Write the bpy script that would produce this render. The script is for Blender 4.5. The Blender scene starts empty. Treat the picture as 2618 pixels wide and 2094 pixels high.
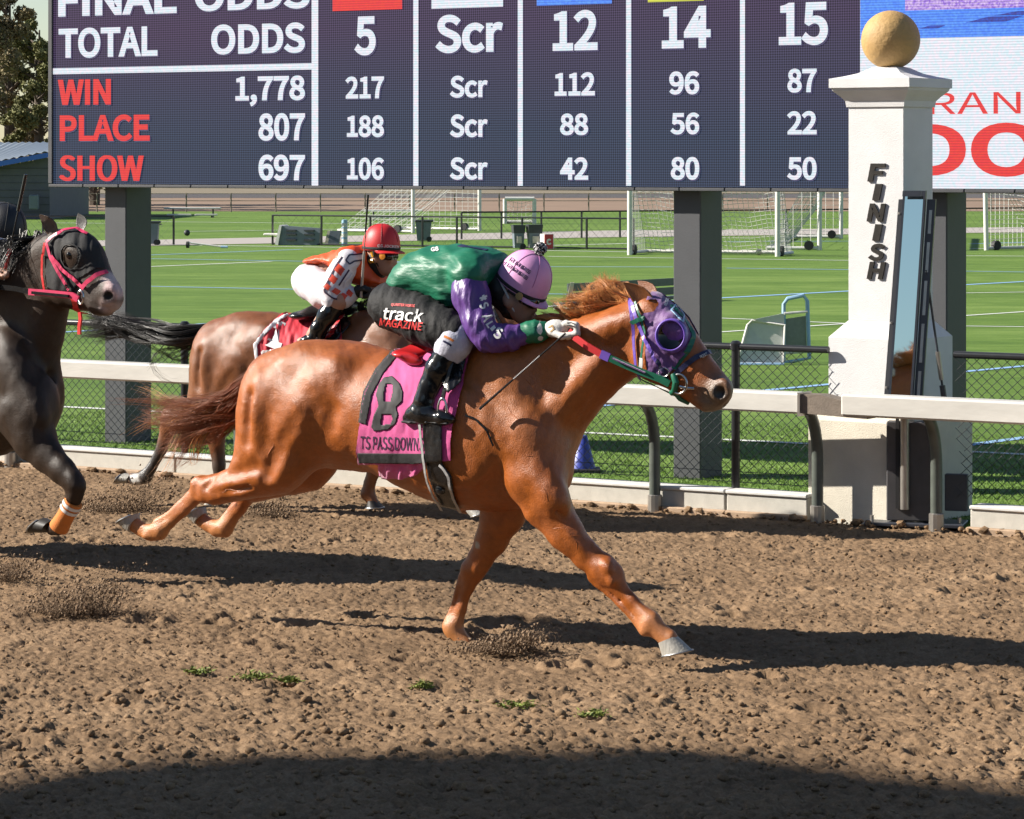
import bpy, math, random
import numpy as np
from mathutils import Vector, Matrix
from mathutils.bvhtree import BVHTree

# ------------------------------------------------------------------ camera, sky, sun
F, H, CX, YH = 8000.0, 2.1, 1309.0, 405.0       # focal length (px of the 2618 px wide photograph), eye height, horizon row
sc = bpy.context.scene
cam_d = bpy.data.cameras.new('camera'); cam = bpy.data.objects.new('camera', cam_d)
sc.collection.objects.link(cam); sc.camera = cam
cam.location = (0, 0, H); cam.rotation_euler = (math.pi / 2, 0, 0)
cam_d.sensor_width = 36.0; cam_d.lens = 36.0 * F / 2618.0
cam_d.shift_y = -(1047.0 - YH) / 2618.0
cam_d.clip_start = 0.1; cam_d.clip_end = 6000

SUN_AZ, SUN_EL = math.radians(5.5), math.radians(31.0)      # light travels to the right and a little towards the camera
LD = Vector((math.cos(SUN_AZ) * math.cos(SUN_EL), -math.sin(SUN_AZ) * math.cos(SUN_EL), -math.sin(SUN_EL)))
world = bpy.data.worlds.new('World'); sc.world = world; world.use_nodes = True
wn = world.node_tree.nodes; wl = world.node_tree.links
bg = wn['Background']; sky = wn.new('ShaderNodeTexSky'); sky.sky_type = 'NISHITA'; sky.sun_disc = False
sky.sun_elevation = SUN_EL
sky.sun_rotation = math.atan2(-LD.x, -LD.y)
sky.air_density = 1.0; sky.dust_density = 0.25; sky.ozone_density = 1.6
wl.new(sky.outputs[0], bg.inputs[0]); bg.inputs[1].default_value = 0.052
sun_d = bpy.data.lights.new('sun', 'SUN'); sun = bpy.data.objects.new('sun', sun_d); sc.collection.objects.link(sun)
sun_d.energy = 5.0; sun_d.angle = math.radians(0.5); sun_d.color = (1.0, 0.93, 0.83)
sun.rotation_euler = LD.to_track_quat('-Z', 'Y').to_euler(); sun.location = (-20, 5, 30)
sc.view_settings.view_transform = 'Standard'; sc.view_settings.look = 'None'
sc.view_settings.exposure = 1.22; sc.view_settings.gamma = 1.0
sc.cycles.use_denoising = True
try: sc.cycles.denoiser = 'OPENIMAGEDENOISE'
except Exception: pass
sc.cycles.max_bounces = 6; sc.cycles.transparent_max_bounces = 8

RNG = np.random.default_rng(7); random.seed(7)
C = sc.collection

# ------------------------------------------------------------------ pixel / place helpers
def gnd(px, py):
    Y = F * H / (py - YH); return Vector(((px - CX) * Y / F, Y, 0))
def at(px, py, Y):
    return Vector(((px - CX) * Y / F, Y, H - (py - YH) * Y / F))

class Frame:
    """A standing vertical plane: x = along, y = away from the camera, z = up."""
    def __init__(s, O, deg):
        s.O = Vector(O); a = math.radians(deg); s.a = a
        s.f = Vector((math.cos(a), -math.sin(a), 0)); s.n = Vector((math.sin(a), math.cos(a), 0))
        s.M = Matrix.Translation(s.O) @ Matrix.Rotation(-a, 4, 'Z')
        s.cam = s.M.inverted() @ Vector((0, 0, H))
    def loc(s, px, py, v=0.0):                       # v: metres towards the camera
        d = Vector(((px - CX) / F, 1.0, -(py - YH) / F))
        t = (-v - (Vector((0, 0, H)) - s.O).dot(s.n)) / d.dot(s.n)
        p = Vector((0, 0, H)) + d * t - s.O
        return np.array((p.dot(s.f), -v, p.z))
    def px(s, r): return r * s.O.y / F               # px -> metres at this distance

# ------------------------------------------------------------------ object helpers
def link(name, me, mat=None, parent=None, M=None):
    o = bpy.data.objects.new(name, me); C.objects.link(o)
    if mat is not None and me is not None:
        for m in (mat if isinstance(mat, (list, tuple)) else [mat]): me.materials.append(m)
    if parent is not None: o.parent = parent
    if M is not None: o.matrix_local = M
    return o
def tag(o, label=None, cat=None, group=None, kind=None):
    if label: o['label'] = label
    if cat: o['category'] = cat
    if group: o['group'] = group
    if kind: o['kind'] = kind
    return o
def empty(name, M=None, label=None, cat=None, group=None):
    o = bpy.data.objects.new(name, None); C.objects.link(o); o.empty_display_size = 0.1
    if M is not None: o.matrix_local = M if isinstance(M, Matrix) else Matrix.Translation(Vector(M))
    return tag(o, label, cat, group)

class MB:
    """collects shapes into one mesh"""
    def __init__(s): s.v = []; s.f = []; s.mi = []; s.m = 0
    def add(s, vs, fs):
        b = len(s.v); s.v += [tuple(map(float, p)) for p in vs]
        for f in fs: s.f.append(tuple(b + i for i in f)); s.mi.append(s.m)
        return s
    def box(s, lo, hi, bev=0.0):
        x0, y0, z0 = lo; x1, y1, z1 = hi
        if bev <= 0:
            vs = [(x, y, z) for z in (z0, z1) for y in (y0, y1) for x in (x0, x1)]
            return s.add(vs, [(0, 2, 3, 1), (4, 5, 7, 6), (0, 1, 5, 4), (2, 6, 7, 3), (0, 4, 6, 2), (1, 3, 7, 5)])
        b = bev; vs = []; idx = {}
        for ix, x in enumerate((x0, x1)):
            for iy, y in enumerate((y0, y1)):
                for iz, z in enumerate((z0, z1)):
                    sx, sy, sz = (1 - 2 * ix), (1 - 2 * iy), (1 - 2 * iz)
                    for ax in range(3):
                        p = [x + sx * b, y + sy * b, z + sz * b]; p[ax] = (x, y, z)[ax]
                        idx[(ix, iy, iz, ax)] = len(vs); vs.append(p)
        fs = []
        for ax in range(3):
            o = [a for a in range(3) if a != ax]
            for e in (0, 1):
                q = []
                for (p, r) in ((0, 0), (1, 0), (1, 1), (0, 1)):
                    k = [0, 0, 0]; k[ax] = e; k[o[0]] = p; k[o[1]] = r; q.append(idx[tuple(k) + (ax,)])
                fs.append(q)
        for ax in range(3):                           # bevel edges along ax
            o = [a for a in range(3) if a != ax]
            for p in (0, 1):
                for r in (0, 1):
                    k0 = [0, 0, 0]; k0[o[0]] = p; k0[o[1]] = r; k1 = list(k0); k1[ax] = 1
                    fs.append([idx[tuple(k0) + (o[0],)], idx[tuple(k1) + (o[0],)], idx[tuple(k1) + (o[1],)], idx[tuple(k0) + (o[1],)]])
        for ix in (0, 1):
            for iy in (0, 1):
                for iz in (0, 1): fs.append([idx[(ix, iy, iz, a)] for a in range(3)])
        return s.add(vs, fs)
    def tube(s, pts, r, n=8, caps=True, sq=None):
        pts = [Vector(p) for p in pts]; rs = r if isinstance(r, (list, tuple)) else [r] * len(pts)
        vs = []; up = None
        for i, p in enumerate(pts):
            d = (pts[min(i + 1, len(pts) - 1)] - pts[max(i - 1, 0)])
            d = d.normalized() if d.length > 1e-9 else Vector((0, 0, 1))
            if up is None: up = Vector((0, 0, 1)) if abs(d.z) < 0.9 else Vector((1, 0, 0))
            a = d.cross(up)
            if a.length < 1e-6: a = d.orthogonal()
            a.normalize(); b = d.cross(a).normalized(); up = -b if (-b).dot(up) > 0 else b
            a2 = d.cross(up).normalized()
            for k in range(n):
                t = 2 * math.pi * k / n
                vs.append(p + (a2 * math.cos(t) * (sq or 1) + up * math.sin(t)) * rs[i])
        fs = []
        for i in range(len(pts) - 1):
            for k in range(n):
                fs.append((i * n + k, i * n + (k + 1) % n, (i + 1) * n + (k + 1) % n, (i + 1) * n + k))
        if caps: fs += [tuple(range(n - 1, -1, -1)), tuple((len(pts) - 1) * n + k for k in range(n))]
        return s.add(vs, fs)
    def lathe(s, prof, n=24, c=(0, 0, 0), sx=1, sy=1):
        vs = []; fs = []
        for (r, z) in prof:
            for k in range(n):
                t = 2 * math.pi * k / n; vs.append((c[0] + r * math.cos(t) * sx, c[1] + r * math.sin(t) * sy, c[2] + z))
        for i in range(len(prof) - 1):
            for k in range(n): fs.append((i * n + k, i * n + (k + 1) % n, (i + 1) * n + (k + 1) % n, (i + 1) * n + k))
        return s.add(vs, fs)
    def prism(s, poly, y0, y1):                       # poly in (x, z), extruded along y
        n = len(poly); vs = [(x, y0, z) for x, z in poly] + [(x, y1, z) for x, z in poly]
        fs = [tuple(range(n)), tuple(range(2 * n - 1, n - 1, -1))] + [(i, i + n, (i + 1) % n + n, (i + 1) % n) for i in range(n)]
        return s.add(vs, fs)
    def build(s, name, mat, parent=None, M=None, smooth=False):
        me = bpy.data.meshes.new(name); me.from_pydata(s.v, [], s.f)
        if isinstance(mat, (list, tuple)): me.polygons.foreach_set('material_index', s.mi)
        if smooth: me.polygons.foreach_set('use_smooth', [True] * len(me.polygons))
        me.update(); o = link(name, me, mat, parent, M)
        if smooth == 'auto':
            try: me.set_sharp_from_angle(angle=math.radians(40))
            except Exception: pass
        return o

def sheet(name, pts, mat, parent=None, z=0.0):
    m = MB(); m.add([(p[0], p[1], z) for p in pts], [tuple(range(len(pts)))]); return m.build(name, mat, parent)

def grid_mesh(name, P, mat, parent=None, M=None, smooth=True, close=False, extra=None):
    """P: (n, m, 3) array of points -> quad mesh (np.nan rows dropped)"""
    n, m = P.shape[:2]; ok = ~np.isnan(P).any(axis=2)
    idx = -np.ones((n, m), int); idx[ok] = np.arange(ok.sum())
    a, b, c, d = idx[:-1, :-1], idx[1:, :-1], idx[1:, 1:], idx[:-1, 1:]
    q = np.stack([a, b, c, d], -1).reshape(-1, 4); q = q[(q >= 0).all(1)]
    return np_mesh(name, P[ok], q, mat, parent, M, smooth)
def np_mesh(name, V, Q, mat, parent=None, M=None, smooth=True):
    V = np.asarray(V, np.float32); Q = np.asarray(Q, np.int32); k = Q.shape[1]
    me = bpy.data.meshes.new(name); me.vertices.add(len(V)); me.vertices.foreach_set('co', V.ravel())
    me.loops.add(Q.size); me.loops.foreach_set('vertex_index', Q.ravel())
    me.polygons.add(len(Q)); me.polygons.foreach_set('loop_start', np.arange(0, Q.size, k, dtype=np.int32))
    try: me.polygons.foreach_set('loop_total', np.full(len(Q), k, np.int32))
    except Exception: pass
    me.polygons.foreach_set('use_smooth', np.full(len(Q), bool(smooth)))
    me.update(); me.validate()
    return link(name, me, mat, parent, M)
def vcol(o, cols, name='Col'):
    a = o.data.color_attributes.new(name, 'FLOAT_COLOR', 'POINT')
    c = np.ones((len(o.data.vertices), 4), np.float32); c[:, :3] = np.asarray(cols) * KA; a.data.foreach_set('color', c.ravel())

# ------------------------------------------------------------------ noise
def vnoise(x, y, seed=0):
    xi = np.floor(x).astype(np.int64); yi = np.floor(y).astype(np.int64); xf = x - xi; yf = y - yi
    u = xf * xf * (3 - 2 * xf); v = yf * yf * (3 - 2 * yf)
    def h(i, j):
        n = (i * 374761393 + j * 668265263 + seed * 1442695041) & 0x7fffffff
        n = ((n ^ (n >> 13)) * 1274126177) & 0x7fffffff
        return ((n ^ (n >> 16)) & 0xffff) / 65535.0
    a = h(xi, yi); b = h(xi + 1, yi); c = h(xi, yi + 1); d = h(xi + 1, yi + 1)
    return (a + (b - a) * u) * (1 - v) + (c + (d - c) * u) * v - 0.5

# ------------------------------------------------------------------ materials
KA = 0.77                                              # all reflectances sit a little lower, the exposure a little higher
def mat(name, col, rough=0.6, var=0.0, scale=20.0, bump=0.0, bscale=200.0, metal=0.0, spec=0.5, attr=None, coords='Object',
        emit=None, estr=0.0, coat=0.0, sheen=0.0, stretch=(1, 1, 1), rvar=0.0, col2=None):
    col = tuple(c * KA for c in col); col2 = tuple(c * KA for c in col2) if col2 else None; estr *= KA
    m = bpy.data.materials.new(name); m.use_nodes = True; nt = m.node_tree; N = nt.nodes; L = nt.links
    b = N['Principled BSDF']; b.inputs['Roughness'].default_value = rough; b.inputs['Metallic'].default_value = metal
    b.inputs['Specular IOR Level'].default_value = spec
    b.inputs['Base Color'].default_value = (*col, 1)
    if coat: b.inputs['Coat Weight'].default_value = coat; b.inputs['Coat Roughness'].default_value = 0.25
    if sheen: b.inputs['Sheen Weight'].default_value = sheen
    if emit is not None: b.inputs['Emission Color'].default_value = (*emit, 1); b.inputs['Emission Strength'].default_value = estr
    tc = N.new('ShaderNodeTexCoord'); mp = N.new('ShaderNodeMapping'); mp.inputs['Scale'].default_value = stretch
    L.new(tc.outputs[coords], mp.inputs[0])
    src = None
    if attr:
        at_ = N.new('ShaderNodeAttribute'); at_.attribute_name = attr; src = at_.outputs['Color']
    if var > 0 or col2:
        n = N.new('ShaderNodeTexNoise'); n.inputs['Scale'].default_value = scale; n.inputs['Detail'].default_value = 6
        n.inputs['Roughness'].default_value = 0.62
        L.new(mp.outputs[0], n.inputs['Vector'])
        r = N.new('ShaderNodeMapRange'); L.new(n.outputs['Fac'], r.inputs[0])
        r.inputs[1].default_value = 0.25; r.inputs[2].default_value = 0.75
        if col2:
            mx = N.new('ShaderNodeMix'); mx.data_type = 'RGBA'; L.new(r.outputs[0], mx.inputs[0])
            mx.inputs[6].default_value = (*col, 1); mx.inputs[7].default_value = (*col2, 1); L.new(mx.outputs[2], b.inputs['Base Color'])
        else:
            r.inputs[3].default_value = 1 - var; r.inputs[4].default_value = 1 + var
            mx = N.new('ShaderNodeVectorMath'); mx.operation = 'SCALE'
            if src: L.new(src, mx.inputs[0])
            else: mx.inputs[0].default_value = col
            L.new(r.outputs[0], mx.inputs['Scale']); L.new(mx.outputs[0], b.inputs['Base Color'])
        if rvar:
            rr = N.new('ShaderNodeMapRange'); L.new(n.outputs['Fac'], rr.inputs[0]); rr.inputs[1].default_value = 0.3; rr.inputs[2].default_value = 0.7
            rr.inputs[3].default_value = rough - rvar; rr.inputs[4].default_value = rough + rvar; L.new(rr.outputs[0], b.inputs['Roughness'])
    elif src: L.new(src, b.inputs['Base Color'])
    if bump > 0:
        n2 = N.new('ShaderNodeTexNoise'); n2.inputs['Scale'].default_value = bscale; n2.inputs['Detail'].default_value = 4
        L.new(mp.outputs[0], n2.inputs['Vector'])
        bp = N.new('ShaderNodeBump'); bp.inputs['Strength'].default_value = min(1.0, bump); bp.inputs['Distance'].default_value = 0.01 * max(1.0, bump)
        L.new(n2.outputs['Fac'], bp.inputs['Height']); L.new(bp.outputs[0], b.inputs['Normal'])
    return m

# ------------------------------------------------------------------ lettering: text -> mesh arrays in a unit box
_tc = {}
FONT = None
try:                                                   # Blender's own bundled sans face
    FONT = bpy.data.fonts.load(bpy.utils.system_resource('DATAFILES', path='fonts') + '/Noto Sans CJK Regular.woff2')
except Exception: pass
def text_arrays(s, bold=0.0, shear=0.0, sub=0):
    key = (s, bold, shear, sub)
    if key in _tc: return _tc[key]
    cu = bpy.data.curves.new('lettering', 'FONT'); cu.body = s; cu.size = 1.0; cu.offset = bold; cu.shear = shear
    cu.resolution_u = 7; cu.fill_mode = 'FRONT'
    if FONT: cu.font = FONT
    o = bpy.data.objects.new('lettering', cu); C.objects.link(o)
    dg = bpy.context.evaluated_depsgraph_get(); me = bpy.data.meshes.new_from_object(o.evaluated_get(dg))
    V = np.array([v.co[:] for v in me.vertices], float)[:, :2]; Fs = [tuple(p.vertices) for p in me.polygons]
    bpy.data.objects.remove(o); bpy.data.curves.remove(cu); bpy.data.meshes.remove(me)
    lo = V.min(0); hi = V.max(0); V = (V - lo) / (hi - lo)
    _tc[key] = (V, Fs, (hi - lo)[0] / (hi - lo)[1]); return _tc[key]

# ------------------------------------------------------------------ voxel sculpting
class Vox:
    def __init__(s, lo, hi, h):
        s.h = h; s.lo = np.array(lo, float); n = np.ceil((np.array(hi) - s.lo) / h).astype(int) + 1
        s.n = n; s.ax = [np.float32(s.lo[i] + h * np.arange(n[i])) for i in range(3)]
        s.d = np.full(n, 1.0, np.float32)
    def win(s, lo, hi, m):
        sl = []
        for i in range(3):
            a = int(np.clip(np.floor((lo[i] - m - s.lo[i]) / s.h), 0, s.n[i])); b = int(np.clip(np.ceil((hi[i] + m - s.lo[i]) / s.h) + 1, 0, s.n[i]))
            sl.append(slice(a, b))
        sl = tuple(sl); return sl, s.ax[0][sl[0]][:, None, None], s.ax[1][sl[1]][None, :, None], s.ax[2][sl[2]][None, None, :]
    def un(s, sl, d, k):
        a = s.d[sl]; h = np.maximum(k - np.abs(a - d), 0) / k; s.d[sl] = np.minimum(a, d) - h * h * k * 0.25
    def sb(s, sl, d, k):
        a = s.d[sl]; d = -d; h = np.maximum(k - np.abs(a - d), 0) / k; s.d[sl] = np.maximum(a, d) + h * h * k * 0.25
    def cap(s, a, b, ra, rb, k=0.03, sy=1.0, sub=False):
        a = np.array(a, float); b = np.array(b, float); R = max(ra, rb)
        m = R * max(1, sy) + k + 3 * s.h
        sl, X, Y, Z = s.win(np.minimum(a, b), np.maximum(a, b), m)
        if 0 in s.d[sl].shape: return
        ba = b - a; bs = ba.copy(); bs[1] /= sy; bb = max(float(bs @ bs), 1e-9)
        x = X - a[0]; y = (Y - a[1]) / sy; z = Z - a[2]
        t = np.clip((x * bs[0] + y * bs[1] + z * bs[2]) / bb, 0, 1)
        d = np.sqrt((x - t * bs[0]) ** 2 + (y - t * bs[1]) ** 2 + (z - t * bs[2]) ** 2) - (ra + (rb - ra) * t)
        (s.sb if sub else s.un)(sl, d.astype(np.float32), k)
    def chain(s, pts, k=0.03, sy=1.0, kk=None):
        for p, q in zip(pts[:-1], pts[1:]): s.cap(p[:3], q[:3], p[3], q[3], k, sy)
    def ell(s, c, r, ang=0.0, k=0.05, yaw=0.0, sub=False):
        c = np.array(c, float); r = np.array(r, float); R = r.max()
        sl, X, Y, Z = s.win(c - R, c + R, k + 3 * s.h)
        if 0 in s.d[sl].shape: return
        x = X - c[0]; y = Y - c[1]; z = Z - c[2]
        if yaw: ca, sa = math.cos(yaw), math.sin(yaw); x, y = x * ca + y * sa, -x * sa + y * ca
        ca, sa = math.cos(ang), math.sin(ang); x, z = x * ca + z * sa, -x * sa + z * ca
        k0 = np.sqrt((x / r[0]) ** 2 + (y / r[1]) ** 2 + (z / r[2]) ** 2) + 1e-6
        k1 = np.sqrt((x / r[0] ** 2) ** 2 + (y / r[1] ** 2) ** 2 + (z / r[2] ** 2) ** 2) + 1e-6
        d = k0 * (k0 - 1) / k1
        (s.sb if sub else s.un)(sl, d.astype(np.float32), k)
    def prof(s, poly, Wf, D, k=0.04, y0=0.0):
        """inflate a side outline (x, z): half width Wf(X, Z), edge rounding radius D"""
        poly = np.array(poly, float); lo = poly.min(0); hi = poly.max(0); Wm = 0.5
        sl, X, Y, Z = s.win((lo[0], y0 - Wm, lo[1]), (hi[0], y0 + Wm, hi[1]), 0.08)
        x = X[:, 0, 0][:, None]; z = Z[0, 0, :][None, :]
        dist = np.full((x.shape[0], z.shape[1]), 9.0, np.float32); ins = np.zeros(dist.shape, bool)
        n = len(poly)
        for i in range(n):
            (ax, az), (bx, bz) = poly[i], poly[(i + 1) % n]
            ex, ez = bx - ax, bz - az; t = np.clip(((x - ax) * ex + (z - az) * ez) / (ex * ex + ez * ez + 1e-12), 0, 1)
            dist = np.minimum(dist, np.hypot(x - ax - t * ex, z - az - t * ez))
            if abs(ez) > 1e-9:
                ins ^= ((az > z) != (bz > z)) & (x < ex * (z - az) / ez + ax)
        sd = np.where(ins, dist, -dist)
        W = Wf(x, z) if callable(Wf) else np.full(sd.shape, Wf)
        Dd = D(x, z) if callable(D) else np.full(sd.shape, D)
        q = 1 - np.minimum(sd / Dd, 1.0)
        g = np.sqrt(((Y - y0) / W[:, None, :]) ** 2 + (q ** 2)[:, None, :]) - 1
        d = g * np.minimum(W, Dd)[:, None, :]
        s.un(sl, d.astype(np.float32), k)
    def mesh(s, smooth=2):
        d = s.d; ins = d < 0
        n = np.array(d.shape) - 1
        cnt = np.zeros(n, np.int8)
        for i in (0, 1):
            for j in (0, 1):
                for k in (0, 1): cnt += ins[i:i + n[0], j:j + n[1], k:k + n[2]]
        act = (cnt > 0) & (cnt < 8); ix = np.argwhere(act)
        vid = np.full(n, -1, np.int64); vid[act] = np.arange(len(ix))
        acc = np.zeros((len(ix), 3)); num = np.zeros(len(ix))
        cor = [(i, j, k) for i in (0, 1) for j in (0, 1) for k in (0, 1)]
        for a in cor:
            for ax in range(3):
                if a[ax]: continue
                b = list(a); b[ax] = 1
                da = d[ix[:, 0] + a[0], ix[:, 1] + a[1], ix[:, 2] + a[2]]; db = d[ix[:, 0] + b[0], ix[:, 1] + b[1], ix[:, 2] + b[2]]
                cr = (da < 0) != (db < 0); t = np.where(cr, da / (da - db + 1e-12), 0)
                p = np.tile(np.array(a, float), (len(ix), 1)); p[:, ax] += t
                acc[cr] += p[cr]; num[cr] += 1
        V = (ix + acc / num[:, None]) * s.h + s.lo
        Q = []
        for ax in range(3):
            o1, o2 = (ax + 1) % 3, (ax + 2) % 3
            A = np.take(ins, range(0, d.shape[ax] - 1), ax); B = np.take(ins, range(1, d.shape[ax]), ax)
            e = np.argwhere(A != B); e = e[(e[:, o1] > 0) & (e[:, o2] > 0) & (e[:, o1] < n[o1]) & (e[:, o2] < n[o2])]
            def cell(d1, d2):
                c = e.copy(); c[:, o1] += d1; c[:, o2] += d2; return vid[c[:, 0], c[:, 1], c[:, 2]]
            q = np.stack([cell(-1, -1), cell(0, -1), cell(0, 0), cell(-1, 0)], 1)
            fl = ~ins[e[:, 0], e[:, 1], e[:, 2]]; q[fl] = q[fl][:, ::-1]; Q.append(q)
        Q = np.concatenate(Q); Q = Q[(Q >= 0).all(1)]
        for it in range(smooth):
            S = np.zeros_like(V); cn = np.zeros(len(V))
            for a in range(4):
                b = (a + 1) % 4
                np.add.at(S, Q[:, a], V[Q[:, b]]); np.add.at(cn, Q[:, a], 1)
                np.add.at(S, Q[:, b], V[Q[:, a]]); np.add.at(cn, Q[:, b], 1)
            V = V * 0.45 + 0.55 * S / np.maximum(cn, 1)[:, None]
        return V, Q
def bvh(V, Q): return BVHTree.FromPolygons([tuple(p) for p in V], [tuple(map(int, q)) for q in Q])
# ------------------------------------------------------------------ shared materials
M = {}
M['white_paint'] = mat('white_paint', (0.76, 0.74, 0.70), 0.45, 0.10, 9, 0.10, 60)
M['rail_alu'] = mat('rail_alu', (0.66, 0.64, 0.59), 0.42, 0.14, 7, 0.12, 40, stretch=(0.3, 1, 1))
M['rail_cut'] = mat('rail_cut', (0.20, 0.16, 0.125), 0.6, 0.2, 30, 0.2, 100)
M['post_green'] = mat('post_green', (0.10, 0.115, 0.10), 0.4, 0.25, 12)
M['concrete'] = mat('concrete', (0.60, 0.575, 0.51), 0.85, 0.12, 14, 0.25, 160)
M['concrete_lip'] = mat('concrete_lip', (0.72, 0.71, 0.68), 0.7, 0.08, 20, 0.2, 160)
M['sand_strip'] = mat('sand_strip', (0.47, 0.33, 0.22), 0.9, 0.2, 25, 0.4, 200)
M['black_pipe'] = mat('black_pipe', (0.02, 0.022, 0.025), 0.28, 0.2, 30)
M['wire'] = mat('wire', (0.06, 0.065, 0.07), 0.3, 0.2, 50, metal=0.3)
M['steel_grey'] = mat('steel_grey', (0.070, 0.073, 0.082), 0.55, 0.10, 5, 0.08, 80)
M['board_trim'] = mat('board_trim', (0.07, 0.072, 0.08), 0.5, 0.15, 10)
M['plaster'] = mat('plaster', (0.74, 0.735, 0.735), 0.85, 0.07, 5, 0.35, 220)
M['plaster_base'] = mat('plaster_base', (0.72, 0.67, 0.56), 0.85, 0.14, 3.5, 0.4, 220)
M['gold'] = mat('gold', (0.50, 0.31, 0.115), 0.68, 0.16, 6, 0.5, 40)
M['bronze'] = mat('bronze', (0.05, 0.045, 0.04), 0.4, 0.3, 40, metal=0.5)
M['dark_frame'] = mat('dark_frame', (0.05, 0.055, 0.07), 0.4, 0.2, 20)
M['mirror'] = mat('mirror', (0.88, 0.99, 0.95), 0.02, metal=1.0)
M['cabinet'] = mat('cabinet', (0.075, 0.072, 0.075), 0.5, 0.2, 12)
M['alu'] = mat('alu', (0.5, 0.47, 0.43), 0.35, 0.2, 12, metal=0.8)
M['line_white'] = mat('line_white', (0.72, 0.74, 0.70), 0.8, 0.12, 30)
M['line_blue'] = mat('line_blue', (0.26, 0.45, 0.72), 0.8, 0.12, 30)
M['path'] = mat('path', (0.40, 0.36, 0.33), 0.9, 0.1, 3)
M['far_dirt'] = mat('far_dirt', (0.24, 0.155, 0.10), 0.95, 0.25, 1.2, stretch=(0.3, 1, 1))
M['ground'] = mat('ground', (0.20, 0.16, 0.10), 0.95, 0.2, 0.5)
M['bin_grey'] = mat('bin_grey', (0.16, 0.19, 0.23), 0.5, 0.15, 6)
M['bin_dark'] = mat('bin_dark', (0.035, 0.04, 0.045), 0.5, 0.15, 6)
M['red'] = mat('red_plastic', (0.62, 0.03, 0.04), 0.4)
M['rubber'] = mat('rubber', (0.02, 0.02, 0.022), 0.7)
M['net'] = mat('net', (0.62, 0.62, 0.60), 0.8)
M['lightblue'] = mat('lightblue', (0.33, 0.52, 0.72), 0.45, 0.1, 8)
M['pale_mesh'] = mat('pale_mesh', (0.68, 0.68, 0.65), 0.7, 0.08, 15)
M['bench_dark'] = mat('bench_dark', (0.085, 0.11, 0.105), 0.4, 0.2, 8)
M['cream'] = mat('cream', (0.62, 0.58, 0.44), 0.6)
M['cone_blue'] = mat('cone_blue', (0.04, 0.065, 0.42), 0.45, 0.1, 10)
M['roof_metal'] = mat('roof_metal', (0.38, 0.43, 0.48), 0.4, 0.08, 2)
M['fascia_blue'] = mat('fascia_blue', (0.05, 0.16, 0.62), 0.45)
M['slate_wall'] = mat('slate_wall', (0.12, 0.115, 0.145), 0.7, 0.12, 3)
M['bark'] = mat('bark', (0.10, 0.075, 0.055), 0.9, 0.3, 8, 0.6, 30)

# turf: fine streaked synthetic grass
def turf_mat():
    m = bpy.data.materials.new('turf'); m.use_nodes = True; N = m.node_tree.nodes; L = m.node_tree.links; b = N['Principled BSDF']
    tc = N.new('ShaderNodeTexCoord')
    def noise(scale, stretch, det=5):
        mp = N.new('ShaderNodeMapping'); mp.inputs['Scale'].default_value = stretch; mp.inputs['Rotation'].default_value = (0, 0, 0.2)
        L.new(tc.outputs['Object'], mp.inputs[0])
        n = N.new('ShaderNodeTexNoise'); n.inputs['Scale'].default_value = scale; n.inputs['Detail'].default_value = det; n.inputs['Roughness'].default_value = 0.7
        L.new(mp.outputs[0], n.inputs['Vector']); return n.outputs['Fac']
    a = noise(3.2, (0.35, 1, 1), 8); c = noise(0.45, (0.12, 1, 1), 5); f = noise(60, (1, 1, 1), 3)
    s = N.new('ShaderNodeMath'); s.operation = 'ADD'; L.new(a, s.inputs[0]); L.new(c, s.inputs[1])
    s2 = N.new('ShaderNodeMath'); s2.operation = 'ADD'; L.new(s.outputs[0], s2.inputs[0]); L.new(f, s2.inputs[1])
    r = N.new('ShaderNodeValToRGB'); mr = N.new('ShaderNodeMapRange'); L.new(s2.outputs[0], mr.inputs[0]); mr.inputs[1].default_value = 1.05; mr.inputs[2].default_value = 1.95
    L.new(mr.outputs[0], r.inputs[0])
    r.color_ramp.elements[0].color = (0.0385, 0.0847, 0.0077, 1); r.color_ramp.elements[1].color = (0.2079, 0.2849, 0.0693, 1)
    e = r.color_ramp.elements.new(0.5); e.color = (0.0924, 0.1632, 0.0200, 1)
    L.new(r.outputs[0], b.inputs['Base Color']); b.inputs['Roughness'].default_value = 0.75; b.inputs['Specular IOR Level'].default_value = 0.25
    bp = N.new('ShaderNodeBump'); bp.inputs['Strength'].default_value = 0.6; bp.inputs['Distance'].default_value = 0.02; L.new(f, bp.inputs['Height']); L.new(bp.outputs[0], b.inputs['Normal'])
    return m
M['turf'] = turf_mat()
M['blade'] = mat('blade', (0.14, 0.25, 0.032), 0.6, 0.45, 14, spec=0.3)

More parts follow.
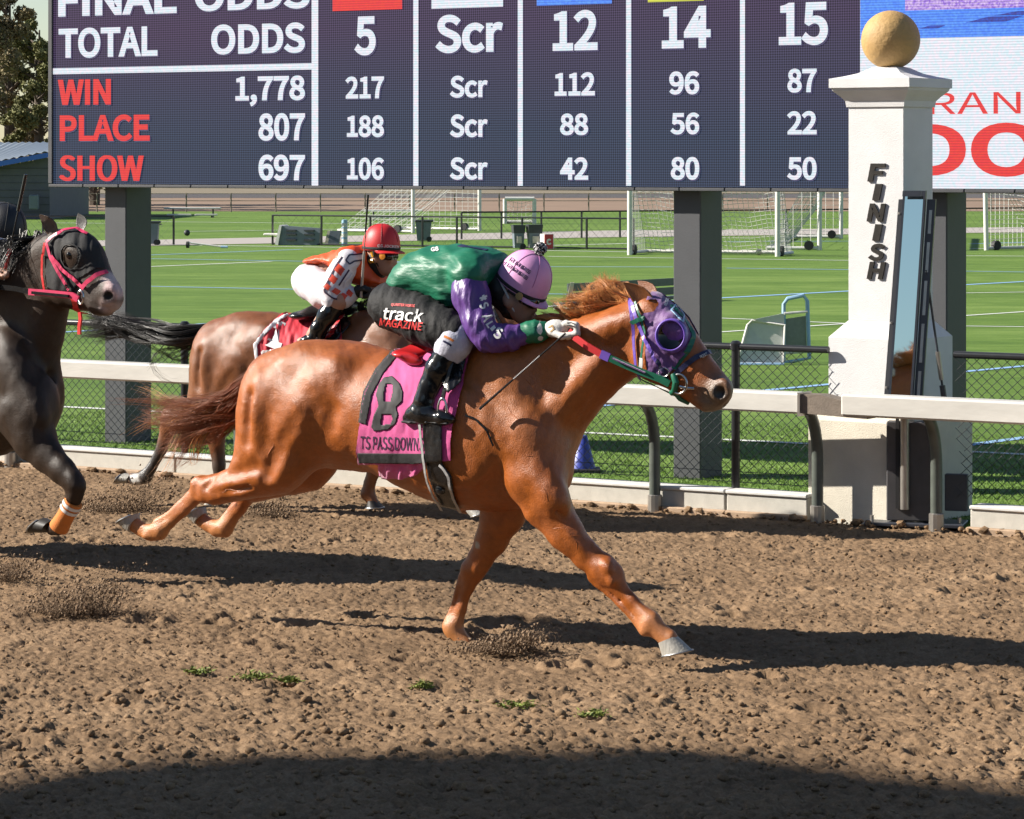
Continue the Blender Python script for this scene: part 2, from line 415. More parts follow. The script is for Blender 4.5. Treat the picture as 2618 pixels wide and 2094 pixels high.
def dirt_mat():
    m = bpy.data.materials.new('dirt'); m.use_nodes = True; N = m.node_tree.nodes; L = m.node_tree.links; b = N['Principled BSDF']
    tc = N.new('ShaderNodeTexCoord')
    def noise(scale, det=6, ro=0.65):
        n = N.new('ShaderNodeTexNoise'); n.inputs['Scale'].default_value = scale; n.inputs['Detail'].default_value = det; n.inputs['Roughness'].default_value = ro
        L.new(tc.outputs['Object'], n.inputs['Vector']); return n.outputs['Fac']
    big, mid, fine = noise(1.3), noise(16), noise(110, 5, 0.75)
    s = N.new('ShaderNodeMath'); s.operation = 'MULTIPLY_ADD'; L.new(mid, s.inputs[0]); s.inputs[1].default_value = 0.8; L.new(fine, s.inputs[2])
    s2 = N.new('ShaderNodeMath'); s2.operation = 'ADD'; L.new(s.outputs[0], s2.inputs[0]); L.new(big, s2.inputs[1])
    mr = N.new('ShaderNodeMapRange'); L.new(s2.outputs[0], mr.inputs[0]); mr.inputs[1].default_value = 0.95; mr.inputs[2].default_value = 1.85
    r = N.new('ShaderNodeValToRGB'); L.new(mr.outputs[0], r.inputs[0])
    r.color_ramp.elements[0].color = (0.0790, 0.0510, 0.0300, 1); r.color_ramp.elements[1].color = (0.3080, 0.2120, 0.1290, 1)
    e = r.color_ramp.elements.new(0.5); e.color = (0.1930, 0.1240, 0.0710, 1)
    L.new(r.outputs[0], b.inputs['Base Color']); b.inputs['Roughness'].default_value = 0.95; b.inputs['Specular IOR Level'].default_value = 0.15
    bp = N.new('ShaderNodeBump'); bp.inputs['Strength'].default_value = 0.9; bp.inputs['Distance'].default_value = 0.006; L.new(fine, bp.inputs['Height'])
    L.new(bp.outputs[0], b.inputs['Normal'])
    return m
M['dirt'] = dirt_mat()

# ------------------------------------------------------------------ ground, track, turf
RF = Frame((0, 19.27, 0), 32.3)
TAN = math.tan(RF.a)
tag(sheet('ground', [(-900, -60), (900, -60), (900, 3000), (-900, 3000)], M['ground'], z=-0.06), kind='structure')
def yr(x, d): return 19.27 - TAN * x - d
turf = tag(sheet('turf_field', [(-120, yr(-120, -0.15)), (14, yr(14, -0.15)), (160, 40), (160, 150), (-120, 150)], M['turf'], z=0.0), kind='structure')
tag(sheet('far_track', [(-150, 124), (200, 124), (200, 175), (-150, 175)], M['far_dirt'], z=0.006), kind='structure')
def gp(px, py): p = gnd(px, py); return (p.x, p.y)
tag(sheet('path', [gp(-900, 640), gp(375, 629), gp(1550, 607), gp(3400, 585), gp(3400, 575), gp(1550, 590), gp(375, 614), gp(-900, 628)], M['path'], z=0.008), kind='structure')

def field_line(a, b, w, m, z=0.005):
    p = gnd(*a); q = gnd(*b); d = (q - p).normalized(); n = Vector((-d.y, d.x, 0)) * w / 2
    sheet('field_line', [p + n, p - n, q - n, q + n], M[m], turf, z)
for a, b, w, m in [
    ((100, 1038), (2700, 1167), 0.075, 'line_white'), ((60, 856), (560, 826), 0.09, 'line_blue'),
    ((100, 663), (773, 638), 0.10, 'line_blue'), ((100, 657), (1100, 674), 0.10, 'line_blue'), ((100, 694), (694, 669), 0.10, 'line_white'),
    ((100, 727), (1200, 749), 0.10, 'line_blue'), ((100, 621), (1650, 645), 0.12, 'line_white'), ((1000, 669), (1100, 674), 0.1, 'line_blue'),
    ((1100, 682), (1720, 683), 0.10, 'line_blue'), ((1857, 686), (2700, 697), 0.10, 'line_blue'), ((1400, 656), (2300, 668), 0.10, 'line_white'),
    ((1720, 769), (2700, 716), 0.12, 'line_blue'), ((1300, 750), (1720, 758), 0.09, 'line_blue'), ((1200, 798), (1460, 780), 0.09, 'line_white'),
    ((1700, 808), (2200, 829), 0.07, 'line_white'), ((1700, 859), (2700, 792), 0.07, 'line_white'), ((2440, 834), (2700, 837), 0.07, 'line_white'),
    ((1520, 1040), (2700, 929), 0.085, 'line_blue'), ((2440, 1144), (2700, 1109), 0.08, 'line_blue'), ((2440, 750), (2700, 746), 0.07, 'line_white'),
    ((2440, 654), (2700, 656), 0.1, 'line_white'), ((300, 566), (900, 572), 0.15, 'line_white'), ((480, 592), (900, 586), 0.12, 'line_white'),
    ((130, 570), (360, 572), 0.15, 'line_white'), ((1400, 596), (1640, 588), 0.14, 'line_white'), ((1400, 628), (1640, 622), 0.14, 'line_white'),
    ((1860, 618), (2170, 617), 0.12, 'line_blue'), ((2480, 624), (2700, 617), 0.12, 'line_blue'), ((2480, 636), (2700, 634), 0.12, 'line_white')]:
    field_line(a, b, w * 1.35, m, 0.005 + 0.0004 * random.random())

# short blades of the synthetic turf, nearest strip only
def blades(n):
    x = RNG.uniform(-6.5, 6.5, n); y = 0.17 + 5.5 * RNG.random(n) ** 1.6
    h = RNG.uniform(0.010, 0.022, n); a = RNG.uniform(0, 6.28, n); w = 0.0035
    lx = RNG.normal(0, 0.012, n); ly = RNG.normal(0, 0.012, n)
    V = np.zeros((n, 3, 3)); V[:, 0] = np.stack([x - w * np.cos(a), y - w * np.sin(a), 0 * x], 1)
    V[:, 1] = np.stack([x + w * np.cos(a), y + w * np.sin(a), 0 * x], 1); V[:, 2] = np.stack([x + lx, y + ly, h], 1)
    o = np_mesh('turf_grass', V.reshape(-1, 3), np.arange(3 * n).reshape(-1, 3), M['blade'], None, RF.M, False)
    tag(o, 'short green grass blades of the turf just behind the fence', 'grass', kind='stuff')
blades(110000)

# dirt: one displaced sheet, finer than the clods it carries
_hr = np.random.default_rng(99)
HOLES = [(_hr.uniform(-3.2, 2.8), 10.6 + 8.2 * _hr.random() ** .9, _hr.uniform(.05, .085)) for _ in range(85)]
for _k in range(9): HOLES += [(-3.0 + _k * .42 + _hr.normal(0, .06), 14.2 + _hr.normal(0, .12), .07), (-2.4 + _k * .5 + _hr.normal(0, .08), 12.2 + _hr.normal(0, .15), .075)]
def relief(x, y):
    wx = x + 0.05 * vnoise(x * 5, y * 5, 3); wy = y + 0.05 * vnoise(x * 5, y * 5, 4)
    z = 0.026 * vnoise(x * 1.1, y * 1.1, 11) + 0.011 * vnoise(wx * 5, wy * 5, 12)
    c = vnoise(wx * 17, wy * 17, 13); z += 0.013 * np.minimum(c, 0.10)
    c = vnoise(wx * 34, wy * 34, 14); z += 0.019 * np.minimum(c, 0.08)
    c = vnoise(wx * 62, wy * 62, 15); z += 0.020 * np.minimum(c, 0.15)
    c = vnoise(wx * 92, wy * 92, 17); z += 0.015 * np.maximum(c, -0.2)
    for hx, hy, hr in HOLES:
        r2 = ((x - hx) ** 2 + ((y - hy) * .8) ** 2) / hr ** 2; z = z - 0.030 * np.exp(-r2 * 1.6) + 0.016 * np.exp(-((np.sqrt(r2) - 1.25) / .35) ** 2)
    near = np.clip((13.2 - y) / 2.0, 0, 1); c = vnoise(wx * 12, wy * 12, 16); z += near * 0.026 * np.maximum(c, -0.05)
    return z * 0.88 - 0.003
xs = np.arange(-3.9, 3.3, 0.0095); ds = np.concatenate([np.arange(-0.02, 6.5, 0.0135), np.arange(6.5, 11.6, 0.0105)])
X, Dd = np.meshgrid(xs, ds, indexing='ij'); Yy = 19.27 - TAN * X - Dd
Z = relief(X, Yy)
track = grid_mesh('dirt_track', np.stack([X, Yy, Z], 2), M['dirt']); tag(track, kind='structure')
outer = MB()
for (x0, x1, d0, d1) in [(-60, -3.9, -0.02, 24), (3.3, 40, -0.02, 24), (-3.9, 3.3, 11.58, 24)]:
    q = [(x0, yr(x0, d0), -0.012), (x1, yr(x1, d0), -0.012), (x1, yr(x1, d1), -0.012), (x0, yr(x0, d1), -0.012)]; outer.add(q, [(0, 1, 2, 3)])
outer.build('track_apron', M['dirt'], track)

ICO_V = None
def ico():
    t = (1 + 5 ** .5) / 2
    v = np.array([(-1, t, 0), (1, t, 0), (-1, -t, 0), (1, -t, 0), (0, -1, t), (0, 1, t), (0, -1, -t), (0, 1, -t), (t, 0, -1), (t, 0, 1), (-t, 0, -1), (-t, 0, 1)]) / math.sqrt(1 + t * t)
    f = np.array([(0, 11, 5), (0, 5, 1), (0, 1, 7), (0, 7, 10), (0, 10, 11), (1, 5, 9), (5, 11, 4), (11, 10, 2), (10, 7, 6), (7, 1, 8), (3, 9, 4), (3, 4, 2), (3, 2, 6), (3, 6, 8), (3, 8, 9), (4, 9, 5), (2, 4, 11), (6, 2, 10), (8, 6, 7), (9, 8, 1)])
    return v, f
IV, IF = ico()
def clods(name, P, R, material, parent=None, flat=0.75, smooth=False):
    n = len(P); J = IV[None] * (1 + RNG.uniform(-0.32, 0.32, (n, 12, 1))) * R[:, None, None]
    J[:, :, 2] *= flat; a = RNG.uniform(0, 6.28, n); ca, sa = np.cos(a)[:, None], np.sin(a)[:, None]
    x = J[:, :, 0] * 1.15; y = J[:, :, 1]; J = np.stack([x * ca - y * sa, x * sa + y * ca, J[:, :, 2]], 2) + P[:, None, :]
    Fc = (IF[None] + 12 * np.arange(n)[:, None, None]).reshape(-1, 3)
    return np_mesh(name, J.reshape(-1, 3), Fc, material, parent, None, smooth)
n = 12000
cx = RNG.uniform(-3.6, 3.1, n); cy = 9.4 + 10.5 * RNG.random(n) ** 1.25; ok = cy < yr(cx, 0.05); cx, cy = cx[ok], cy[ok]
cr = 0.004 + 0.009 * RNG.random(len(cx)) ** 2.5 + np.where(cy < 12.4, 0.014 * RNG.random(len(cx)) ** 3, 0)
tag(clods('soil_clods', np.stack([cx, cy, relief(cx, cy) + cr * 0.15], 1), cr, M['dirt'], smooth=True),
    'small loose brown soil clods scattered over the dirt track', 'soil', kind='stuff')
# heaped clods along the foot of the kerb
n = 420; s_ = RNG.uniform(-5.5, 5.5, n); t_ = -0.02 - np.abs(RNG.normal(0, 0.05, n)); r_ = 0.008 + 0.022 * RNG.random(n) ** 2.5
P = np.stack([s_ * math.cos(RF.a) + t_ * math.sin(RF.a), 19.27 - s_ * math.sin(RF.a) + t_ * math.cos(RF.a), r_ * 0.6], 1)
tag(clods('heaped_clods', P, r_, M['dirt']), 'brown soil lumps heaped along the foot of the kerb', 'soil', kind='stuff')

# ------------------------------------------------------------------ kerb
kerb = tag(empty('kerb', RF.M), kind='structure')
u0 = RF.loc(448, 1225)[0]; u1 = RF.loc(1855, 1315)[0]; SL = u1 - u0
def kerb_slab(a, b2):
    b = MB(); b.box((a + 0.006, 0.0, -0.05), (b2 - 0.006, 0.15, 0.122), 0.006); b.m = 1
    b.box((a + 0.004, -0.012, 0.122), (b2 - 0.004, 0.155, 0.145), 0.006); b.build('kerb_slab', [M['concrete'], M['concrete_lip']], kerb)
kA, kB = RF.loc(2066, 1333)[0], RF.loc(2478, 1362)[0]              # the finish post stands in a gap of the kerb
for i in range(-4, 4):
    a, b2 = u0 + i * SL, u0 + (i + 1) * SL
    for x0_, x1_ in ((a, min(b2, kA)), (max(a, kB), b2)):
        if x1_ - x0_ > 0.05: kerb_slab(x0_, x1_)
for x0_, x1_ in ((-12, kA), (kB, 12)): MB().box((x0_, -0.055, -0.03), (x1_, -0.002, 0.026), 0.006).build('footing_strip', M['sand_strip'], kerb)

# ------------------------------------------------------------------ running rail
rail = empty('running_rail', RF.M, 'pale aluminium running rail on curved green posts along the dirt track', 'rail')
VR = 0.20
def rz(px, py): return RF.loc(px, py, VR + 0.06)[2]
zt = 0.5 * (rz(300, 925) + rz(1600, 988)); zb = 0.5 * (rz(300, 971) + rz(1600, 1040))
uj0 = RF.loc(2046, 1030, VR + 0.06)[0]; uj1 = RF.loc(2150, 1030, VR + 0.06)[0]
zt2 = rz(2300, 1014); zb2 = rz(2300, 1071)
ub = [-9.0, RF.loc(488, 955, VR + 0.06)[0], RF.loc(1330, 1000, VR + 0.06)[0], uj0]
for a, b2 in zip(ub[:-1], ub[1:]):
    MB().box((a + 0.002, -VR - 0.065, zb), (b2 - 0.002, -VR + 0.07, zt), 0.012).build('rail_beam', M['rail_alu'], rail)
MB().box((uj1, -VR - 0.068, zb2), (9.0, -VR + 0.07, zt2), 0.012).build('rail_beam', M['rail_alu'], rail)
pz = [(uj0 - 0.02, zb + 0.006), (uj1 + 0.16, zb2 - 0.012), (uj1 + 0.16, zb2 + 0.02), (uj1 + 0.02, zb2 + 0.05), (uj1 - 0.005, zt - 0.03), (uj0 + 0.12, zt - 0.004), (uj0 - 0.02, zt - 0.006)]
MB().prism(pz, -VR - 0.055, -VR + 0.06).build('joint_sleeve', M['rail_cut'], rail)
MB().box((uj0 - 0.012, -VR - 0.075, zb - 0.012), (uj0 + 0.004, -VR + 0.075, zt + 0.004)).build('end_band', M['alu'], rail)
pp = [RF.loc(1674, 1306, 0.05)[0], RF.loc(2090, 1335, 0.05)[0]]; SP = pp[1] - pp[0]
def rail_post(u, z1):
    m = MB(); pts = [(u, -0.05, -0.05), (u, -0.05, z1 * 0.55)]
    for k in range(1, 8):
        a = k / 7 * math.pi / 2 * 0.85; pts.append((u, -0.05 - (VR - 0.05) * (1 - math.cos(a)) * 1.15, z1 * 0.55 + (z1 * 0.45) * math.sin(a) * 1.03))
    o = m.tube(pts, 0.034, 10, sq=1.0).build('post', M['post_green'], rail, smooth='auto')
    MB().lathe([(0.043, -0.03), (0.043, 0.09), (0.036, 0.095)], 12, (u, -0.05, 0)).build('post_sleeve', M['alu'], o)
for q_ in (27, 610, 1130): rail_post(RF.loc(q_, 1190 + (q_ - 27) * .071, 0.05)[0], zb + 0.02)
for u_ in pp: rail_post(u_, zb + 0.02)
rail_post(RF.loc(2394, 1350, 0.05)[0], zb2 + 0.02); rail_post(RF.loc(2394, 1350, 0.05)[0] + SP, zb2 + 0.02)

# ------------------------------------------------------------------ chain-link fence
YF = 0.13
fence = empty('chain_link_fence', RF.M, 'black chain-link fence standing on the kerb behind the running rail', 'fence')
ztop = RF.loc(1880, 886, -YF)[2]
up0, up1 = RF.loc(472, 1000, -YF)[0], RF.loc(1881, 1000, -YF)[0]; FS = up1 - up0
PL, PR = RF.loc(2118, 900, -YF)[0], RF.loc(2440, 900, -YF)[0]           # finish post interrupts the fence
for a, b2 in ((-11, PL), (PR, 11)):
    MB().tube([(a, YF, ztop), (b2, YF, ztop)], 0.021, 10).build('top_rail', M['black_pipe'], fence, smooth='auto')
for i in range(-3, 3):
    u = up0 + i * FS
    o = MB().tube([(u, YF, 0.1), (u, YF, ztop + 0.01)], 0.026, 12).build('post', M['black_pipe'], fence, smooth='auto')
    MB().lathe([(0.034, -0.02), (0.034, 0.02), (0.02, 0.035), (0, 0.037)], 12, (u, YF, ztop)).build('post_cap', M['black_pipe'], o, smooth='auto')
m = MB(); DX = 0.062; SLP = 0.9; hh = ztop - 0.02 - 0.17
for a, b2 in ((-6.2, PL), (PR, 4.6)):
    k = math.floor((a - hh / SLP) / DX)
    while k * DX < b2 + hh / SLP:
        for sg in (1, -1):
            x0 = k * DX; x1 = x0 + sg * hh / SLP; z0, z1 = 0.17, 0.17 + hh
            for lim in (a, b2):                        # clip
                pass
            pts = []
            for t in np.linspace(0, 1, 13):
                x = x0 + (x1 - x0) * t
                if a <= x <= b2: pts.append((x, YF + (0.003 if sg > 0 else -0.003), z0 + (z1 - z0) * t))
            if len(pts) > 1: m.tube([pts[0], pts[-1]], 0.0021, 4, caps=False)
        k += 1
for z in (0.18, 0.24): m.tube([(-6.2, YF, z), (PL, YF, z)], 0.0022, 4, caps=False)
m.build('wire_mesh', M['wire'], fence)

# ------------------------------------------------------------------ tote board
BF = Frame(gnd(293, 1131), 32.3)
board = empty('tote_board', BF.M, 'huge electronic tote board showing final odds on three grey steel pillars', 'tote board')
def bl(px, py, v=0.1): return BF.loc(px, py, v)
uL = bl(131, 400)[0]; uR = bl(3000, 400)[0]; zB = bl(1309, 486)[2]; zT = bl(1309, -420)[2]
uS = bl(2199, 300)[0]
MB().box((uL, -0.085, zB + 0.02), (uR, 0.30, zT), 0.01).build('cabinet', M['board_trim'], board)
zs = bl(1309, 476)[2]
ntr = 13; xx = np.linspace(uL - 0.02, uR, ntr * 2 + 1)
for i in range(ntr * 2): MB().box((xx[i] + 0.003, -0.115, zB), (xx[i + 1] - 0.003, -0.05, zs - 0.004), 0.004).build('bottom_trim', M['board_trim'], board)
MB().box((uL - 0.02, -0.115, zs), (uL + 0.02, -0.05, zT), 0.004).build('side_trim', M['board_trim'], board)
for (pa, pb, py) in ((267, 320, 1131), (1721, 1791, 1218)):
    a = BF.loc(pa, py, 0)[0]
    MB().box((a, 0.0, -0.05), (a + 0.206, 0.30, zB + 0.05), 0.008).build('pillar', M['steel_grey'], board)
a = BF.loc(2421, 900, 0)[0] - 0.206
MB().box((a, 0.0, -0.05), (a + 0.206, 0.30, zB + 0.05), 0.008).build('pillar', M['steel_grey'], board)

def led(name, col, strength, dim=0.35, base=(0.02, 0.02, 0.022)):
    """LED face: rows of lit dots over black"""
    m = bpy.data.materials.new(name); m.use_nodes = True; N = m.node_tree.nodes; L = m.node_tree.links; b = N['Principled BSDF']
    b.inputs['Base Color'].default_value = (*base, 1); b.inputs['Roughness'].default_value = 0.8; b.inputs['Specular IOR Level'].default_value = 0.08
    tc = N.new('ShaderNodeTexCoord'); sp = N.new('ShaderNodeSeparateXYZ'); L.new(tc.outputs['Object'], sp.inputs[0])
    def wave(out, f):
        a = N.new('ShaderNodeMath'); a.operation = 'MULTIPLY'; a.inputs[1].default_value = f; L.new(out, a.inputs[0])
        s = N.new('ShaderNodeMath'); s.operation = 'SINE'; L.new(a.outputs[0], s.inputs[0]); return s.outputs[0]
    wx = wave(sp.outputs['X'], 2 * math.pi / 0.0165); wz = wave(sp.outputs['Z'], 2 * math.pi / 0.0165)
    if dim > 0.5: add = wz
    else:
        ad = N.new('ShaderNodeMath'); ad.operation = 'ADD'; L.new(wx, ad.inputs[0]); L.new(wz, ad.inputs[1]); add = ad.outputs[0]
    mr = N.new('ShaderNodeMapRange'); L.new(add, mr.inputs[0]); mr.inputs[1].default_value = -1.2; mr.inputs[2].default_value = 1.2
    mr.inputs[3].default_value = dim; mr.inputs[4].default_value = 1.0
    n = N.new('ShaderNodeTexNoise'); n.inputs['Scale'].default_value = 55; n.inputs['Detail'].default_value = 2; L.new(tc.outputs['Object'], n.inputs['Vector'])
    n3 = N.new('ShaderNodeTexNoise'); n3.inputs['Scale'].default_value = 0.9; n3.inputs['Detail'].default_value = 2
    mp = N.new('ShaderNodeMapping'); mp.inputs['Scale'].default_value = (0.25, 1, 1); L.new(tc.outputs['Object'], mp.inputs[0]); L.new(mp.outputs[0], n3.inputs['Vector'])
    mx = N.new('ShaderNodeMix'); mx.data_type = 'RGBA'; mx.inputs[6].default_value = (*col[0], 1); mx.inputs[7].default_value = (*col[1], 1)
    r2 = N.new('ShaderNodeMapRange'); r2.inputs[1].default_value = 0.35; r2.inputs[2].default_value = 0.65; L.new((n if dim > 0.5 else n3).outputs['Fac'], r2.inputs[0])
    if dim > 0.5: L.new(r2.outputs[0], mx.inputs[0])
    else:                                                # the screen picture itself fades from plum at the top to slate below
        zr = N.new('ShaderNodeMapRange'); L.new(sp.outputs['Z'], zr.inputs[0]); zr.inputs[1].default_value = 3.0; zr.inputs[2].default_value = 2.1; a3 = N.new('ShaderNodeMath'); a3.operation = 'MULTIPLY_ADD'; a3.use_clamp = True; L.new(r2.outputs[0], a3.inputs[0]); a3.inputs[1].default_value = .3; L.new(zr.outputs[0], a3.inputs[2]); L.new(a3.outputs[0], mx.inputs[0])
    L.new(mx.outputs[2], b.inputs['Emission Color'])
    ml = N.new('ShaderNodeMath'); ml.operation = 'MULTIPLY'; ml.inputs[1].default_value = strength * KA; L.new(mr.outputs[0], ml.inputs[0]); L.new(ml.outputs[0], b.inputs['Emission Strength'])
    return m
M['led_bg'] = led('led_bg', ((0.062, 0.036, 0.082), (0.030, 0.046, 0.082)), 0.95, 0.15, (0.010, 0.009, 0.013))
M['led_white'] = led('led_white', ((0.60, 0.76, 0.82), (0.82, 0.74, 0.82)), 0.72, 0.66)
M['led_red'] = led('led_red', ((0.80, 0.03, 0.04), (0.85, 0.045, 0.03)), 0.66, 0.6)
M['led_blue'] = led('led_blue', ((0.05, 0.17, 0.72), (0.08, 0.25, 0.75)), 0.9, 0.55)
M['led_yellow'] = led('led_yellow', ((0.45, 0.5, 0.05), (0.5, 0.5, 0.05)), 0.9, 0.6)
M['led_edge'] = mat('led_edge', (0.012, 0.012, 0.03), 0.6, emit=(0.03, 0.02, 0.10), estr=0.5)
scr1 = MB().add([(uL + 0.02, -0.10, zs), (uS, -0.10, zs), (uS, -0.10, zT), (uL + 0.02, -0.10, zT)], [(0, 1, 2, 3)]).build('odds_screen', M['led_bg'], board)
scr2 = MB().add([(uS, -0.10, zs), (uR, -0.10, zs), (uR, -0.10, zT), (uS, -0.10, zT)], [(0, 1, 2, 3)]).build('advert_screen', M['led_white'], board)
def brect(name, parent, px0, px1, py0, py1, m, off=0.104):
    pm, ym = (px0 + px1) / 2, (py0 + py1) / 2
    a, b2 = bl(px0, ym)[0], bl(px1, ym)[0]; z0, z1 = bl(pm, py1)[2], bl(pm, py0)[2]
    return MB().add([(a, -off, z0), (b2, -off, z0), (b2, -off, z1), (a, -off, z1)], [(0, 1, 2, 3)]).build(name, m, parent)
def btext(s, px0, px1, py0, py1, m, parent=None, bold=0.014, off=0.106, edge=True, name='lettering'):
    pm, ym = (px0 + px1) / 2, (py0 + py1) / 2
    a, b2 = bl(px0, ym)[0], bl(px1, ym)[0]; z0, z1 = bl(pm, py1)[2], bl(pm, py0)[2]
    if 'W' in s: bold = 0.002
    V, Fs, _ = text_arrays(s, bold)
    mk = MB()
    for j, dx in enumerate((-.011, .011, 0) if 'W' in s else (0,)): mk.add([(a + (b2 - a) * x + dx, -off - .0004 * j, z0 + (z1 - z0) * y) for x, y in V], Fs)
    o = mk.build(name, m, parent or scr1)
    if 0: MB().add([(a + (b2 - a) * x, -off, z0 + (z1 - z0) * y) for x, y in V], Fs).build(name, m, parent or scr1)
    if edge:
        MB().add([(a + (b2 - a) * x + 0.007, -off + 0.002, z0 + (z1 - z0) * y - 0.008) for x, y in V], Fs).build('lettering_shadow', M['led_edge'], parent or scr1)
W = M['led_white']; R_ = M['led_red']
for t in [('FINAL', 150, 453, -44, 38, W), ('ODDS', 499, 793, -55, 26, W), ('TOTAL', 151, 404, 69, 147, W), ('ODDS', 541, 781, 60, 138, W),
          ('WIN', 152, 282, 203, 268, R_), ('PLACE', 154, 384, 293, 361, R_), ('SHOW', 155, 366, 397, 463, R_),
          ('1,778', 603, 781, 194, 272, W), ('807', 662, 781, 289, 360, W), ('697', 662, 781, 395, 462, W),
          ('5', 907, 962, 42, 142, W), ('Scr', 1114, 1287, 36, 135, W), ('12', 1414, 1529, 26, 129, W), ('14', 1693, 1818, 16, 123, W), ('15', 1992, 2118, 6, 116, W),
          ('217', 884, 983, 195, 252, W), ('Scr', 1151, 1248, 193, 250, W), ('112', 1419, 1522, 185, 245, W), ('96', 1712, 1789, 182, 242, W), ('87', 2014, 2089, 175, 237, W),
          ('188', 888, 983, 295, 351, W), ('Scr', 1151, 1248, 292, 351, W), ('88', 1433, 1505, 290, 346, W), ('56', 1715, 1789, 288, 344, W), ('22', 2013, 2089, 284, 344, W),
          ('106', 888, 983, 403, 460, W), ('Scr', 1151, 1248, 402, 460, W), ('42', 1433, 1505, 402, 460, W), ('80', 1716, 1789, 401, 460, W), ('50', 2013, 2089, 401, 460, W)]:
    btext(*t)
for x, w in ((806, 17), (1064, 13), (1331, 13), (1608, 13), (1899, 13)): brect('divider', scr1, x - w / 2, x + w / 2, -400, 475, W)
brect('divider', scr1, 134, 800, 168, 184, W, 0.1025)
for x0, x1, y1, mm in ((851, 1029, 26, R_), (1104, 1287, 20, W), (1373, 1565, 12, M['led_blue']), (1657, 1800, 4, M['led_yellow'])): brect('number_chip', scr1, x0, x1, -90, y1, mm)
brect('advert_picture', scr2, 2200, 3000, -400, 92, M['led_blue'], 0.103)
M['led_violet'] = led('led_violet', ((0.25, 0.12, 0.6), (0.6, 0.45, 0.75)), 0.8, 0.55)
brect('advert_band', scr2, 2315, 3000, -400, 18, M['led_violet'], 0.106)
M['led_navy'] = led('led_navy', ((0.03, 0.03, 0.22), (0.02, 0.06, 0.4)), 0.9, 0.55)
for (x0, x1, y0, y1) in ((2470, 2618, 44, 58), (2350, 2420, 66, 74), (2540, 2700, 30, 40)):
    m = MB(); a, b2 = bl(x0, y0)[0], bl(x1, y0)[0]; z0, z1 = bl(x0, y1)[2], bl(x0, y0)[2]
    m.add([(a, -0.1075, z0), (a + (b2 - a) * 0.7, -0.1075, z0), (b2, -0.1075, z1), (a + (b2 - a) * 0.4, -0.1075, z1)], [(0, 1, 2, 3)]).build('advert_detail', M['led_navy'], scr2)
btext('RAN', 2378, 2610, 236, 291, R_, scr2, 0.0, 0.104, False); btext('DO', 2318, 2665, 314, 452, R_, scr2, 0.012, 0.104, False)

# ------------------------------------------------------------------ finish post
PF = Frame((2.222, 18.36, 0), 35.5)
post = empty('finish_post', PF.M, 'white finish post with gold ball on top beside the running rail', 'finish post')
def loft(m, secs):                                    # list of (half width, z)
    vs = []; fs = []
    for w, z in secs: vs += [(-w, -w, z), (w, -w, z), (w, w, z), (-w, w, z)]
    for i in range(len(secs) - 1):
        for k in range(4): fs.append((4 * i + k, 4 * i + (k + 1) % 4, 4 * i + 4 + (k + 1) % 4, 4 * i + 4 + k))
    fs.append((3, 2, 1, 0)); fs.append(tuple(4 * (len(secs) - 1) + k for k in range(4))); return m.add(vs, fs)
loft(MB(), [(0.352, -0.05), (0.352, 0.575), (0.335, 0.605)]).build('plinth', M['plaster_base'], post)
loft(MB(), [(0.266, 0.605), (0.266, 1.055), (0.183, 1.150)]).build('pedestal', M['plaster'], post)
loft(MB(), [(0.180, 1.150), (0.180, 1.154), (0.1805, 1.156), (0.180, 2.40)]).build('shaft', M['plaster'], post)
cap = loft(MB(), [(0.19, 2.40), (0.195, 2.435), (0.215, 2.46), (0.250, 2.495), (0.255, 2.51), (0.265, 2.512), (0.265, 2.565), (0.20, 2.58), (0.14, 2.598), (0.085, 2.63), (0.05, 2.64)]).build('cap', M['plaster'], post)
ballz = 2.795; m = MB(); rb = 0.173
m.lathe([(rb * math.sin(math.pi * k / 24) + (0.0001 if k in (0, 24) else 0), -rb * math.cos(math.pi * k / 24)) for k in range(25)], 40, (0, 0, ballz)).build('ball', M['gold'], post, smooth=True)
for ch, x0, x1, y0, y1 in (('F', 2224, 2262, 418, 464), ('I', 2236, 2254, 470, 512), ('N', 2222, 2262, 520, 566), ('I', 2236, 2254, 573, 615), ('S', 2224, 2262, 622, 666), ('H', 2222, 2262, 669, 713)):
    a = PF.loc(x0, y0, 0.18)[0]; b2 = PF.loc(x1, y0, 0.18)[0]; z0 = PF.loc(x0, y1, 0.18)[2]; z1 = PF.loc(x0, y0, 0.18)[2]
    V, Fs, _ = text_arrays(ch, 0.015); m = MB(); n = len(V)
    sh = lambda x, y: (a + (b2 - a) * x + (y - 0.5) * 0.022, z0 + (z1 - z0) * y)
    m.add([(sh(x, y)[0], -0.192, sh(x, y)[1]) for x, y in V], Fs)
    # sides: boundary edges of the face set
    ed = {}
    for f in Fs:
        for i in range(len(f)):
            e = (f[i], f[(i + 1) % len(f)]); ed[tuple(sorted(e))] = ed.get(tuple(sorted(e)), []) + [e]
    for k, e in ed.items():
        if len(e) == 1:
            (i, j) = e[0]; p, q = sh(*V[i]), sh(*V[j])
            m.add([(p[0], -0.192, p[1]), (q[0], -0.192, q[1]), (q[0], -0.182, q[1]), (p[0], -0.182, p[1])], [(0, 3, 2, 1)])
    m.build('letter', M['bronze'], post)

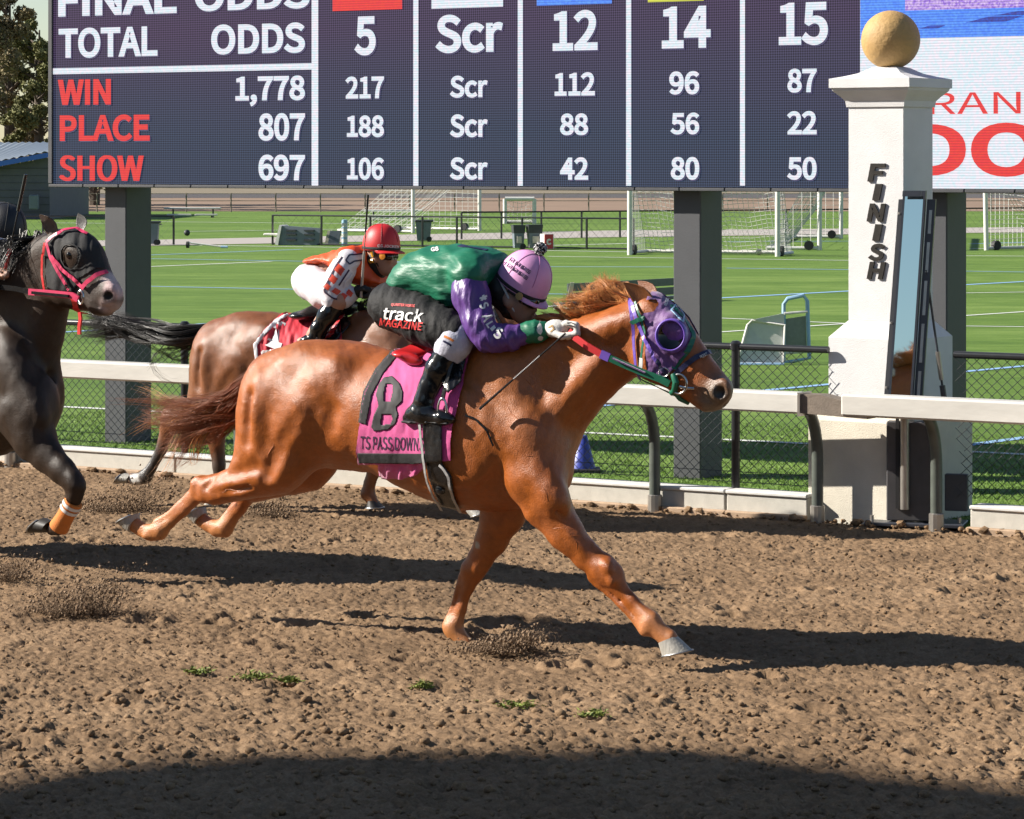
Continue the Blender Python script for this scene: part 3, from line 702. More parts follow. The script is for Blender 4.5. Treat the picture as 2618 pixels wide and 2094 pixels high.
# ------------------------------------------------------------------ finish mirror on its stand, in front of the post
MO = at(2325, 1346, 17.86); MF = Frame((MO.x, 17.86, 0), 15.0)
mir = empty('finish_mirror', MF.M, 'tall narrow mirror in a dark frame bolted before the finish post', 'mirror')
def ml_(px, py, v=0.0): return MF.loc(px, py, v)
tl, tr, bl_, br = ml_(2303, 488), ml_(2361, 488), ml_(2268, 1060), ml_(2330, 1060)
def slab(name, q, d0, d1, m, parent, back=0.0):        # q: four (x, z) corners, leaning back by `back` per metre of height
    zz = min(p[1] for p in q); vs = [(x, d0 + (z - zz) * back, z) for x, z in q] + [(x, d1 + (z - zz) * back, z) for x, z in q]
    return MB().add(vs, [(0, 1, 2, 3), (7, 6, 5, 4), (0, 4, 5, 1), (1, 5, 6, 2), (2, 6, 7, 3), (3, 7, 4, 0)]).build(name, m, parent)
q = [(bl_[0], bl_[2]), (br[0], br[2]), (tr[0], tr[2]), (tl[0], tl[2])]
BK = 0.085
slab('backing', q, 0.0, 0.045, M['dark_frame'], mir, BK)
def lerp2(p, q_, t): return (p[0] + (q_[0] - p[0]) * t, p[1] + (q_[1] - p[1]) * t)
g = [lerp2(lerp2(q[0], q[3], 0.0), lerp2(q[1], q[2], 0.0), 0.09), lerp2(q[0], q[1], 0.91), lerp2(q[3], q[2], 0.91), lerp2(q[3], q[2], 0.09)]
g[2] = lerp2(g[1], g[2], 0.975); g[3] = lerp2(g[0], g[3], 0.975)
gl = slab('mirror_glass', g, -0.004, 0.001, M['mirror'], mir, BK)
for i, (t0, t1) in enumerate(((0, 0.09), (0.91, 1.0))):
    e = [lerp2(q[0], q[1], t0), lerp2(q[0], q[1], t1), lerp2(q[3], q[2], t1), lerp2(q[3], q[2], t0)]
    slab('frame_side', e, -0.012, 0.0, M['dark_frame'], mir, BK)
slab('frame_top', [g[3], g[2], lerp2(q[3], q[2], 0.91), lerp2(q[3], q[2], 0.09)], -0.012, -0.001, M['dark_frame'], mir, BK)
# left flange and slotted channel behind on the right
fl = [(q[0][0] - 0.028, q[0][1]), (q[0][0] - 0.002, q[0][1]), (q[3][0] - 0.002, q[3][1] - 0.05), (q[3][0] - 0.030, q[3][1] - 0.05)]
slab('flange', fl, 0.02, 0.05, M['steel_grey'], mir, BK)
ch = [(q[1][0] + 0.004, q[1][1]), (q[1][0] + 0.052, q[1][1]), (q[2][0] + 0.052, q[2][1] - 0.05), (q[2][0] + 0.004, q[2][1] - 0.05)]
chn = slab('channel', ch, 0.03, 0.07, M['dark_frame'], mir, BK)
for t0, t1 in ((0.02, 0.2), (0.24, 0.42), (0.46, 0.62), (0.66, 0.80), (0.84, 0.95)):
    lo, hi = lerp2(ch[0], ch[3], t0), lerp2(ch[0], ch[3], t1)
    slab('slot', [(lo[0] + 0.016, lo[1]), (lo[0] + 0.033, lo[1]), (hi[0] + 0.033, hi[1]), (hi[0] + 0.016, hi[1])], 0.026 + BK * (lo[1] - q[0][1]), 0.032 + BK * (lo[1] - q[0][1]), M['alu'], chn, BK)
for t in (0.12, 0.42, 0.93):
    p = lerp2(fl[0], fl[3], t); MB().lathe([(0.007, 0), (0.007, 0.012), (0, 0.013)], 8, (p[0] + 0.012, 0.012 + BK * (p[1] - q[0][1]), p[1])).build('bolt', M['alu'], mir)
a = ml_(2368, 690, -0.10); b2 = ml_(2418, 1050, -0.2)
st = MB().tube([a, b2], 0.007, 8).build('strut', M['dark_frame'], mir)
c0, c1 = a + (b2 - a) * 0.58, a + (b2 - a) * 0.78
MB().tube([c0, c1], 0.014, 8).build('turnbuckle', M['alu'], st); MB().tube([c1 + (b2 - a) * .04, b2], 0.017, 8).build('turnbuckle_end', M['dark_frame'], st)
# cabinet, aluminium pole and base plate under the mirror
ca, cb = ml_(2266, 1200), ml_(2392, 1200)
MB().box((ca[0], 0.0, 0.03), (cb[0] - 0.02, 0.16, ml_(2300, 1078)[2]), 0.006).build('cabinet', M['cabinet'], mir)
cp = ml_(2315, 1200)
MB().tube([(cp[0], -0.03, 0.10), (cp[0], -0.03, 0.63)], 0.026, 14).build('pole', M['alu'], mir, smooth='auto')
MB().box((ca[0] + 0.055, -0.012, 0.10), (ca[0] + 0.075, -0.002, 0.62)).build('cabinet_slot', M['rubber'], mir)
cq = ml_(2415, 1260, -0.1); MB().box((cq[0], 0.10, ml_(2415, 1306, -.1)[2]), (cq[0] + 0.13, 0.16, ml_(2415, 1212, -.1)[2]), 0.004).build('meter_box', M['steel_grey'], mir)
bpl = MB().box((ca[0] - 0.12, -0.05, 0.0), (cb[0] + 0.16, 0.22, 0.022), 0.004).build('base_plate', M['dark_frame'], mir)
for x in (ca[0] - 0.09, cb[0] + 0.13): MB().lathe([(0.012, 0.0), (0.012, 0.03), (0, 0.032)], 8, (x, 0.05, 0.022)).build('bolt', M['alu'], bpl)

# ------------------------------------------------------------------ things out on the field
def bin_(name, px, py, w, h, label, body='bin_grey', lid='bin_dark', open_=False, turn=0.0, group=None):
    p = gnd(px, py); k = p.y / F; w *= k; h *= k
    e = empty(name, Matrix.Translation(p) @ Matrix.Rotation(turn, 4, 'Z'), label, 'trash bin', group)
    m = MB(); a, b2 = w * 0.38, w * 0.48
    vs = [(-a, -a, h * .06), (a, -a, h * .06), (a, a, h * .06), (-a, a, h * .06), (-b2, -b2, h * .9), (b2, -b2, h * .9), (b2, b2, h * .9), (-b2, b2, h * .9)]
    m.add(vs, [(3, 2, 1, 0), (0, 1, 5, 4), (1, 2, 6, 5), (2, 3, 7, 6), (3, 0, 4, 7), (4, 5, 6, 7)]).build('body', M[body], e)
    if open_:
        m = MB(); c = w * 0.53; m.add([(-b2, -b2, h * .66), (b2, -b2, h * .66), (b2, b2, h * .66), (-b2, b2, h * .66), (-c, -c, h), (c, -c, h), (c, c, h), (-c, c, h)],
              [(0, 1, 5, 4), (1, 2, 6, 5), (2, 3, 7, 6), (3, 0, 4, 7), (4, 5, 6, 7)]).build('liner', M[lid], e)
        MB().box((-a * .6, -b2 - .02, h * .25), (a * .6, -b2 + .01, h * .55), 0.01).build('front_panel', M['alu'], e)
    else:
        MB().box((-b2 * 1.1, -b2 * 1.12, h * .9), (b2 * 1.25, b2 * 1.12, h), h * 0.03).build('lid', M[lid], e)
        MB().tube([(b2 * 1.3, -b2, h * .86), (b2 * 1.3, b2, h * .86)], h * .025, 6).build('handle', M[lid], e)
    for s in (-1, 1): MB().tube([(w * .34, s * w * .42, h * .12), (w * .34, s * w * .34, h * .12)], h * .12, 14).build('wheel', M['rubber'], e)
bin_('wheeled_bin', 390, 627, 34, 62, 'dark grey wheeled bin beside the leftmost board pillar on the path', group='bins by the path')
bin_('wheeled_bin', 1083, 618, 42, 56, 'dark grey wheeled bin on the path behind the red helmet', group='bins by the path')
bin_('open_bin', 1325, 637, 30, 62, 'grey open-topped bin behind the pink helmet, left of its twin', open_=True, turn=0.2, group='open bins by the field fence')
bin_('open_bin', 1366, 637, 36, 63, 'grey open-topped bin between its twin and the red box', open_=True, turn=0.2, group='open bins by the field fence')
p = gnd(1398, 638); k = p.y / F
e = empty('supply_box', Matrix.Translation(p) @ Matrix.Rotation(0.5, 4, 'Z'), 'small red and white box standing beside the open bins', 'box')
MB().box((-14 * k, -12 * k, 0), (14 * k, 12 * k, 40 * k), 0.01).build('body', M['white_paint'], e)
MB().box((-13 * k, -12 * k - .01, .02), (11 * k, -12 * k + .004, 39 * k)).build('front_panel', M['red'], e)
V, Fs, _ = text_arrays('C', 0.03)
MB().add([((x - 0.6) * 14 * k, -12 * k - .014, (12 + y * 16) * k) for x, y in V], Fs).build('lettering', M['white_paint'], e)

def bar_fence(name, label, posts, rails, base, r=0.03):
    """posts: px list, base(px) -> py of the foot; rails: heights in metres"""
    e = empty(name, (0, 0, 0), label, 'fence', 'dark field fences beside the path')
    P = [gnd(x, base(x)) for x in posts]; h = max(rails)
    for p in P: MB().tube([p, p + Vector((0, 0, h))], r, 6).build('post', M['black_pipe'], e)
    for z in rails:
        MB().tube([P[0] + Vector((0, 0, z)), P[-1] + Vector((0, 0, z))], r * 0.75, 6).build('rail', M['black_pipe'], e)
    n = (P[-1] - P[0]); L_ = n.length; n.normalize(); m = MB(); step = 0.22; k = 0
    while k * step < L_:
        q0 = P[0] + n * (k * step)
        for s in (-1, 1):
            q1 = P[0] + n * min(max(k * step + s * h, 0), L_); zz = abs((q1 - q0).length)
            if zz > .05: m.tube([q0, q1 + Vector((0, 0, zz))], 0.0022, 3, caps=False)
        k += 1
    m.build('wire_mesh', M['wire'], e)
bar_fence('field_fence', 'low dark fence from behind the red helmet to the soccer goal', [697, 822, 947, 1080, 1168, 1335, 1500, 1620], [0.72, 0.03], lambda x: 626 + (x - 697) * 0.0145)
bar_fence('field_fence', 'low dark fence on the far side of the path', [1180, 1282, 1384, 1487, 1585, 1800, 2010, 2220, 2430, 2640], [0.70], lambda x: 612 - (x - 1180) * 0.012)
bar_fence('field_fence', 'low dark fence behind the leftmost board pillar', [-120, 110, 280, 444], [0.70], lambda x: 626)

def goal(name, label, a, b, hgt, depth, slant=0.0, wheels=True, r=0.055, cell=0.16, group='soccer goals on the field'):
    """two front posts at pixel feet a and b, net behind"""
    p, q = gnd(*a), gnd(*b); d = q - p; w = d.length; d.normalize(); n = Vector((-d.y, d.x, 0))
    if n.y < 0: n = -n
    ang = math.atan2(d.y, d.x); e = empty(name, Matrix.Translation(p) @ Matrix.Rotation(ang, 4, 'Z'), label, 'soccer goal', group)
    wp = M['white_paint']
    for x in (0, w): MB().tube([(x, 0, 0), (x + slant, 0, hgt)], r, 10).build('goal_post', wp, e, smooth='auto')
    MB().tube([(slant, 0, hgt), (w + slant, 0, hgt)], r, 10).build('crossbar', wp, e, smooth='auto')
    for x in (0, w):
        MB().tube([(x, 0, 0.05), (x, depth, 0.05)], r * .7, 8).build('ground_bar', wp, e)
        if wheels: MB().tube([(x - .06, depth * .2, .11), (x + .06, depth * .2, .11)], .11, 12).build('wheel', M['rubber'], e)
    MB().tube([(0, depth, .05), (w, depth, .05)], r * .7, 8).build('back_bar', wp, e)
    m = MB(); L_ = math.hypot(depth, hgt); nn = int(L_ / cell); mm = int(w / cell)
    def net(x, t):
        s = t; y = depth * s + 0.25 * math.sin(math.pi * s) * math.sin(math.pi * x / w) * -1; return (x + slant * (1 - s), y, hgt * (1 - s) ** 1.0 + 0.02 - 0.10 * math.sin(math.pi * s) * math.sin(math.pi * x / w) + 0.03 * math.sin(7 * x + 9 * s))
    for i in range(mm + 1): m.tube([net(w * i / mm, t) for t in np.linspace(0, 1, 9)], 0.006, 3, caps=False)
    for j in range(1, nn): m.tube([net(w * t, j / nn) for t in np.linspace(0, 1, 9)], 0.006, 3, caps=False)
    for x in (0, w):
        for j in range(1, nn):
            t = j / nn; m.tube([(x, 0, hgt * (1 - t)), net(x, t)], 0.006, 3, caps=False)
        for j in range(1, int(depth / cell)):
            y = j * cell; m.tube([(x, y, 0.05), (x, y, hgt * (1 - y / depth))], 0.006, 3, caps=False)
    m.build('net', M['net'], e)
goal('soccer_goal', 'large white soccer goal with sagging net behind the middle board pillar', (1610, 652), (1988, 656), 2.25, 1.3, cell=0.11)
goal('soccer_goal', 'white soccer goal with net behind the red helmet', (1056, 596), (1226, 590), 1.9, 2.6, wheels=True, cell=0.2)
goal('soccer_goal', 'small white soccer goal between the open bins and the far track', (1291, 572), (1366, 572), 0.80, 0.7, wheels=False, r=0.07, cell=0.13)
goal('soccer_goal', 'white wheeled soccer goal at the right edge beyond the finish post', (2522, 640), (2760, 648), 2.2, 1.5, slant=-0.06, cell=0.14)
goal('soccer_goal', 'white soccer goal standing just left of the finish post shaft', (2095, 640), (2150, 610), 2.1, 1.2, slant=0.18, cell=0.2)

def bleacher(px, py, w, label):
    p = gnd(px, py); k = p.y / F; e = empty('bleacher_bench', p, label, 'bench', 'white benches on the far field'); w *= k
    h = (py - 533 - (py - 556)) * k
    MB().box((0, 0, 0.30), (w, 0.3, 0.36), 0.015).build('table_top', M['white_paint'], e)
    MB().box((w * .08, -0.45, 0.07), (w * .5, -0.22, 0.13), 0.01).build('seat', M['white_paint'], e)
    MB().box((w * .57, -0.45, 0.07), (w * .96, -0.22, 0.13), 0.01).build('seat', M['white_paint'], e)
    for x in (w * .15, w * .85): MB().box((x, -0.4, 0), (x + .05, 0.25, 0.07)).build('leg', M['bin_dark'], e); MB().box((x, .1, .07), (x + .05, .16, .3)).build('leg', M['bin_dark'], e)
bleacher(418, 556, 146, 'low white bench table on the far grass right of the leftmost pillar')
bleacher(930, 563, 150, 'low white bench table on the far grass behind the red helmet')

def at_gnd(name, px, py, label, cat, turn=0.0, group=None):
    p = gnd(px, py); return empty(name, Matrix.Translation(p) @ Matrix.Rotation(turn, 4, 'Z'), label, cat, group), p.y / F
e, k = at_gnd('overturned_table', 712, 627, 'grey plastic table lying on its side beside the path', 'table', -0.25)
MB().prism([(0, 0), (108 * k, -2 * k), (112 * k, 44 * k), (10 * k, 50 * k)], 0, 0.12).build('table_top', M['bin_grey'], e)
for x in (22, 70):
    for z in (12, 26, 36): MB().box((x * k, -0.05, z * k), ((x + 26) * k, 0.0, (z + 4) * k)).build('rib', M['bin_dark'], e)
MB().prism([(-8 * k, 2 * k), (0, 0), (10 * k, 50 * k), (4 * k, 52 * k)], -0.05, 0.5).build('table_edge', M['white_paint'], e)
MB().box((-45 * k, 0.1, 24 * k), (4 * k, 0.35, 30 * k), 0.02).build('bench_seat', M['white_paint'], e)
e, k = at_gnd('leaning_panel', 832, 627, 'small dark panel leaning next to the overturned table', 'panel', -0.2)
MB().prism([(6 * k, 0), (34 * k, 0), (40 * k, 37 * k), (12 * k, 37 * k)], 0, 0.08).build('face', M['bin_grey'], e)
MB().prism([(-3 * k, 0), (5.8 * k, 0), (11.8 * k, 37 * k), (5 * k, 37 * k)], 0.01, 0.3).build('edge', M['cream'], e)
e, k = at_gnd('striped_pole', 881, 628, 'short blue pole with white spots beside the overturned table', 'pole')
MB().lathe([(7.5 * k, 0), (7.5 * k, 66 * k), (0, 67 * k)], 16).build('shaft', M['lightblue'], e, smooth='auto')
for z in (8, 22, 35, 48): MB().lathe([(7.8 * k, z * k), (7.8 * k, (z + 9) * k)], 16).build('white_spot', M['white_paint'], e, smooth=True)
e, k = at_gnd('flag_pole', 480, 634, 'fallen white pole with a dark round foot on the turf', 'pole', -0.12)
MB().tube([(0, 0, 14 * k), (100 * k, 0, 2 * k)], 2.2 * k, 8).build('shaft', M['white_paint'], e)
MB().tube([(-3 * k, 0, 8 * k), (3 * k, 0, 8 * k)], 9 * k, 14).build('foot', M['rubber'], e)
MB().tube([(86 * k, 0, 3 * k), (104 * k, 0, 2.5 * k)], 3.2 * k, 8).build('tip', M['lightblue'], e)
def ball(px, py, rpx, m, label):
    p = gnd(px, py); r = rpx * p.y / F; e = empty('ball', p, label, 'ball')
    MB().lathe([(r * math.sin(math.pi * i / 12) + 1e-4, r - r * math.cos(math.pi * i / 12)) for i in range(13)], 18).build('ball_skin', m, e, smooth=True)
    for j in range(5):
        a = j * 1.257 + .3; MB().lathe([(r * .28, 0), (0.001, r * .05)], 5, (r * .8 * math.cos(a), r * .8 * math.sin(a), r * 1.5)).build('panel', M['bin_dark'], e)
ball(478, 603, 8, M['bin_dark'], 'dark ball resting on the far turf beyond the path')
ball(1940, 652, 8, M['cream'], 'pale ball lying at the mouth of the large soccer goal')

# long dark bench lying on the turf
A = at(1453, 786, 0); pA, pB = gnd(1455, 792), gnd(1790, 770)
e = empty('turf_bench', pA, 'long dark green bench on the turf behind the horse mane', 'bench'); k = pA.y / F; d = pB - pA
def plank(name, off, z0, z1, th, m):
    n = Vector((-d.y, d.x, 0)).normalized() * th; o0 = Vector((0, off, 0))
    b0 = [o0, o0 + d, o0 + d + n, o0 + n]; MB().add([(p.x, p.y, z0) for p in b0] + [(p.x, p.y, z1) for p in b0], [(0, 1, 2, 3), (7, 6, 5, 4), (0, 4, 5, 1), (1, 5, 6, 2), (2, 6, 7, 3), (3, 7, 4, 0)]).build(name, m, e)
plank('backrest', 0.30, 20 * k, 40 * k, 0.03, M['bench_dark']); plank('backrest', 0.34, 44 * k, 64 * k, 0.03, M['bench_dark']); plank('seat', 0.0, 10 * k, 16 * k, 0.28, M['bench_dark'])
MB().prism([(-8 * k, 0), (4 * k, 0), (14 * k, 68 * k), (4 * k, 68 * k)], 0.24, 0.30).build('end_frame', M['cream'], e)
MB().box((-40 * k, -0.3, 2 * k), (40 * k, -0.15, 8 * k), 0.01).build('foot_board', M['cream'], e)

# two folded pop-up goals
e, k = at_gnd('folded_goal', 1885, 932, 'pale folded pop-up goal with light blue frame left of the finish post', 'goal frame')
Rk = 0.014
def framed(name, pts, m, par, r=Rk):
    return MB().tube(pts + [pts[0]], r, 8).build(name, m, par, smooth='auto')
pnl = [(0, 0, 0.02), (118 * k, 0, 0), (122 * k, 0.05, 100 * k), (40 * k, 0.1, 112 * k), (28 * k, 0.1, 100 * k)]
MB().add(pnl + [(x, y + .012, z) for x, y, z in pnl], [(0, 1, 2, 3, 4), (9, 8, 7, 6, 5)] + [(i, i + 5, (i + 1) % 5 + 5, (i + 1) % 5) for i in range(5)]).build('mesh_panel', M['pale_mesh'], e)
framed('frame', [Vector(p) + Vector((0, -.012, 0)) for p in pnl], M['white_paint'], e); MB().tube([(0, -.03, .0), (118 * k, -.03, 0)], .02, 8).build('foot_bar', M['lightblue'], e)
MB().prism([(40 * k, 114 * k), (120 * k, 130 * k), (122 * k, 102 * k)], 0.06, 0.072).build('top_mesh', M['pale_mesh'], e)
e, k = at_gnd('folded_goal', 2003, 928, 'light blue upright pop-up goal frame with dark mesh left of the finish post', 'goal frame')
fr = [(0, 0, 0), (66 * k, 0, 12 * k), (62 * k, 0.05, 158 * k), (52 * k, .05, 172 * k), (12 * k, .05, 164 * k), (2 * k, .05, 150 * k)]
framed('frame', [Vector(p) for p in fr], M['lightblue'], e, 0.022)
M['grey_mesh'] = mat('grey_mesh', (0.28, 0.30, 0.27), 0.8, 0.1, 30)
pm = [(6 * k, .02, 30 * k), (60 * k, .02, 36 * k), (58 * k, .05, 120 * k), (6 * k, .05, 112 * k)]
MB().add(pm + [(x, y + .01, z) for x, y, z in pm], [(0, 1, 2, 3), (7, 6, 5, 4)] + [(i, i + 4, (i + 1) % 4 + 4, (i + 1) % 4) for i in range(4)]).build('mesh_panel', M['grey_mesh'], e)
for z in (24, 126): MB().tube([(2 * k, .01, z * k), (62 * k, .02, (z + 5) * k)], .014, 8).build('cross_bar', M['white_paint'], e)

e, k = at_gnd('traffic_cone', 1490, 1206, 'blue traffic cone with black foot on the turf behind the fence', 'traffic cone')
MB().lathe([(0.088, 0.02), (0.03, 0.24), (0.024, 0.245), (0.0, 0.245)], 24).build('cone', M['cone_blue'], e, smooth='auto')
MB().box((-0.12, -0.10, 0.0), (0.12, 0.10, 0.026), 0.008).build('foot', M['rubber'], e)

# far rail, far fence posts, white gate post
e = empty('far_rail', (0, 165, 0), 'white running rail along the far side of the distant track', 'rail')
MB().box((-60, 0, 0.02), (60, 0.15, 0.26)).build('rail_beam', M['white_paint'], e)
for x in np.arange(-58, 60, 4.0): MB().box((x, .02, -0.05), (x + .08, .12, 0.03)).build('post', M['white_paint'], e)
e = empty('infield_rail', (0, 122.5, 0), 'thin dark fence before the distant brown track', 'fence')
for z in (0.72, 0.44): MB().tube([(-40, 0, z), (45, 0, z)], 0.016, 6).build('rail', M['rail_cut'], e)
for x in np.arange(-39, 45, 1.75): MB().tube([(x, 0, 0), (x, 0, 0.74)], 0.03, 6).build('post', M['rail_cut'], e)
e, k = at_gnd('gate_post', 209, 544, 'thick white post left of the leftmost board pillar', 'post')
MB().lathe([(7 * k, 0), (7 * k, 62 * k), (5 * k, 64 * k), (0, 64 * k)], 16).build('shaft', M['white_paint'], e, smooth='auto'); MB().lathe([(10 * k, 0), (10 * k, 2 * k), (7 * k, 3 * k)], 16).build('foot', M['concrete'], e)

# building and trees at the upper left
Yb = 108.0
def bx(px, py, Y=Yb): p = at(px, py, Y); return (p.x, p.z)
bld = empty('field_house', (0, Yb, 0), 'dark grey building with blue-edged metal roof at the left edge', 'building')
x0, _ = bx(-420, 500); x1, _ = bx(127, 500); za, zb_ = bx(-420, 508)[1], bx(127, 402)[1]
MB().prism([(x0, -.1), (x1, -.1), (x1, zb_), (x0, za)], 0, 10).build('wall', M['slate_wall'], bld)
for z in np.arange(0.25, 2.0, 0.25): MB().box((x0, -0.02, z), (x1, 0.01, z + .012)).build('siding_joint', M['bin_dark'], bld)
MB().prism([(x0 - .3, za), (x1 + .15, zb_ + .02), (x1 + .15, zb_ + .19), (x0 - .3, za + .17)], -0.5, -0.4).build('fascia', M['fascia_blue'], bld)
rf_ = MB(); xr = np.linspace(x0 - .3, x1 + .15, 60); dz = (zb_ - za) / (x1 - x0)
vs = []; 
for i, x in enumerate(xr):
    zz = za + .18 + dz * (x - x0); bmp = 0.05 * (i % 2)
    vs += [(x, -0.5, zz + bmp), (x, 10.0, zz * 0.0 + bx(0, 364, Yb + 10)[1] + bmp + dz * (x - x1) * .05)]
rf_.add(vs, [(2 * i, 2 * i + 2, 2 * i + 3, 2 * i + 1) for i in range(len(xr) - 1)]).build('roof', M['roof_metal'], bld)
bb = bx(92, 545); MB().box((bb[0] - .16, -.6, 0.35), (bb[0] + .16, -.3, .85), .03).build('wall_box', M['bin_grey'], bld)

def leaf_mat(name, a, b):
    return mat(name, a, 0.7, 0.0, 0.6, col2=b, spec=0.2)
M['leaf_brown'] = leaf_mat('leaf_brown', (0.13, 0.10, 0.052), (0.29, 0.24, 0.12)); M['leaf_green'] = leaf_mat('leaf_green', (0.11, 0.11, 0.04), (0.25, 0.25, 0.10))
def tree(px, Y, hgt, rad, m, label, n=9000, seed=1):
    rg = np.random.default_rng(seed); p = Vector(((px - CX) * Y / F, Y, 0)); e = empty('tree', p, label, 'tree', 'trees behind the field house')
    t = MB(); t.tube([(0, 0, -.2), (.1, 0, hgt * .3), (0, .1, hgt * .65), (.1, 0, hgt * .95)], [hgt * .035, hgt * .028, hgt * .016, hgt * .004], 8)
    cl = []
    for i in range(46):
        z = hgt * (0.14 + 0.84 * rg.random()); rr = rad * math.sqrt(max(0.06, 1 - ((z / hgt - .5) / .58) ** 2)); a = rg.uniform(0, 6.28); q = rr * rg.uniform(.35, 1.0)
        c = (q * math.cos(a), q * math.sin(a), z); cl.append((c, rad * rg.uniform(.16, .34))); t.tube([(0, 0, max(.3, z - rr * .35)), c], [hgt * .008, hgt * .002], 5, caps=False)
    t.build('trunk', M['bark'], e)
    P = []
    for i in range(n):
        c, r = cl[i % len(cl)]; d = rg.normal(0, 1, 3); d /= np.linalg.norm(d); P.append(np.array(c) + d * r * rg.random() ** .5 * np.array((1, 1, .75)))
    P = np.array(P); s = rg.uniform(.05, .13, n)[:, None]; a = rg.normal(0, 1, (n, 3)); a /= np.linalg.norm(a, axis=1)[:, None]; b2 = np.cross(a, rg.normal(0, 1, (n, 3))); b2 /= np.linalg.norm(b2, axis=1)[:, None]
    V = np.stack([P - a * s, P + b2 * s * .5, P + a * s, P - b2 * s * .5], 1).reshape(-1, 3)
    np_mesh('crown', V, np.arange(4 * n).reshape(-1, 4), m, e, None, False)
tree(-60, 128, 10.0, 2.4, M['leaf_brown'], 'brownish tree at the left edge behind the field house', 22000, 3)
tree(95, 134, 8.0, 1.7, M['leaf_green'], 'olive green tree touching the left edge of the tote board', 20000, 5)
tree(20, 142, 9.6, 2.3, M['leaf_brown'], 'dry brown tree behind the other two above the roof', 18000, 8)
tree(240, 140, 7.5, 2.2, M['leaf_green'], 'olive tree hidden behind the left part of the tote board', 5000, 9)

# unseen grandstand up-sun of the frame, its end shaped to shade the near track
ga, gb = Vector((math.cos(SUN_AZ), -math.sin(SUN_AZ), 0)), Vector((math.sin(SUN_AZ), math.cos(SUN_AZ), 0))
def ab(px, py): p = gnd(px, py); return p.dot(ga), p.dot(gb)
edge = [ab(*q) for q in ((-500, 2110), (0, 2041), (243, 1992), (420, 1972), (583, 1946), (700, 1960), (860, 1928), (972, 1940), (1110, 1950), (1215, 1932), (1320, 1954), (1440, 1926), (1518, 1938), (1650, 1944), (1760, 1912), (1883, 1907), (2000, 1930), (2187, 1956), (2618, 2016), (3100, 2060))]
A0 = -31.0; TE = math.tan(SUN_EL)
prof_ = [(b_, (a_ - A0) * TE) for a_, b_ in edge]  # wall outline follows the shade edge wanted on the track
M['sky_block_seats'] = mat('sky_block_seats', (0.14, 0.12, 0.13), 0.8, 0.2, 3)
GM = Matrix.Translation(ga * A0) @ Matrix.Rotation(math.atan2(gb.y, gb.x), 4, 'Z')
gs = empty('grandstand', GM, 'unseen grandstand left of the frame, its end shaped to shade the near track', 'grandstand')
e0 = prof_[0][0] - 0.4
for k in range(3):                                      # unseen tiers behind the photographer, added to cut sky fill, parallel to the track
    o_ = Vector((6.0, -9.0 - 1.7 * k, 0)); t0 = Matrix.Translation(o_) @ Matrix.Rotation(-RF.a, 4, 'Z')
    MB().box((-26, -1.1, 0), (30, 1.1, 1.0 + 0.8 * k), 0.02).build('sky_block_tier', M['sky_block_seats'], gs, GM.inverted() @ t0)
MB().prism([(-30, 0), (e0, 0), (e0, prof_[0][1])] + prof_ + [(prof_[-1][0] - 0.5, prof_[-1][1] + 1.2), (-30, prof_[-1][1] + 2.0)], 0, 0.35).build('shade_wall', M['plaster'], gs)
# ------------------------------------------------------------------ horses
def coat_mat(name, rough=0.43, var=0.16):
    m = mat(name, (0.2, 0.1, 0.05), rough, var, 11.0, 0.34, 300.0, attr='Col', spec=0.5, rvar=0.15, stretch=(1, 1, 0.45))
    b = m.node_tree.nodes['Principled BSDF']; b.inputs['Coat Weight'].default_value = 0.10; b.inputs['Coat Roughness'].default_value = 0.42
    nt = m.node_tree; lk = b.inputs['Base Color'].links[0].from_socket; n = nt.nodes.new('ShaderNodeTexNoise'); n.inputs['Scale'].default_value = 48; n.inputs['Detail'].default_value = 8; n.inputs['Roughness'].default_value = .7
    tc = nt.nodes.new('ShaderNodeTexCoord'); nt.links.new(tc.outputs['Object'], n.inputs['Vector'])
    r = nt.nodes.new('ShaderNodeMapRange'); nt.links.new(n.outputs['Fac'], r.inputs[0]); r.inputs[1].default_value = .3; r.inputs[2].default_value = .7; r.inputs[3].default_value = .80; r.inputs[4].default_value = 1.18
    v = nt.nodes.new('ShaderNodeVectorMath'); v.operation = 'SCALE'; nt.links.new(lk, v.inputs[0]); nt.links.new(r.outputs[0], v.inputs['Scale']); nt.links.new(v.outputs[0], b.inputs['Base Color']); return m
M['coat'] = coat_mat('coat'); M['coat_dark'] = coat_mat('coat_dark', 0.44); M['coat_black'] = coat_mat('coat_black', 0.46); M['coat_black'].node_tree.nodes['Principled BSDF'].inputs['Specular IOR Level'].default_value = 0.26; M['coat_black'].node_tree.nodes['Principled BSDF'].inputs['Coat Weight'].default_value = 0.03
M['hoof_pale'] = mat('hoof_pale', (0.36, 0.34, 0.30), 0.5, 0.3, 60, 0.3, 120, stretch=(1, 1, .2)); M['hoof_dark'] = mat('hoof_dark', (0.035, 0.032, 0.03), 0.5, 0.3, 30)
M['hair_red'] = mat('hair_red', (0.29, 0.088, 0.03), 0.42, 0.35, 30, spec=0.4); M['hair_mane'] = mat('hair_mane', (0.76, 0.33, 0.105), 0.42, 0.3, 30, spec=0.4)
M['hair_black'] = mat('hair_black', (0.012, 0.010, 0.009), 0.38, 0.3, 30, spec=0.5)
M['shoe'] = mat('shoe', (0.42, 0.42, 0.42), 0.35, 0.2, 40, metal=0.9)
M['eye'] = mat('eye', (0.006, 0.004, 0.003), 0.08)

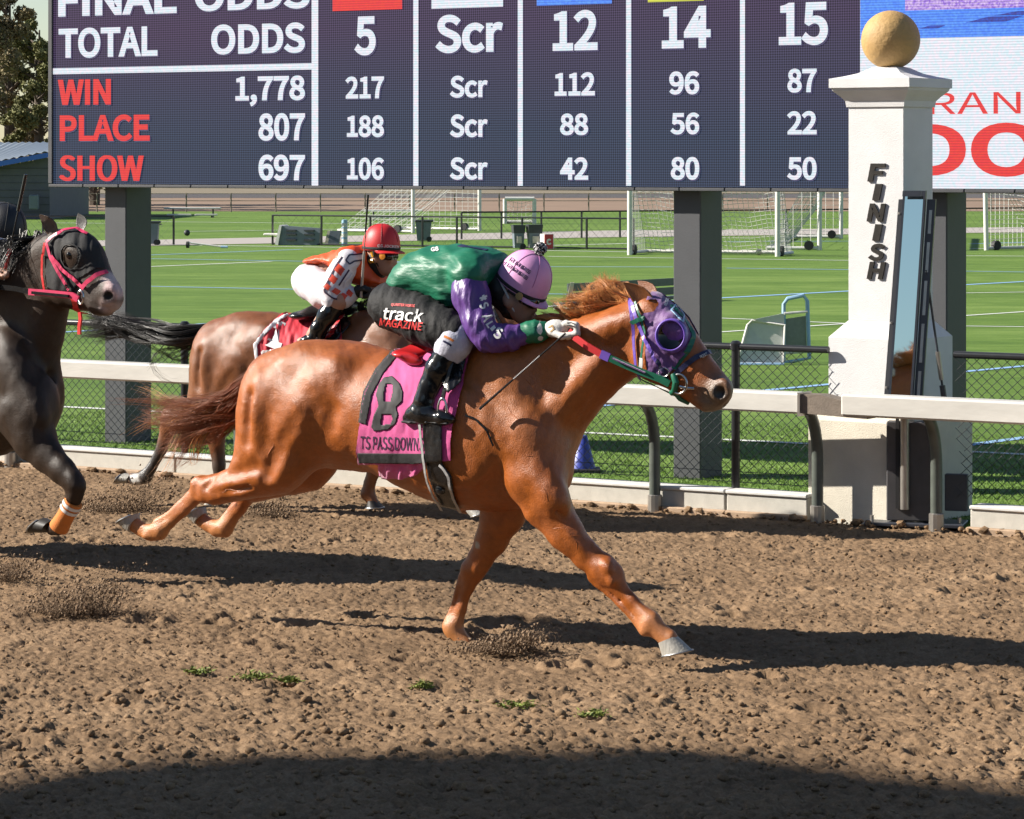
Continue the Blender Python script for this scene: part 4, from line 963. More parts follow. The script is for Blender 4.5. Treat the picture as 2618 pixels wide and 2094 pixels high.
def normals(V, Q):
    N_ = np.zeros_like(V); n = np.cross(V[Q[:, 2]] - V[Q[:, 0]], V[Q[:, 3]] - V[Q[:, 1]])
    for k in range(4): np.add.at(N_, Q[:, k], n)
    return N_ / (np.linalg.norm(N_, axis=1)[:, None] + 1e-9)
def lerp_tab(tab):
    xs_ = np.array([t[0] for t in tab]); vs_ = np.array([t[1] for t in tab])
    return lambda x: np.interp(x, xs_, vs_)

class Horse:
    def __init__(s, name, fr, label, h, lo, hi):
        s.fr = fr; s.sc = F / fr.O.y; s.vx = Vox(lo, hi, h)
        s.root = empty(name, fr.M, label, 'horse', 'racehorses in the finish')
    def r(s, px): return px / s.sc
    def P(s, px, py, v=0.0): return s.fr.loc(px, py, v)
    def prof(s, pts, W, D, v=0.0, k=0.05):
        q = [s.P(x, y, v) for x, y in pts]; poly = [(p[0], p[2]) for p in q]
        if callable(W) or isinstance(W, (int, float)): Wf = W
        else:                                           # table of (px, half width)
            t = lerp_tab([(s.P(x, 1000, v)[0], w) for x, w in W]); Wf = lambda x, z: t(x) + 0 * z
        if not isinstance(D, (int, float)):
            t2 = lerp_tab([(s.P(x, 1000, v)[0], w) for x, w in D]); Df = lambda x, z: t2(x) + 0 * z
        else: Df = D
        s.vx.prof(poly, Wf, Df, k, -v)
    def limb(s, pts, k=0.03, sy=1.0):
        s.vx.chain([(*s.P(x, y, v), s.r(r)) for x, y, r, v in pts], k, sy)
    def ell(s, px, py, v, rx, rv, rz, ang=0.0, k=0.05, sub=False, yaw=0.0):
        s.vx.ell(s.P(px, py, v), (s.r(rx), rv, s.r(rz)), math.radians(ang), k, yaw, sub)
    def groove(s, a, b, ra, rb, k=0.05):
        s.vx.cap(s.P(*a), s.P(*b), s.r(ra), s.r(rb), k, sub=True)
    def finish(s, material, base, blobs, smooth=1):
        V, Q = s.vx.mesh(smooth)
        a = V * 24; b = V * 62; V = V + normals(V, Q) * (0.0042 * vnoise(a[:, 0] + .6 * a[:, 1], a[:, 2] * .8 - .5 * a[:, 1], 5) + 0.0017 * vnoise(b[:, 0] + b[:, 1], b[:, 2] - .6 * b[:, 1], 6))[:, None]; s.V, s.Q = V, Q; s.body = np_mesh('body', V, Q, material, s.root)
        col = np.tile(np.array(base, float), (len(V), 1))
        for (px, py, v, rad, c, soft) in blobs:         # natural coat markings
            p = s.P(px, py, v); d = np.linalg.norm((V - p) * np.array((1, 0.6, 1)), axis=1) / s.r(rad)
            w = np.clip((1 + soft - d) / max(soft * 2, .01), 0, 1)[:, None]; w = w * w * (3 - 2 * w)
            col = col * (1 - w) + np.array(c) * w
        vcol(s.body, col); s.bv = bvh(V, Q); del s.vx; return s
    def veins(s, paths, col, r=.0024, material='coat'):
        m = MB()
        for pts in paths:
            pts = np.array(pts, float); sg = np.r_[0, np.cumsum(np.hypot(*np.diff(pts, axis=0).T))]; q = np.linspace(0, sg[-1], max(5, int(sg[-1] / 9)))
            P_ = []
            for i, (x, y) in enumerate(zip(np.interp(q, sg, pts[:, 0]), np.interp(q, sg, pts[:, 1]))):
                h = s.hit(x + 2.5 * math.sin(i * 1.7), y + 2.0 * math.cos(i * 1.3))
                if h is not None: P_.append(h[0] - h[1] * r * .45)
            if len(P_) > 2: m.tube(P_, [r * .3] + [r] * (len(P_) - 2) + [r * .3], 6, caps=False)
        o = m.build('veins', M[material], s.root, smooth=True); vcol(o, np.tile(np.array(col), (len(o.data.vertices), 1))); o['kind'] = 'stuff'
    def hoof(s, ht, tt, hb, tb, v, m, w0=0.043, w1=0.054, n=18):
        T0, T1, B0, B1 = s.P(*ht, v), s.P(*tt, v), s.P(*hb, v), s.P(*tb, v); vs = []
        for (a, b, w) in ((T0 * .9 + T1 * .1, T1 * .95 + T0 * .05, w0 * .9), (T0, T1, w0), (T0 * .5 + B0 * .5, T1 * .5 + B1 * .5, (w0 + w1) / 2), (B0, B1, w1), (B0 * .97 + B1 * .03, B1 * .97 + B0 * .03, w1 * .96)):
            c = (a + b) / 2; e = (b - a) / 2
            for k in range(n):
                t = 2 * math.pi * k / n; vs.append(c + e * math.cos(t) + np.array((0, 1, 0)) * w * math.sin(t))
        fs = [(i * n + k, i * n + (k + 1) % n, (i + 1) * n + (k + 1) % n, (i + 1) * n + k) for i in range(4) for k in range(n)]
        fs += [tuple(range(n)), tuple(4 * n + k for k in range(n))]
        o = MB().add(vs, fs).build('hoof', m, s.root, smooth='auto')
        c = (B0 + B1) / 2; e = (B1 - B0) / 2 * 1.01; MB().tube([c + e * math.cos(t) + np.array((0, 1, 0)) * w1 * 1.01 * math.sin(t) for t in np.linspace(-2.5, 2.5, 20)], .0045, 6).build('shoe', M['shoe'], o, smooth='auto'); return o
    def ear(s, base, tip, v0, v1, w, material, col, tilt=0.5):
        """a leaf-shaped open cone"""
        a = s.P(*base, v0); b = s.P(*tip, v1); d = b - a; L_ = np.linalg.norm(d); d /= L_
        out = np.array((0.25, -1.0, 0.1)); out -= d * (out @ d); out /= np.linalg.norm(out); side = np.cross(d, out)
        vs = []; n = 14; R = [(0, .55), (.15, .85), (.35, 1.0), (.55, .92), (.75, .62), (.9, .28), (1.0, .03)]
        for t, q in R:
            c = a + d * (L_ * t) + side * 0.012 * math.sin(t * 3.1)
            for k in range(n):
                th = 2 * math.pi * k / n; rr = q * w; dep = 0.55 if math.cos(th) < 0 else -0.15 + 0.05 * t
                vs.append(c + side * rr * math.sin(th) + out * rr * math.cos(th) * abs(dep) * (1 if dep > 0 else -1))
        fs = [(i * n + k, i * n + (k + 1) % n, (i + 1) * n + (k + 1) % n, (i + 1) * n + k) for i in range(len(R) - 1) for k in range(n)]
        o = MB().add(vs, fs).build('ear', material, s.root, smooth=True); vcol(o, np.tile(np.array(col), (len(vs), 1))); return o
    def hair(s, name, roots, n, mids, ends, rad, material, seed, jit=0.02, vj=0.05, segs=12, parent=None, curl=0.01):
        """strands: root span -> mid spans -> end span, all in pixels (px, py, v)"""
        rg = np.random.default_rng(seed); AP = []; AR = []
        def span(a, t): return np.array(a[0], float) * (1 - t) + np.array(a[1], float) * t
        nc = max(6, n // 14); ct = rg.random(nc); cj = rg.normal(0, 1, (nc, len(mids) + 1, 3)); cl_ = rg.uniform(.66, 1.08, nc); cv = rg.normal(0, vj, nc); cph = rg.uniform(0, 6.28, (nc, 3))
        for i in range(n):
            ci = i % nc; t = np.clip(ct[ci] + rg.normal(0, .03), 0, 1); t2 = np.clip(t + cj[ci, -1, 0] * .10, 0, 1); ln = cl_[ci] * rg.uniform(.86, 1.04)
            ctrl = [s.P(*span(roots, t))]
            for k_, mm in enumerate(mids): ctrl.append(s.P(*span(mm, np.clip(t + cj[ci, k_, 1] * .06, 0, 1))) + (cj[ci, k_] * jit + rg.normal(0, jit * .22, 3)) * (1, 1.2, 1))
            e = s.P(*span(ends, t2)) + cj[ci, -1] * jit * 1.6 + rg.normal(0, jit * .45, 3); e = ctrl[0] + (e - ctrl[0]) * ln if len(mids) == 0 else ctrl[-1] + (e - ctrl[-1]) * ln
            ctrl.append(e); ctrl = np.array(ctrl); ctrl[1:, 1] += cv[ci] + rg.normal(0, vj * .2)
            K = len(ctrl); ph = cph[ci] + rg.normal(0, .25, 3); q = np.linspace(0, 1, segs)
            x = q * (K - 1); j = np.minimum(x.astype(int), K - 2); f = (x - j)[:, None]   # smooth through the control points
            p0, p1, p2, p3 = ctrl[np.maximum(j - 1, 0)], ctrl[j], ctrl[j + 1], ctrl[np.minimum(j + 2, K - 1)]
            p = .5 * ((2 * p1) + (-p0 + p2) * f + (2 * p0 - 5 * p1 + 4 * p2 - p3) * f ** 2 + (-p0 + 3 * p1 - 3 * p2 + p3) * f ** 3)
            AP.append(p + curl * q[:, None] * np.sin(ph[None] + 7 * q[:, None])); AR.append(rad * rg.uniform(.5, 1.4) * (1 - .85 * q ** 1.5))
        A = np.array(AP); R = np.array(AR)[:, :, None]; T = np.gradient(A, axis=1); T /= np.linalg.norm(T, axis=2)[:, :, None] + 1e-9
        S1 = np.cross(T, np.array((.1, 1., .2))); S1 /= np.linalg.norm(S1, axis=2)[:, :, None] + 1e-9; S2 = np.cross(T, S1)
        V = np.stack([A + (S1 * math.cos(a_) + S2 * math.sin(a_)) * R for a_ in (0, 2.094, 4.189)], 2)      # (n, segs, 3, 3)
        idx = np.arange(n * segs * 3).reshape(n, segs, 3); nx_ = np.roll(idx, -1, axis=2)
        Q = np.stack([idx[:, :-1], nx_[:, :-1], nx_[:, 1:], idx[:, 1:]], -1).reshape(-1, 4)
        return np_mesh(name, V.reshape(-1, 3), Q, material, parent or s.root, None, True)
    # ---- things laid over the body
    def hit(s, px, py, side=1, tree=None):
        tr = tree or s.bv
        if side > 0:                                     # near side: where the eye's line meets the body
            o = Vector(s.fr.cam); d = (Vector(s.P(px, py, 0.0)) - o).normalized(); h = tr.ray_cast(o, d)
            if h[0] is None: return None
            p, nrm = np.array(h[0]), np.array(h[1])
            if nrm @ np.array(d) > 0: nrm = -nrm
            return p, nrm
        q = s.P(px, py, 0.0); h = tr.ray_cast(Vector((q[0], 1.5, q[2])), Vector((0, -1, 0)))
        if h[0] is None: return None
        p, nrm = np.array(h[0]), np.array(h[1])
        return p, (nrm if nrm[1] > 0 else -nrm)
    def drape(s, name, poly, material, parent, step=3.0, off=0.012, thick=0.004, side=1, wr=0.0, wf=(0.06, 0.01), tree=None, holes=(), seed=0, max_d=None):
        poly = np.array(poly, float); lo, hi = poly.min(0), poly.max(0)
        gx = np.arange(lo[0], hi[0] + step, step); gy = np.arange(lo[1], hi[1] + step, step)
        G = np.full((len(gx), len(gy), 3), np.nan); NN = np.zeros((len(gx), len(gy), 3))
        def inside(x, y, pl):
            c = False; n = len(pl)
            for i in range(n):
                (ax, ay), (bx_, by) = pl[i], pl[(i + 1) % n]
                if (ay > y) != (by > y) and x < (bx_ - ax) * (y - ay) / (by - ay) + ax: c = not c
            return c
        def snap(x, y):                                  # nearest point of the outline
            best = None
            for i in range(len(poly)):
                a, b = poly[i], poly[(i + 1) % len(poly)]; e = b - a; t = np.clip(((x - a[0]) * e[0] + (y - a[1]) * e[1]) / (e @ e + 1e-9), 0, 1); c = a + e * t; d = math.hypot(c[0] - x, c[1] - y)
                if best is None or d < best[0]: best = (d, c)
            return best
        for i, x in enumerate(gx):
            for j, y in enumerate(gy):
                xx, yy = x, y
                if not inside(x, y, poly):
                    d, c = snap(x, y)
                    if d > step * 0.75: continue
                    xx, yy = c
                if any(inside(x, y, h) for h in holes): continue
                r = s.hit(xx, yy, side, tree)
                if r is None: continue
                w = wr * float(3.4 * vnoise(np.array(x * wf[0] + .6 * math.sin(y * wf[1] + seed)), np.array(y * wf[1] + 7.7), 50 + seed) + 1.6 * vnoise(np.array(x * wf[0] * 2.6 + y * wf[1]), np.array(y * wf[1] * 2.4 - x * wf[0] * .5), 60 + seed)) if wr else 0.0
                G[i, j] = r[0] + r[1] * (off + max(w, -off * .7)); NN[i, j] = r[1]
        o = grid_mesh(name, G, material, parent, None, True)
        if thick > 0:
            md = o.modifiers.new('thickness', 'SOLIDIFY'); md.thickness = thick; md.offset = -1 if side < 0 else 1
        return o
    def strap(s, name, pts, width, material, parent, off=0.012, side=1, thick=0.003, n=24, tree=None, free=()):
        """a flat band over the body along pixel points; free: indices that hang in the air at given v"""
        pts = np.array(pts, float); seg = np.r_[0, np.cumsum(np.hypot(*np.diff(pts, axis=0).T))]; q = np.linspace(0, seg[-1], n)
        X_ = np.interp(q, seg, pts[:, 0]); Y_ = np.interp(q, seg, pts[:, 1]); P_ = []; Nn = []
        for x, y in zip(X_, Y_):
            r = s.hit(x, y, side, tree)
            if r is None:
                P_.append(None); continue
            P_.append(r[0] + r[1] * off); Nn.append(r[1])
        P_ = [p for p in P_ if p is not None]
        if len(P_) < 3: return None
        P_ = np.array(P_); Nn = np.array(Nn); T = np.gradient(P_, axis=0); T /= np.linalg.norm(T, axis=1)[:, None] + 1e-9
        S = np.cross(T, Nn); S /= np.linalg.norm(S, axis=1)[:, None] + 1e-9; w = s.r(width) / 2
        G = np.stack([P_ - S * w - Nn * thick, P_ - S * w, P_ + S * w, P_ + S * w - Nn * thick], 1)
        return grid_mesh(name, G, material, parent, None, False)
    def text(s, t, px0, px1, py0, py1, material, parent, tree=None, off=0.016, bold=0.0, shear=0.0, rot=0.0, side=1, name='lettering', warp=None, font=True):
        V, Fs, _ = text_arrays(t, bold, shear, 0); vs = []; cx, cy = (px0 + px1) / 2, (py0 + py1) / 2; ca, sa = math.cos(rot), math.sin(rot)
        for x, y in V:
            dx = (x - .5) * (px1 - px0); dy = (.5 - y) * (py1 - py0)
            X_, Y_ = cx + dx * ca - dy * sa, cy + dx * sa + dy * ca
            if warp: X_, Y_ = warp(X_, Y_)
            r = s.hit(X_, Y_, side, tree)
            if r is None: return None
            vs.append(r[0] + r[1] * off)
        return MB().add(vs, Fs).build(name, material, parent)
def tree_of(*objs):
    """ray tree of parts (base meshes, same local space)"""
    V = []; Q = []; b = 0
    for o in objs:
        me = o.data; V += [tuple(v.co) for v in me.vertices]; Q += [tuple(b + i for i in p.vertices) for p in me.polygons]; b = len(V)
    return BVHTree.FromPolygons(V, Q)

# ================================================================== shared trunk of a galloping racehorse (traced on the chestnut; T maps its pixels)
TH = [(636, 985), (690, 940), (780, 950), (840, 1010), (852, 1075), (838, 1135), (800, 1200), (758, 1247), (735, 1262), (690, 1270), (640, 1276), (590, 1285), (550, 1293), (524, 1283), (508, 1252), (512, 1226), (532, 1214), (562, 1208), (594, 1193), (606, 1160), (612, 1110), (620, 1040)]
def gallop(hz, T, k=1.0, detail=True):
    P1 = lambda L_: [T(*q) for q in L_]
    tb = lambda L_: [(T(x, 1000)[0], w) for x, w in L_]
    def E(px, py, v, rx, rv, rz, ang=0.0, kk=.05, sub=False):
        x, y = T(px, py); hz.ell(x, y, v, rx * k, rv, rz * k, ang, kk, sub)
    def G(a, b, ra, rb, kk=.05):
        hz.groove((*T(a[0], a[1]), a[2]), (*T(b[0], b[1]), b[2]), ra * k, rb * k, kk)
    def Lm(pts, kk=.03, sy=1.0): hz.limb([(*T(x, y), r * k, v) for x, y, r, v in pts], kk, sy)
    hz.E, hz.G, hz.Lm = E, G, Lm
    hz.prof(P1([(688, 908), (730, 889), (770, 880), (820, 873), (880, 869), (930, 877), (985, 895), (1040, 903), (1100, 898), (1160, 884), (1215, 872), (1270, 872), (1330, 920), (1390, 975), (1432, 1040),
         (1447, 1100), (1447, 1160), (1450, 1215), (1440, 1255), (1390, 1288), (1330, 1303), (1250, 1306), (1170, 1301), (1105, 1275), (1040, 1246), (1000, 1224), (965, 1209), (930, 1206),
         (880, 1200), (800, 1190), (720, 1170), (650, 1120), (632, 1060), (640, 1000), (655, 950)]),
        tb([(600, .19), (700, .245), (800, .262), (900, .262), (1000, .275), (1120, .285), (1230, .265), (1330, .225), (1450, .17)]), tb([(600, .20), (800, .24), (1000, .27), (1150, .30), (1300, .24), (1450, .14)]), 0.0, 0.04)
    for s_ in (1, -1):
        E(800, 935, s_ * .10, 95, .12, 60, -8, .07); E(850, 965, s_ * .19, 45, .055, 55, -30, .08); E(690, 985, s_ * .12, 62, .10, 82, -22, .08)
    hz.prof(P1(TH), tb([(500, .045), (560, .062), (620, .09), (700, .125), (850, .125)]), tb([(500, .04), (600, .07), (700, .12), (850, .13)]), 0.145, .05)
    thf = [(x + 62, y - 22) if y < 1150 else (x + 112 - (x - 508) * .17, y - 8) for x, y in TH]
    hz.prof(P1(thf), tb([(500, .045), (560, .062), (620, .09), (700, .12), (850, .12)]), tb([(500, .04), (600, .07), (700, .12), (850, .13)]), -0.145, .05)
    E(668, 1060, .215, 42, .078, 110, -8, .05); E(775, 1045, .215, 50, .070, 105, -32, .06); E(735, 1195, .205, 36, .050, 55, -35, .045)
    E(720, 985, .20, 40, .05, 70, -20, .05)
    G((742, 1075, .330), (672, 1215, .292), 20, 28, .028); G((842, 1050, .295), (805, 1195, .285), 22, 32, .03); G((640, 1010, .27), (628, 1130, .28), 7, 9, .05)
    G((700, 1040, .335), (655, 1180, .31), 5, 6, .03); G((560, 1222, .235), (650, 1195, .275), 7, 10, .04); G((700, 930, .27), (770, 1010, .315), 6, 8, .05)
    E(622, 1240, .195, 42, .035, 30, 15, .04); G((545, 1262, .22), (640, 1245, .235), 4, 5, .025)
    # shoulder and chest
    for s_ in (1, -1):
        E(1300, 1005, s_ * .155, 60, .085, 150, 30, .07); E(1330, 1120, s_ * .19, 85, .078, 92, 18, .06); E(1405, 1165, s_ * .11, 55, .11, 105, 0, .06)
    G((1272, 1085, .312), (1345, 1205, .305), 11, 14, .024); G((1365, 985, .255), (1400, 1070, .272), 16, 20, .028); G((1300, 930, .262), (1350, 1060, .298), 6, 8, .022); G((1330, 1190, .30), (1395, 1215, .285), 5, 6, .018); G((1380, 1095, .285), (1425, 1130, .24), 7, 8, .022); G((1440, 1235, .20), (1395, 1180, .27), 9, 12, .04)
    E(1175, 1120, .255, 100, .05, 120, 10, .1)
    hz.prof(P1([(1200, 880), (1290, 858), (1370, 838), (1440, 822), (1490, 808), (1540, 793), (1596, 772), (1636, 760), (1680, 800), (1690, 880), (1660, 940), (1628, 962), (1590, 988), (1554, 1022), (1522, 1058), (1494, 1096), (1462, 1150), (1400, 1190), (1310, 1120), (1230, 1000)]),
        tb([(1200, .20), (1300, .195), (1400, .17), (1500, .125), (1600, .095), (1690, .08)]), tb([(1200, .2), (1400, .17), (1500, .13), (1690, .09)]), 0.0, .08)
    E(1535, 850, .09, 95, .035, 28, 24, .06); E(1470, 1000, .115, 120, .04, 30, 48, .07); G((1420, 1060, .22), (1600, 930, .15), 12, 10, .06)
    hz.prof(P1([(1640, 757), (1662, 749), (1686, 753), (1716, 776), (1750, 809), (1778, 855), (1809, 904), (1836, 940), (1860, 972), (1869, 996), (1867, 1014), (1858, 1030), (1848, 1044), (1828, 1053), (1803, 1055), (1786, 1044), (1770, 1030), (1742, 1020),
         (1718, 998), (1684, 982), (1652, 968), (1632, 948), (1624, 900), (1626, 830)]), tb([(1620, .095), (1690, .098), (1760, .075), (1810, .06), (1870, .058)]), tb([(1620, .075), (1720, .07), (1800, .05), (1870, .045)]), 0.0, .04)
    for s_ in (1, -1):
        E(1676, 905, s_ * .055, 55, .05, 62, 0, .04); E(1724, 838, s_ * .075, 34, .035, 26, -45, .04); E(1842, 1000, s_ * .045, 28, .026, 34, -30, .03)
        E(1838, 1004, s_ * .082, 15, .036, 20, -25, .012, True); G((1757, 900, s_ * .115), (1812, 975, s_ * .09), 10, 8, .04)
        G((1862, 1040, s_ * .05), (1795, 1014, s_ * .075), 4, 3, .015)
    G((1872, 1042, 0.0), (1792, 1012, 0.0), 3, 2.5, .012)

# ================================================================== the chestnut winner
NF = Frame((-0.015, 13.46, 0), 30.5)
hz = Horse('horse', NF, 'chestnut racehorse in a purple hood galloping past the finish post', 0.0098, (-2.15, -0.52, -0.05), (1.35, 0.52, 1.62))
gallop(hz, lambda x, y: (x, y))
# lower hind legs
hz.limb([(532, 1252, 33, .145), (512, 1256, 26, .145), (470, 1302, 17, .145), (432, 1337, 15, .145), (408, 1356, 24, .145), (390, 1361, 22, .145), (364, 1354, 18, .145), (345, 1342, 21, .145)], .016, .82)
hz.limb([(516, 1229, 16, .145), (507, 1236, 14, .145)], .02); hz.limb([(496, 1252, 11, .15), (436, 1311, 8, .15), (400, 1335, 11, .15)], .008)
hz.ell(500, 1240, .165, 16, .02, 22, 20, .02); hz.ell(520, 1268, .17, 22, .02, 16, 40, .02); hz.groove((492, 1272, .185), (430, 1328, .18), 3, 3, .012); hz.groove((545, 1225, .20), (528, 1245, .20), 5, 6, .02)
hz.ell(378, 1368, .15, 14, .03, 12, 0, .015)
hz.limb([(648, 1245, 32, -.145), (632, 1262, 26, -.145), (610, 1300, 21, -.145), (588, 1332, 18, -.145), (574, 1350, 25, -.145), (556, 1352, 22, -.145), (534, 1342, 18, -.145), (515, 1328, 21, -.145)], .016, .85)
hz.limb([(600, 1290, 10, -.14), (570, 1330, 10, -.14)], .01)
# near foreleg reaching forward, far foreleg bearing
hz.limb([(1345, 1120, 92, .15), (1368, 1215, 82, .165), (1398, 1290, 62, .165), (1447, 1362, 46, .16), (1500, 1420, 35, .155), (1538, 1452, 36, .15), (1562, 1472, 33, .15), (1585, 1503, 19, .15), (1614, 1536, 15.5, .15),
         (1643, 1569, 18, .15), (1662, 1592, 28, .15), (1690, 1616, 20, .15), (1710, 1634, 25, .15)], .025, .80)
hz.ell(1408, 1262, .225, 40, .055, 62, 34, .05); hz.ell(1452, 1345, .195, 22, .030, 80, 40, .035); hz.ell(1412, 1352, .195, 16, .028, 75, 40, .03)
hz.ell(1553, 1450, .185, 17, .028, 24, 38, .015); hz.ell(1566, 1484, .18, 13, .025, 15, 38, .015); hz.ell(1530, 1468, .18, 12, .022, 18, 38, .014)
hz.limb([(1514, 1476, 14, .155), (1556, 1516, 9, .155), (1628, 1590, 9.5, .155), (1648, 1612, 15, .155)], .008)
hz.groove((1420, 1300, .245), (1500, 1405, .215), 4, 4, .02); hz.groove((1580, 1515, .19), (1640, 1585, .185), 3, 3, .012); hz.ell(1655, 1612, .165, 12, .02, 14, 40, .015)
hz.limb([(1300, 1225, 80, -.12), (1286, 1310, 60, -.13), (1255, 1382, 42, -.13), (1228, 1430, 32, -.13), (1209, 1460, 31, -.13), (1196, 1500, 17, -.13), (1178, 1556, 14, -.13), (1166, 1588, 18, -.13), (1158, 1606, 26, -.13), (1172, 1630, 20, -.13), (1192, 1648, 22, -.13)], .025, .82)
hz.limb([(1184, 1470, 12, -.13), (1156, 1558, 8, -.13), (1142, 1600, 13, -.13)], .008); hz.ell(1215, 1450, -.10, 16, .02, 24, 15, .015)
hz.groove((1183, 1500, -.10), (1160, 1580, -.10), 3, 3, .012)
for i in range(4): hz.groove((1000 + i * 30, 1040, .345), (985 + i * 34, 1150, .33), 5, 6, .045)
CH = (0.375, 0.096, 0.0112)
hz.finish(M['coat'], CH, [(1850, 1020, 0, 62, (0.17, 0.105, 0.065), .45), (1830, 1052, 0, 26, (0.24, 0.19, 0.14), .5), (400, 1350, .14, 75, (0.50, 0.19, 0.06), .6), (480, 1280, .14, 45, (0.44, 0.14, 0.04), .7), (1680, 1620, .15, 70, (0.52, 0.20, 0.07), .6), (560, 1345, -.14, 60, (0.50, 0.19, 0.06), .6), (1165, 1630, -.13, 60, (0.48, 0.19, 0.06), .6),
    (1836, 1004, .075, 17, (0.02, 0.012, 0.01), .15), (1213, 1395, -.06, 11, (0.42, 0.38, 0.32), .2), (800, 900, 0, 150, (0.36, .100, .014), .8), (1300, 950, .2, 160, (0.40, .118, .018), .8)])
hp = M['hoof_pale']
hz.veins([[(1262, 1120), (1300, 1135), (1335, 1160), (1370, 1168)], [(1340, 1185), (1362, 1200), (1392, 1205)], [(1408, 1350), (1440, 1352), (1465, 1372), (1486, 1370), (1498, 1378)], [(1465, 1374), (1478, 1398), (1476, 1412)], [(1380, 1240), (1400, 1262), (1398, 1290)], [(560, 1262), (585, 1252), (610, 1255), (640, 1240)], [(900, 1175), (930, 1150), (955, 1120)], [(1790, 950), (1800, 965), (1822, 968)], [(1785, 930), (1792, 950), (1780, 975)], [(1330, 960), (1360, 985), (1380, 1020)], [(1290, 1030), (1310, 1060), (1345, 1085)], [(700, 1130), (690, 1160), (668, 1190)]], CH)
hz.hoof((1686, 1644), (1729, 1626), (1696, 1677), (1768, 1663), .15, hp); hz.hoof((1158, 1640), (1200, 1640), (1152, 1664), (1217, 1664), -.13, hp)
hz.hoof((352, 1325), (334, 1361), (350, 1313), (304, 1338), .145, hp); hz.hoof((525, 1312), (503, 1340), (518, 1297), (482, 1318), -.145, hp)
hz.ear((1664, 798), (1594, 722), .06, .10, .043, M['coat'], (0.38, .125, .03)); hz.ear((1672, 772), (1630, 718), -.05, -.07, .034, M['coat'], (0.25, .08, .02))
for s_ in (1, -1):
    p = hz.P(1720, 858, s_ * .083); MB().lathe([(0.021 * math.sin(math.pi * k / 10) + 1e-4, -0.021 * math.cos(math.pi * k / 10)) for k in range(11)], 16, p).build('eye', M['eye'], hz.root, smooth=True)
hz.hair('tail', ((690, 906, 0), (640, 985, .0)), 900, [((610, 985, 0), (600, 1060, 0)), ((500, 1030, 0), (540, 1110, 0))], ((372, 1020, 0), (430, 1180, 0)), .0017, M['hair_red'], 21, .024, .05, 13, curl=.025)
hz.hair('tail_fringe', ((600, 1000, 0), (600, 1060, 0)), 90, [((490, 1040, 0), (520, 1120, 0))], ((350, 1010, 0), (440, 1215, 0)), .0016, M['hair_mane'], 22, .04, .05, 12, curl=.035)
hz.hair('mane', ((1470, 816, 0), (1618, 768, 0)), 1300, [((1462, 798, -.01), (1585, 734, -.02))], ((1425, 780, -.02), (1545, 708, -.03)), .0012, M['hair_mane'], 23, .013, .03, 9, curl=.014)
hz.hair('mane_base', ((1340, 846, 0), (1480, 812, 0)), 420, [((1345, 832, .0), (1470, 800, .0))], ((1310, 832, 0), (1425, 796, 0)), .0013, M['hair_mane'], 24, .010, .025, 8)

# ================================================================== the bay on the rail
BH = Frame((-0.74, 18.15, 0), 30.5)
kb = 594.0 / F * 18.15; kb = (F / 18.15) / 594.0
TB = lambda x, y: (482 + (x - 600) * kb, 797 + (y - 870) * kb)
by = Horse('horse', BH, 'bay racehorse with black tail under the rider in orange, beside the rail', 0.0145, (-2.35, -0.52, -0.05), (1.40, 0.52, 1.60))
gallop(by, TB, kb)
by.limb([(437, 1068, 30, .145), (430, 1095, 22, .145), (412, 1150, 16, .145), (388, 1195, 14, .145), (372, 1218, 19, .145), (352, 1226, 15, .145), (336, 1224, 16, .145)], .016, .85)
by.limb([(540, 1085, 34, -.145), (552, 1120, 26, -.145), (560, 1190, 18, -.145), (560, 1240, 15, -.145), (556, 1262, 19, -.145), (540, 1280, 15, -.145)], .016, .85)
by.limb([(*TB(1345, 1120), 66, .15), (*TB(1368, 1215), 58, .16), (*TB(1385, 1300), 40, .16), (1085, 1170, 27, .15), (1120, 1225, 23, .15), (1150, 1262, 16, .15), (1185, 1292, 19, .15), (1205, 1300, 16, .15)], .025, .82)
by.limb([(*TB(1300, 1225), 56, -.12), (985, 1125, 40, -.13), (965, 1180, 24, -.13), (945, 1235, 15, -.13), (940, 1262, 18, -.13), (955, 1285, 15, -.13)], .025, .82)
by.finish(M['coat_dark'], (0.22, 0.072, 0.020), [(390, 1190, .14, 75, (0.03, 0.022, 0.02), .5), (352, 1228, .14, 20, (0.7, 0.68, 0.64), .3), (550, 1240, -.14, 90, (0.05, 0.03, 0.02), .5), (1130, 1240, .14, 70, (.04, .025, .02), .5), (*TB(1850, 1020), 0, 50, (.03, .02, .015), .5), (540, 830, 0, 40, (.06, .03, .015), .6)])
by.hoof((338, 1213), (330, 1236), (318, 1210), (302, 1236), .145, hp); by.hoof((545, 1272), (528, 1288), (552, 1290), (524, 1300), -.145, hp); by.hoof((1195, 1308), (1216, 1294), (1208, 1322), (1246, 1312), .15, hp); by.hoof((945, 1280), (962, 1280), (940, 1298), (978, 1298), -.13, M['hoof_dark'])
for (b0, t0, v0) in (((1660, 796), (1606, 736), .055), ((1672, 772), (1640, 724), -.05)): by.ear(TB(*b0), TB(*t0), v0, v0 * 1.4, .034, M['coat_dark'], (.12, .045, .018))
p = by.P(*TB(1720, 858), .083); MB().lathe([(0.021 * math.sin(math.pi * k / 8) + 1e-4, -0.021 * math.cos(math.pi * k / 8)) for k in range(9)], 12, p).build('eye', M['eye'], by.root, smooth=True)
by.hair('tail', ((556, 822, 0), (522, 872, .0)), 900, [((480, 840, 0), (470, 880, 0)), ((390, 835, 0), (380, 868, 0)), ((300, 812, 0), (300, 850, 0))], ((225, 790, 0), (225, 862, 0)), .0021, M['hair_black'], 31, .018, .05, 15, curl=.03)
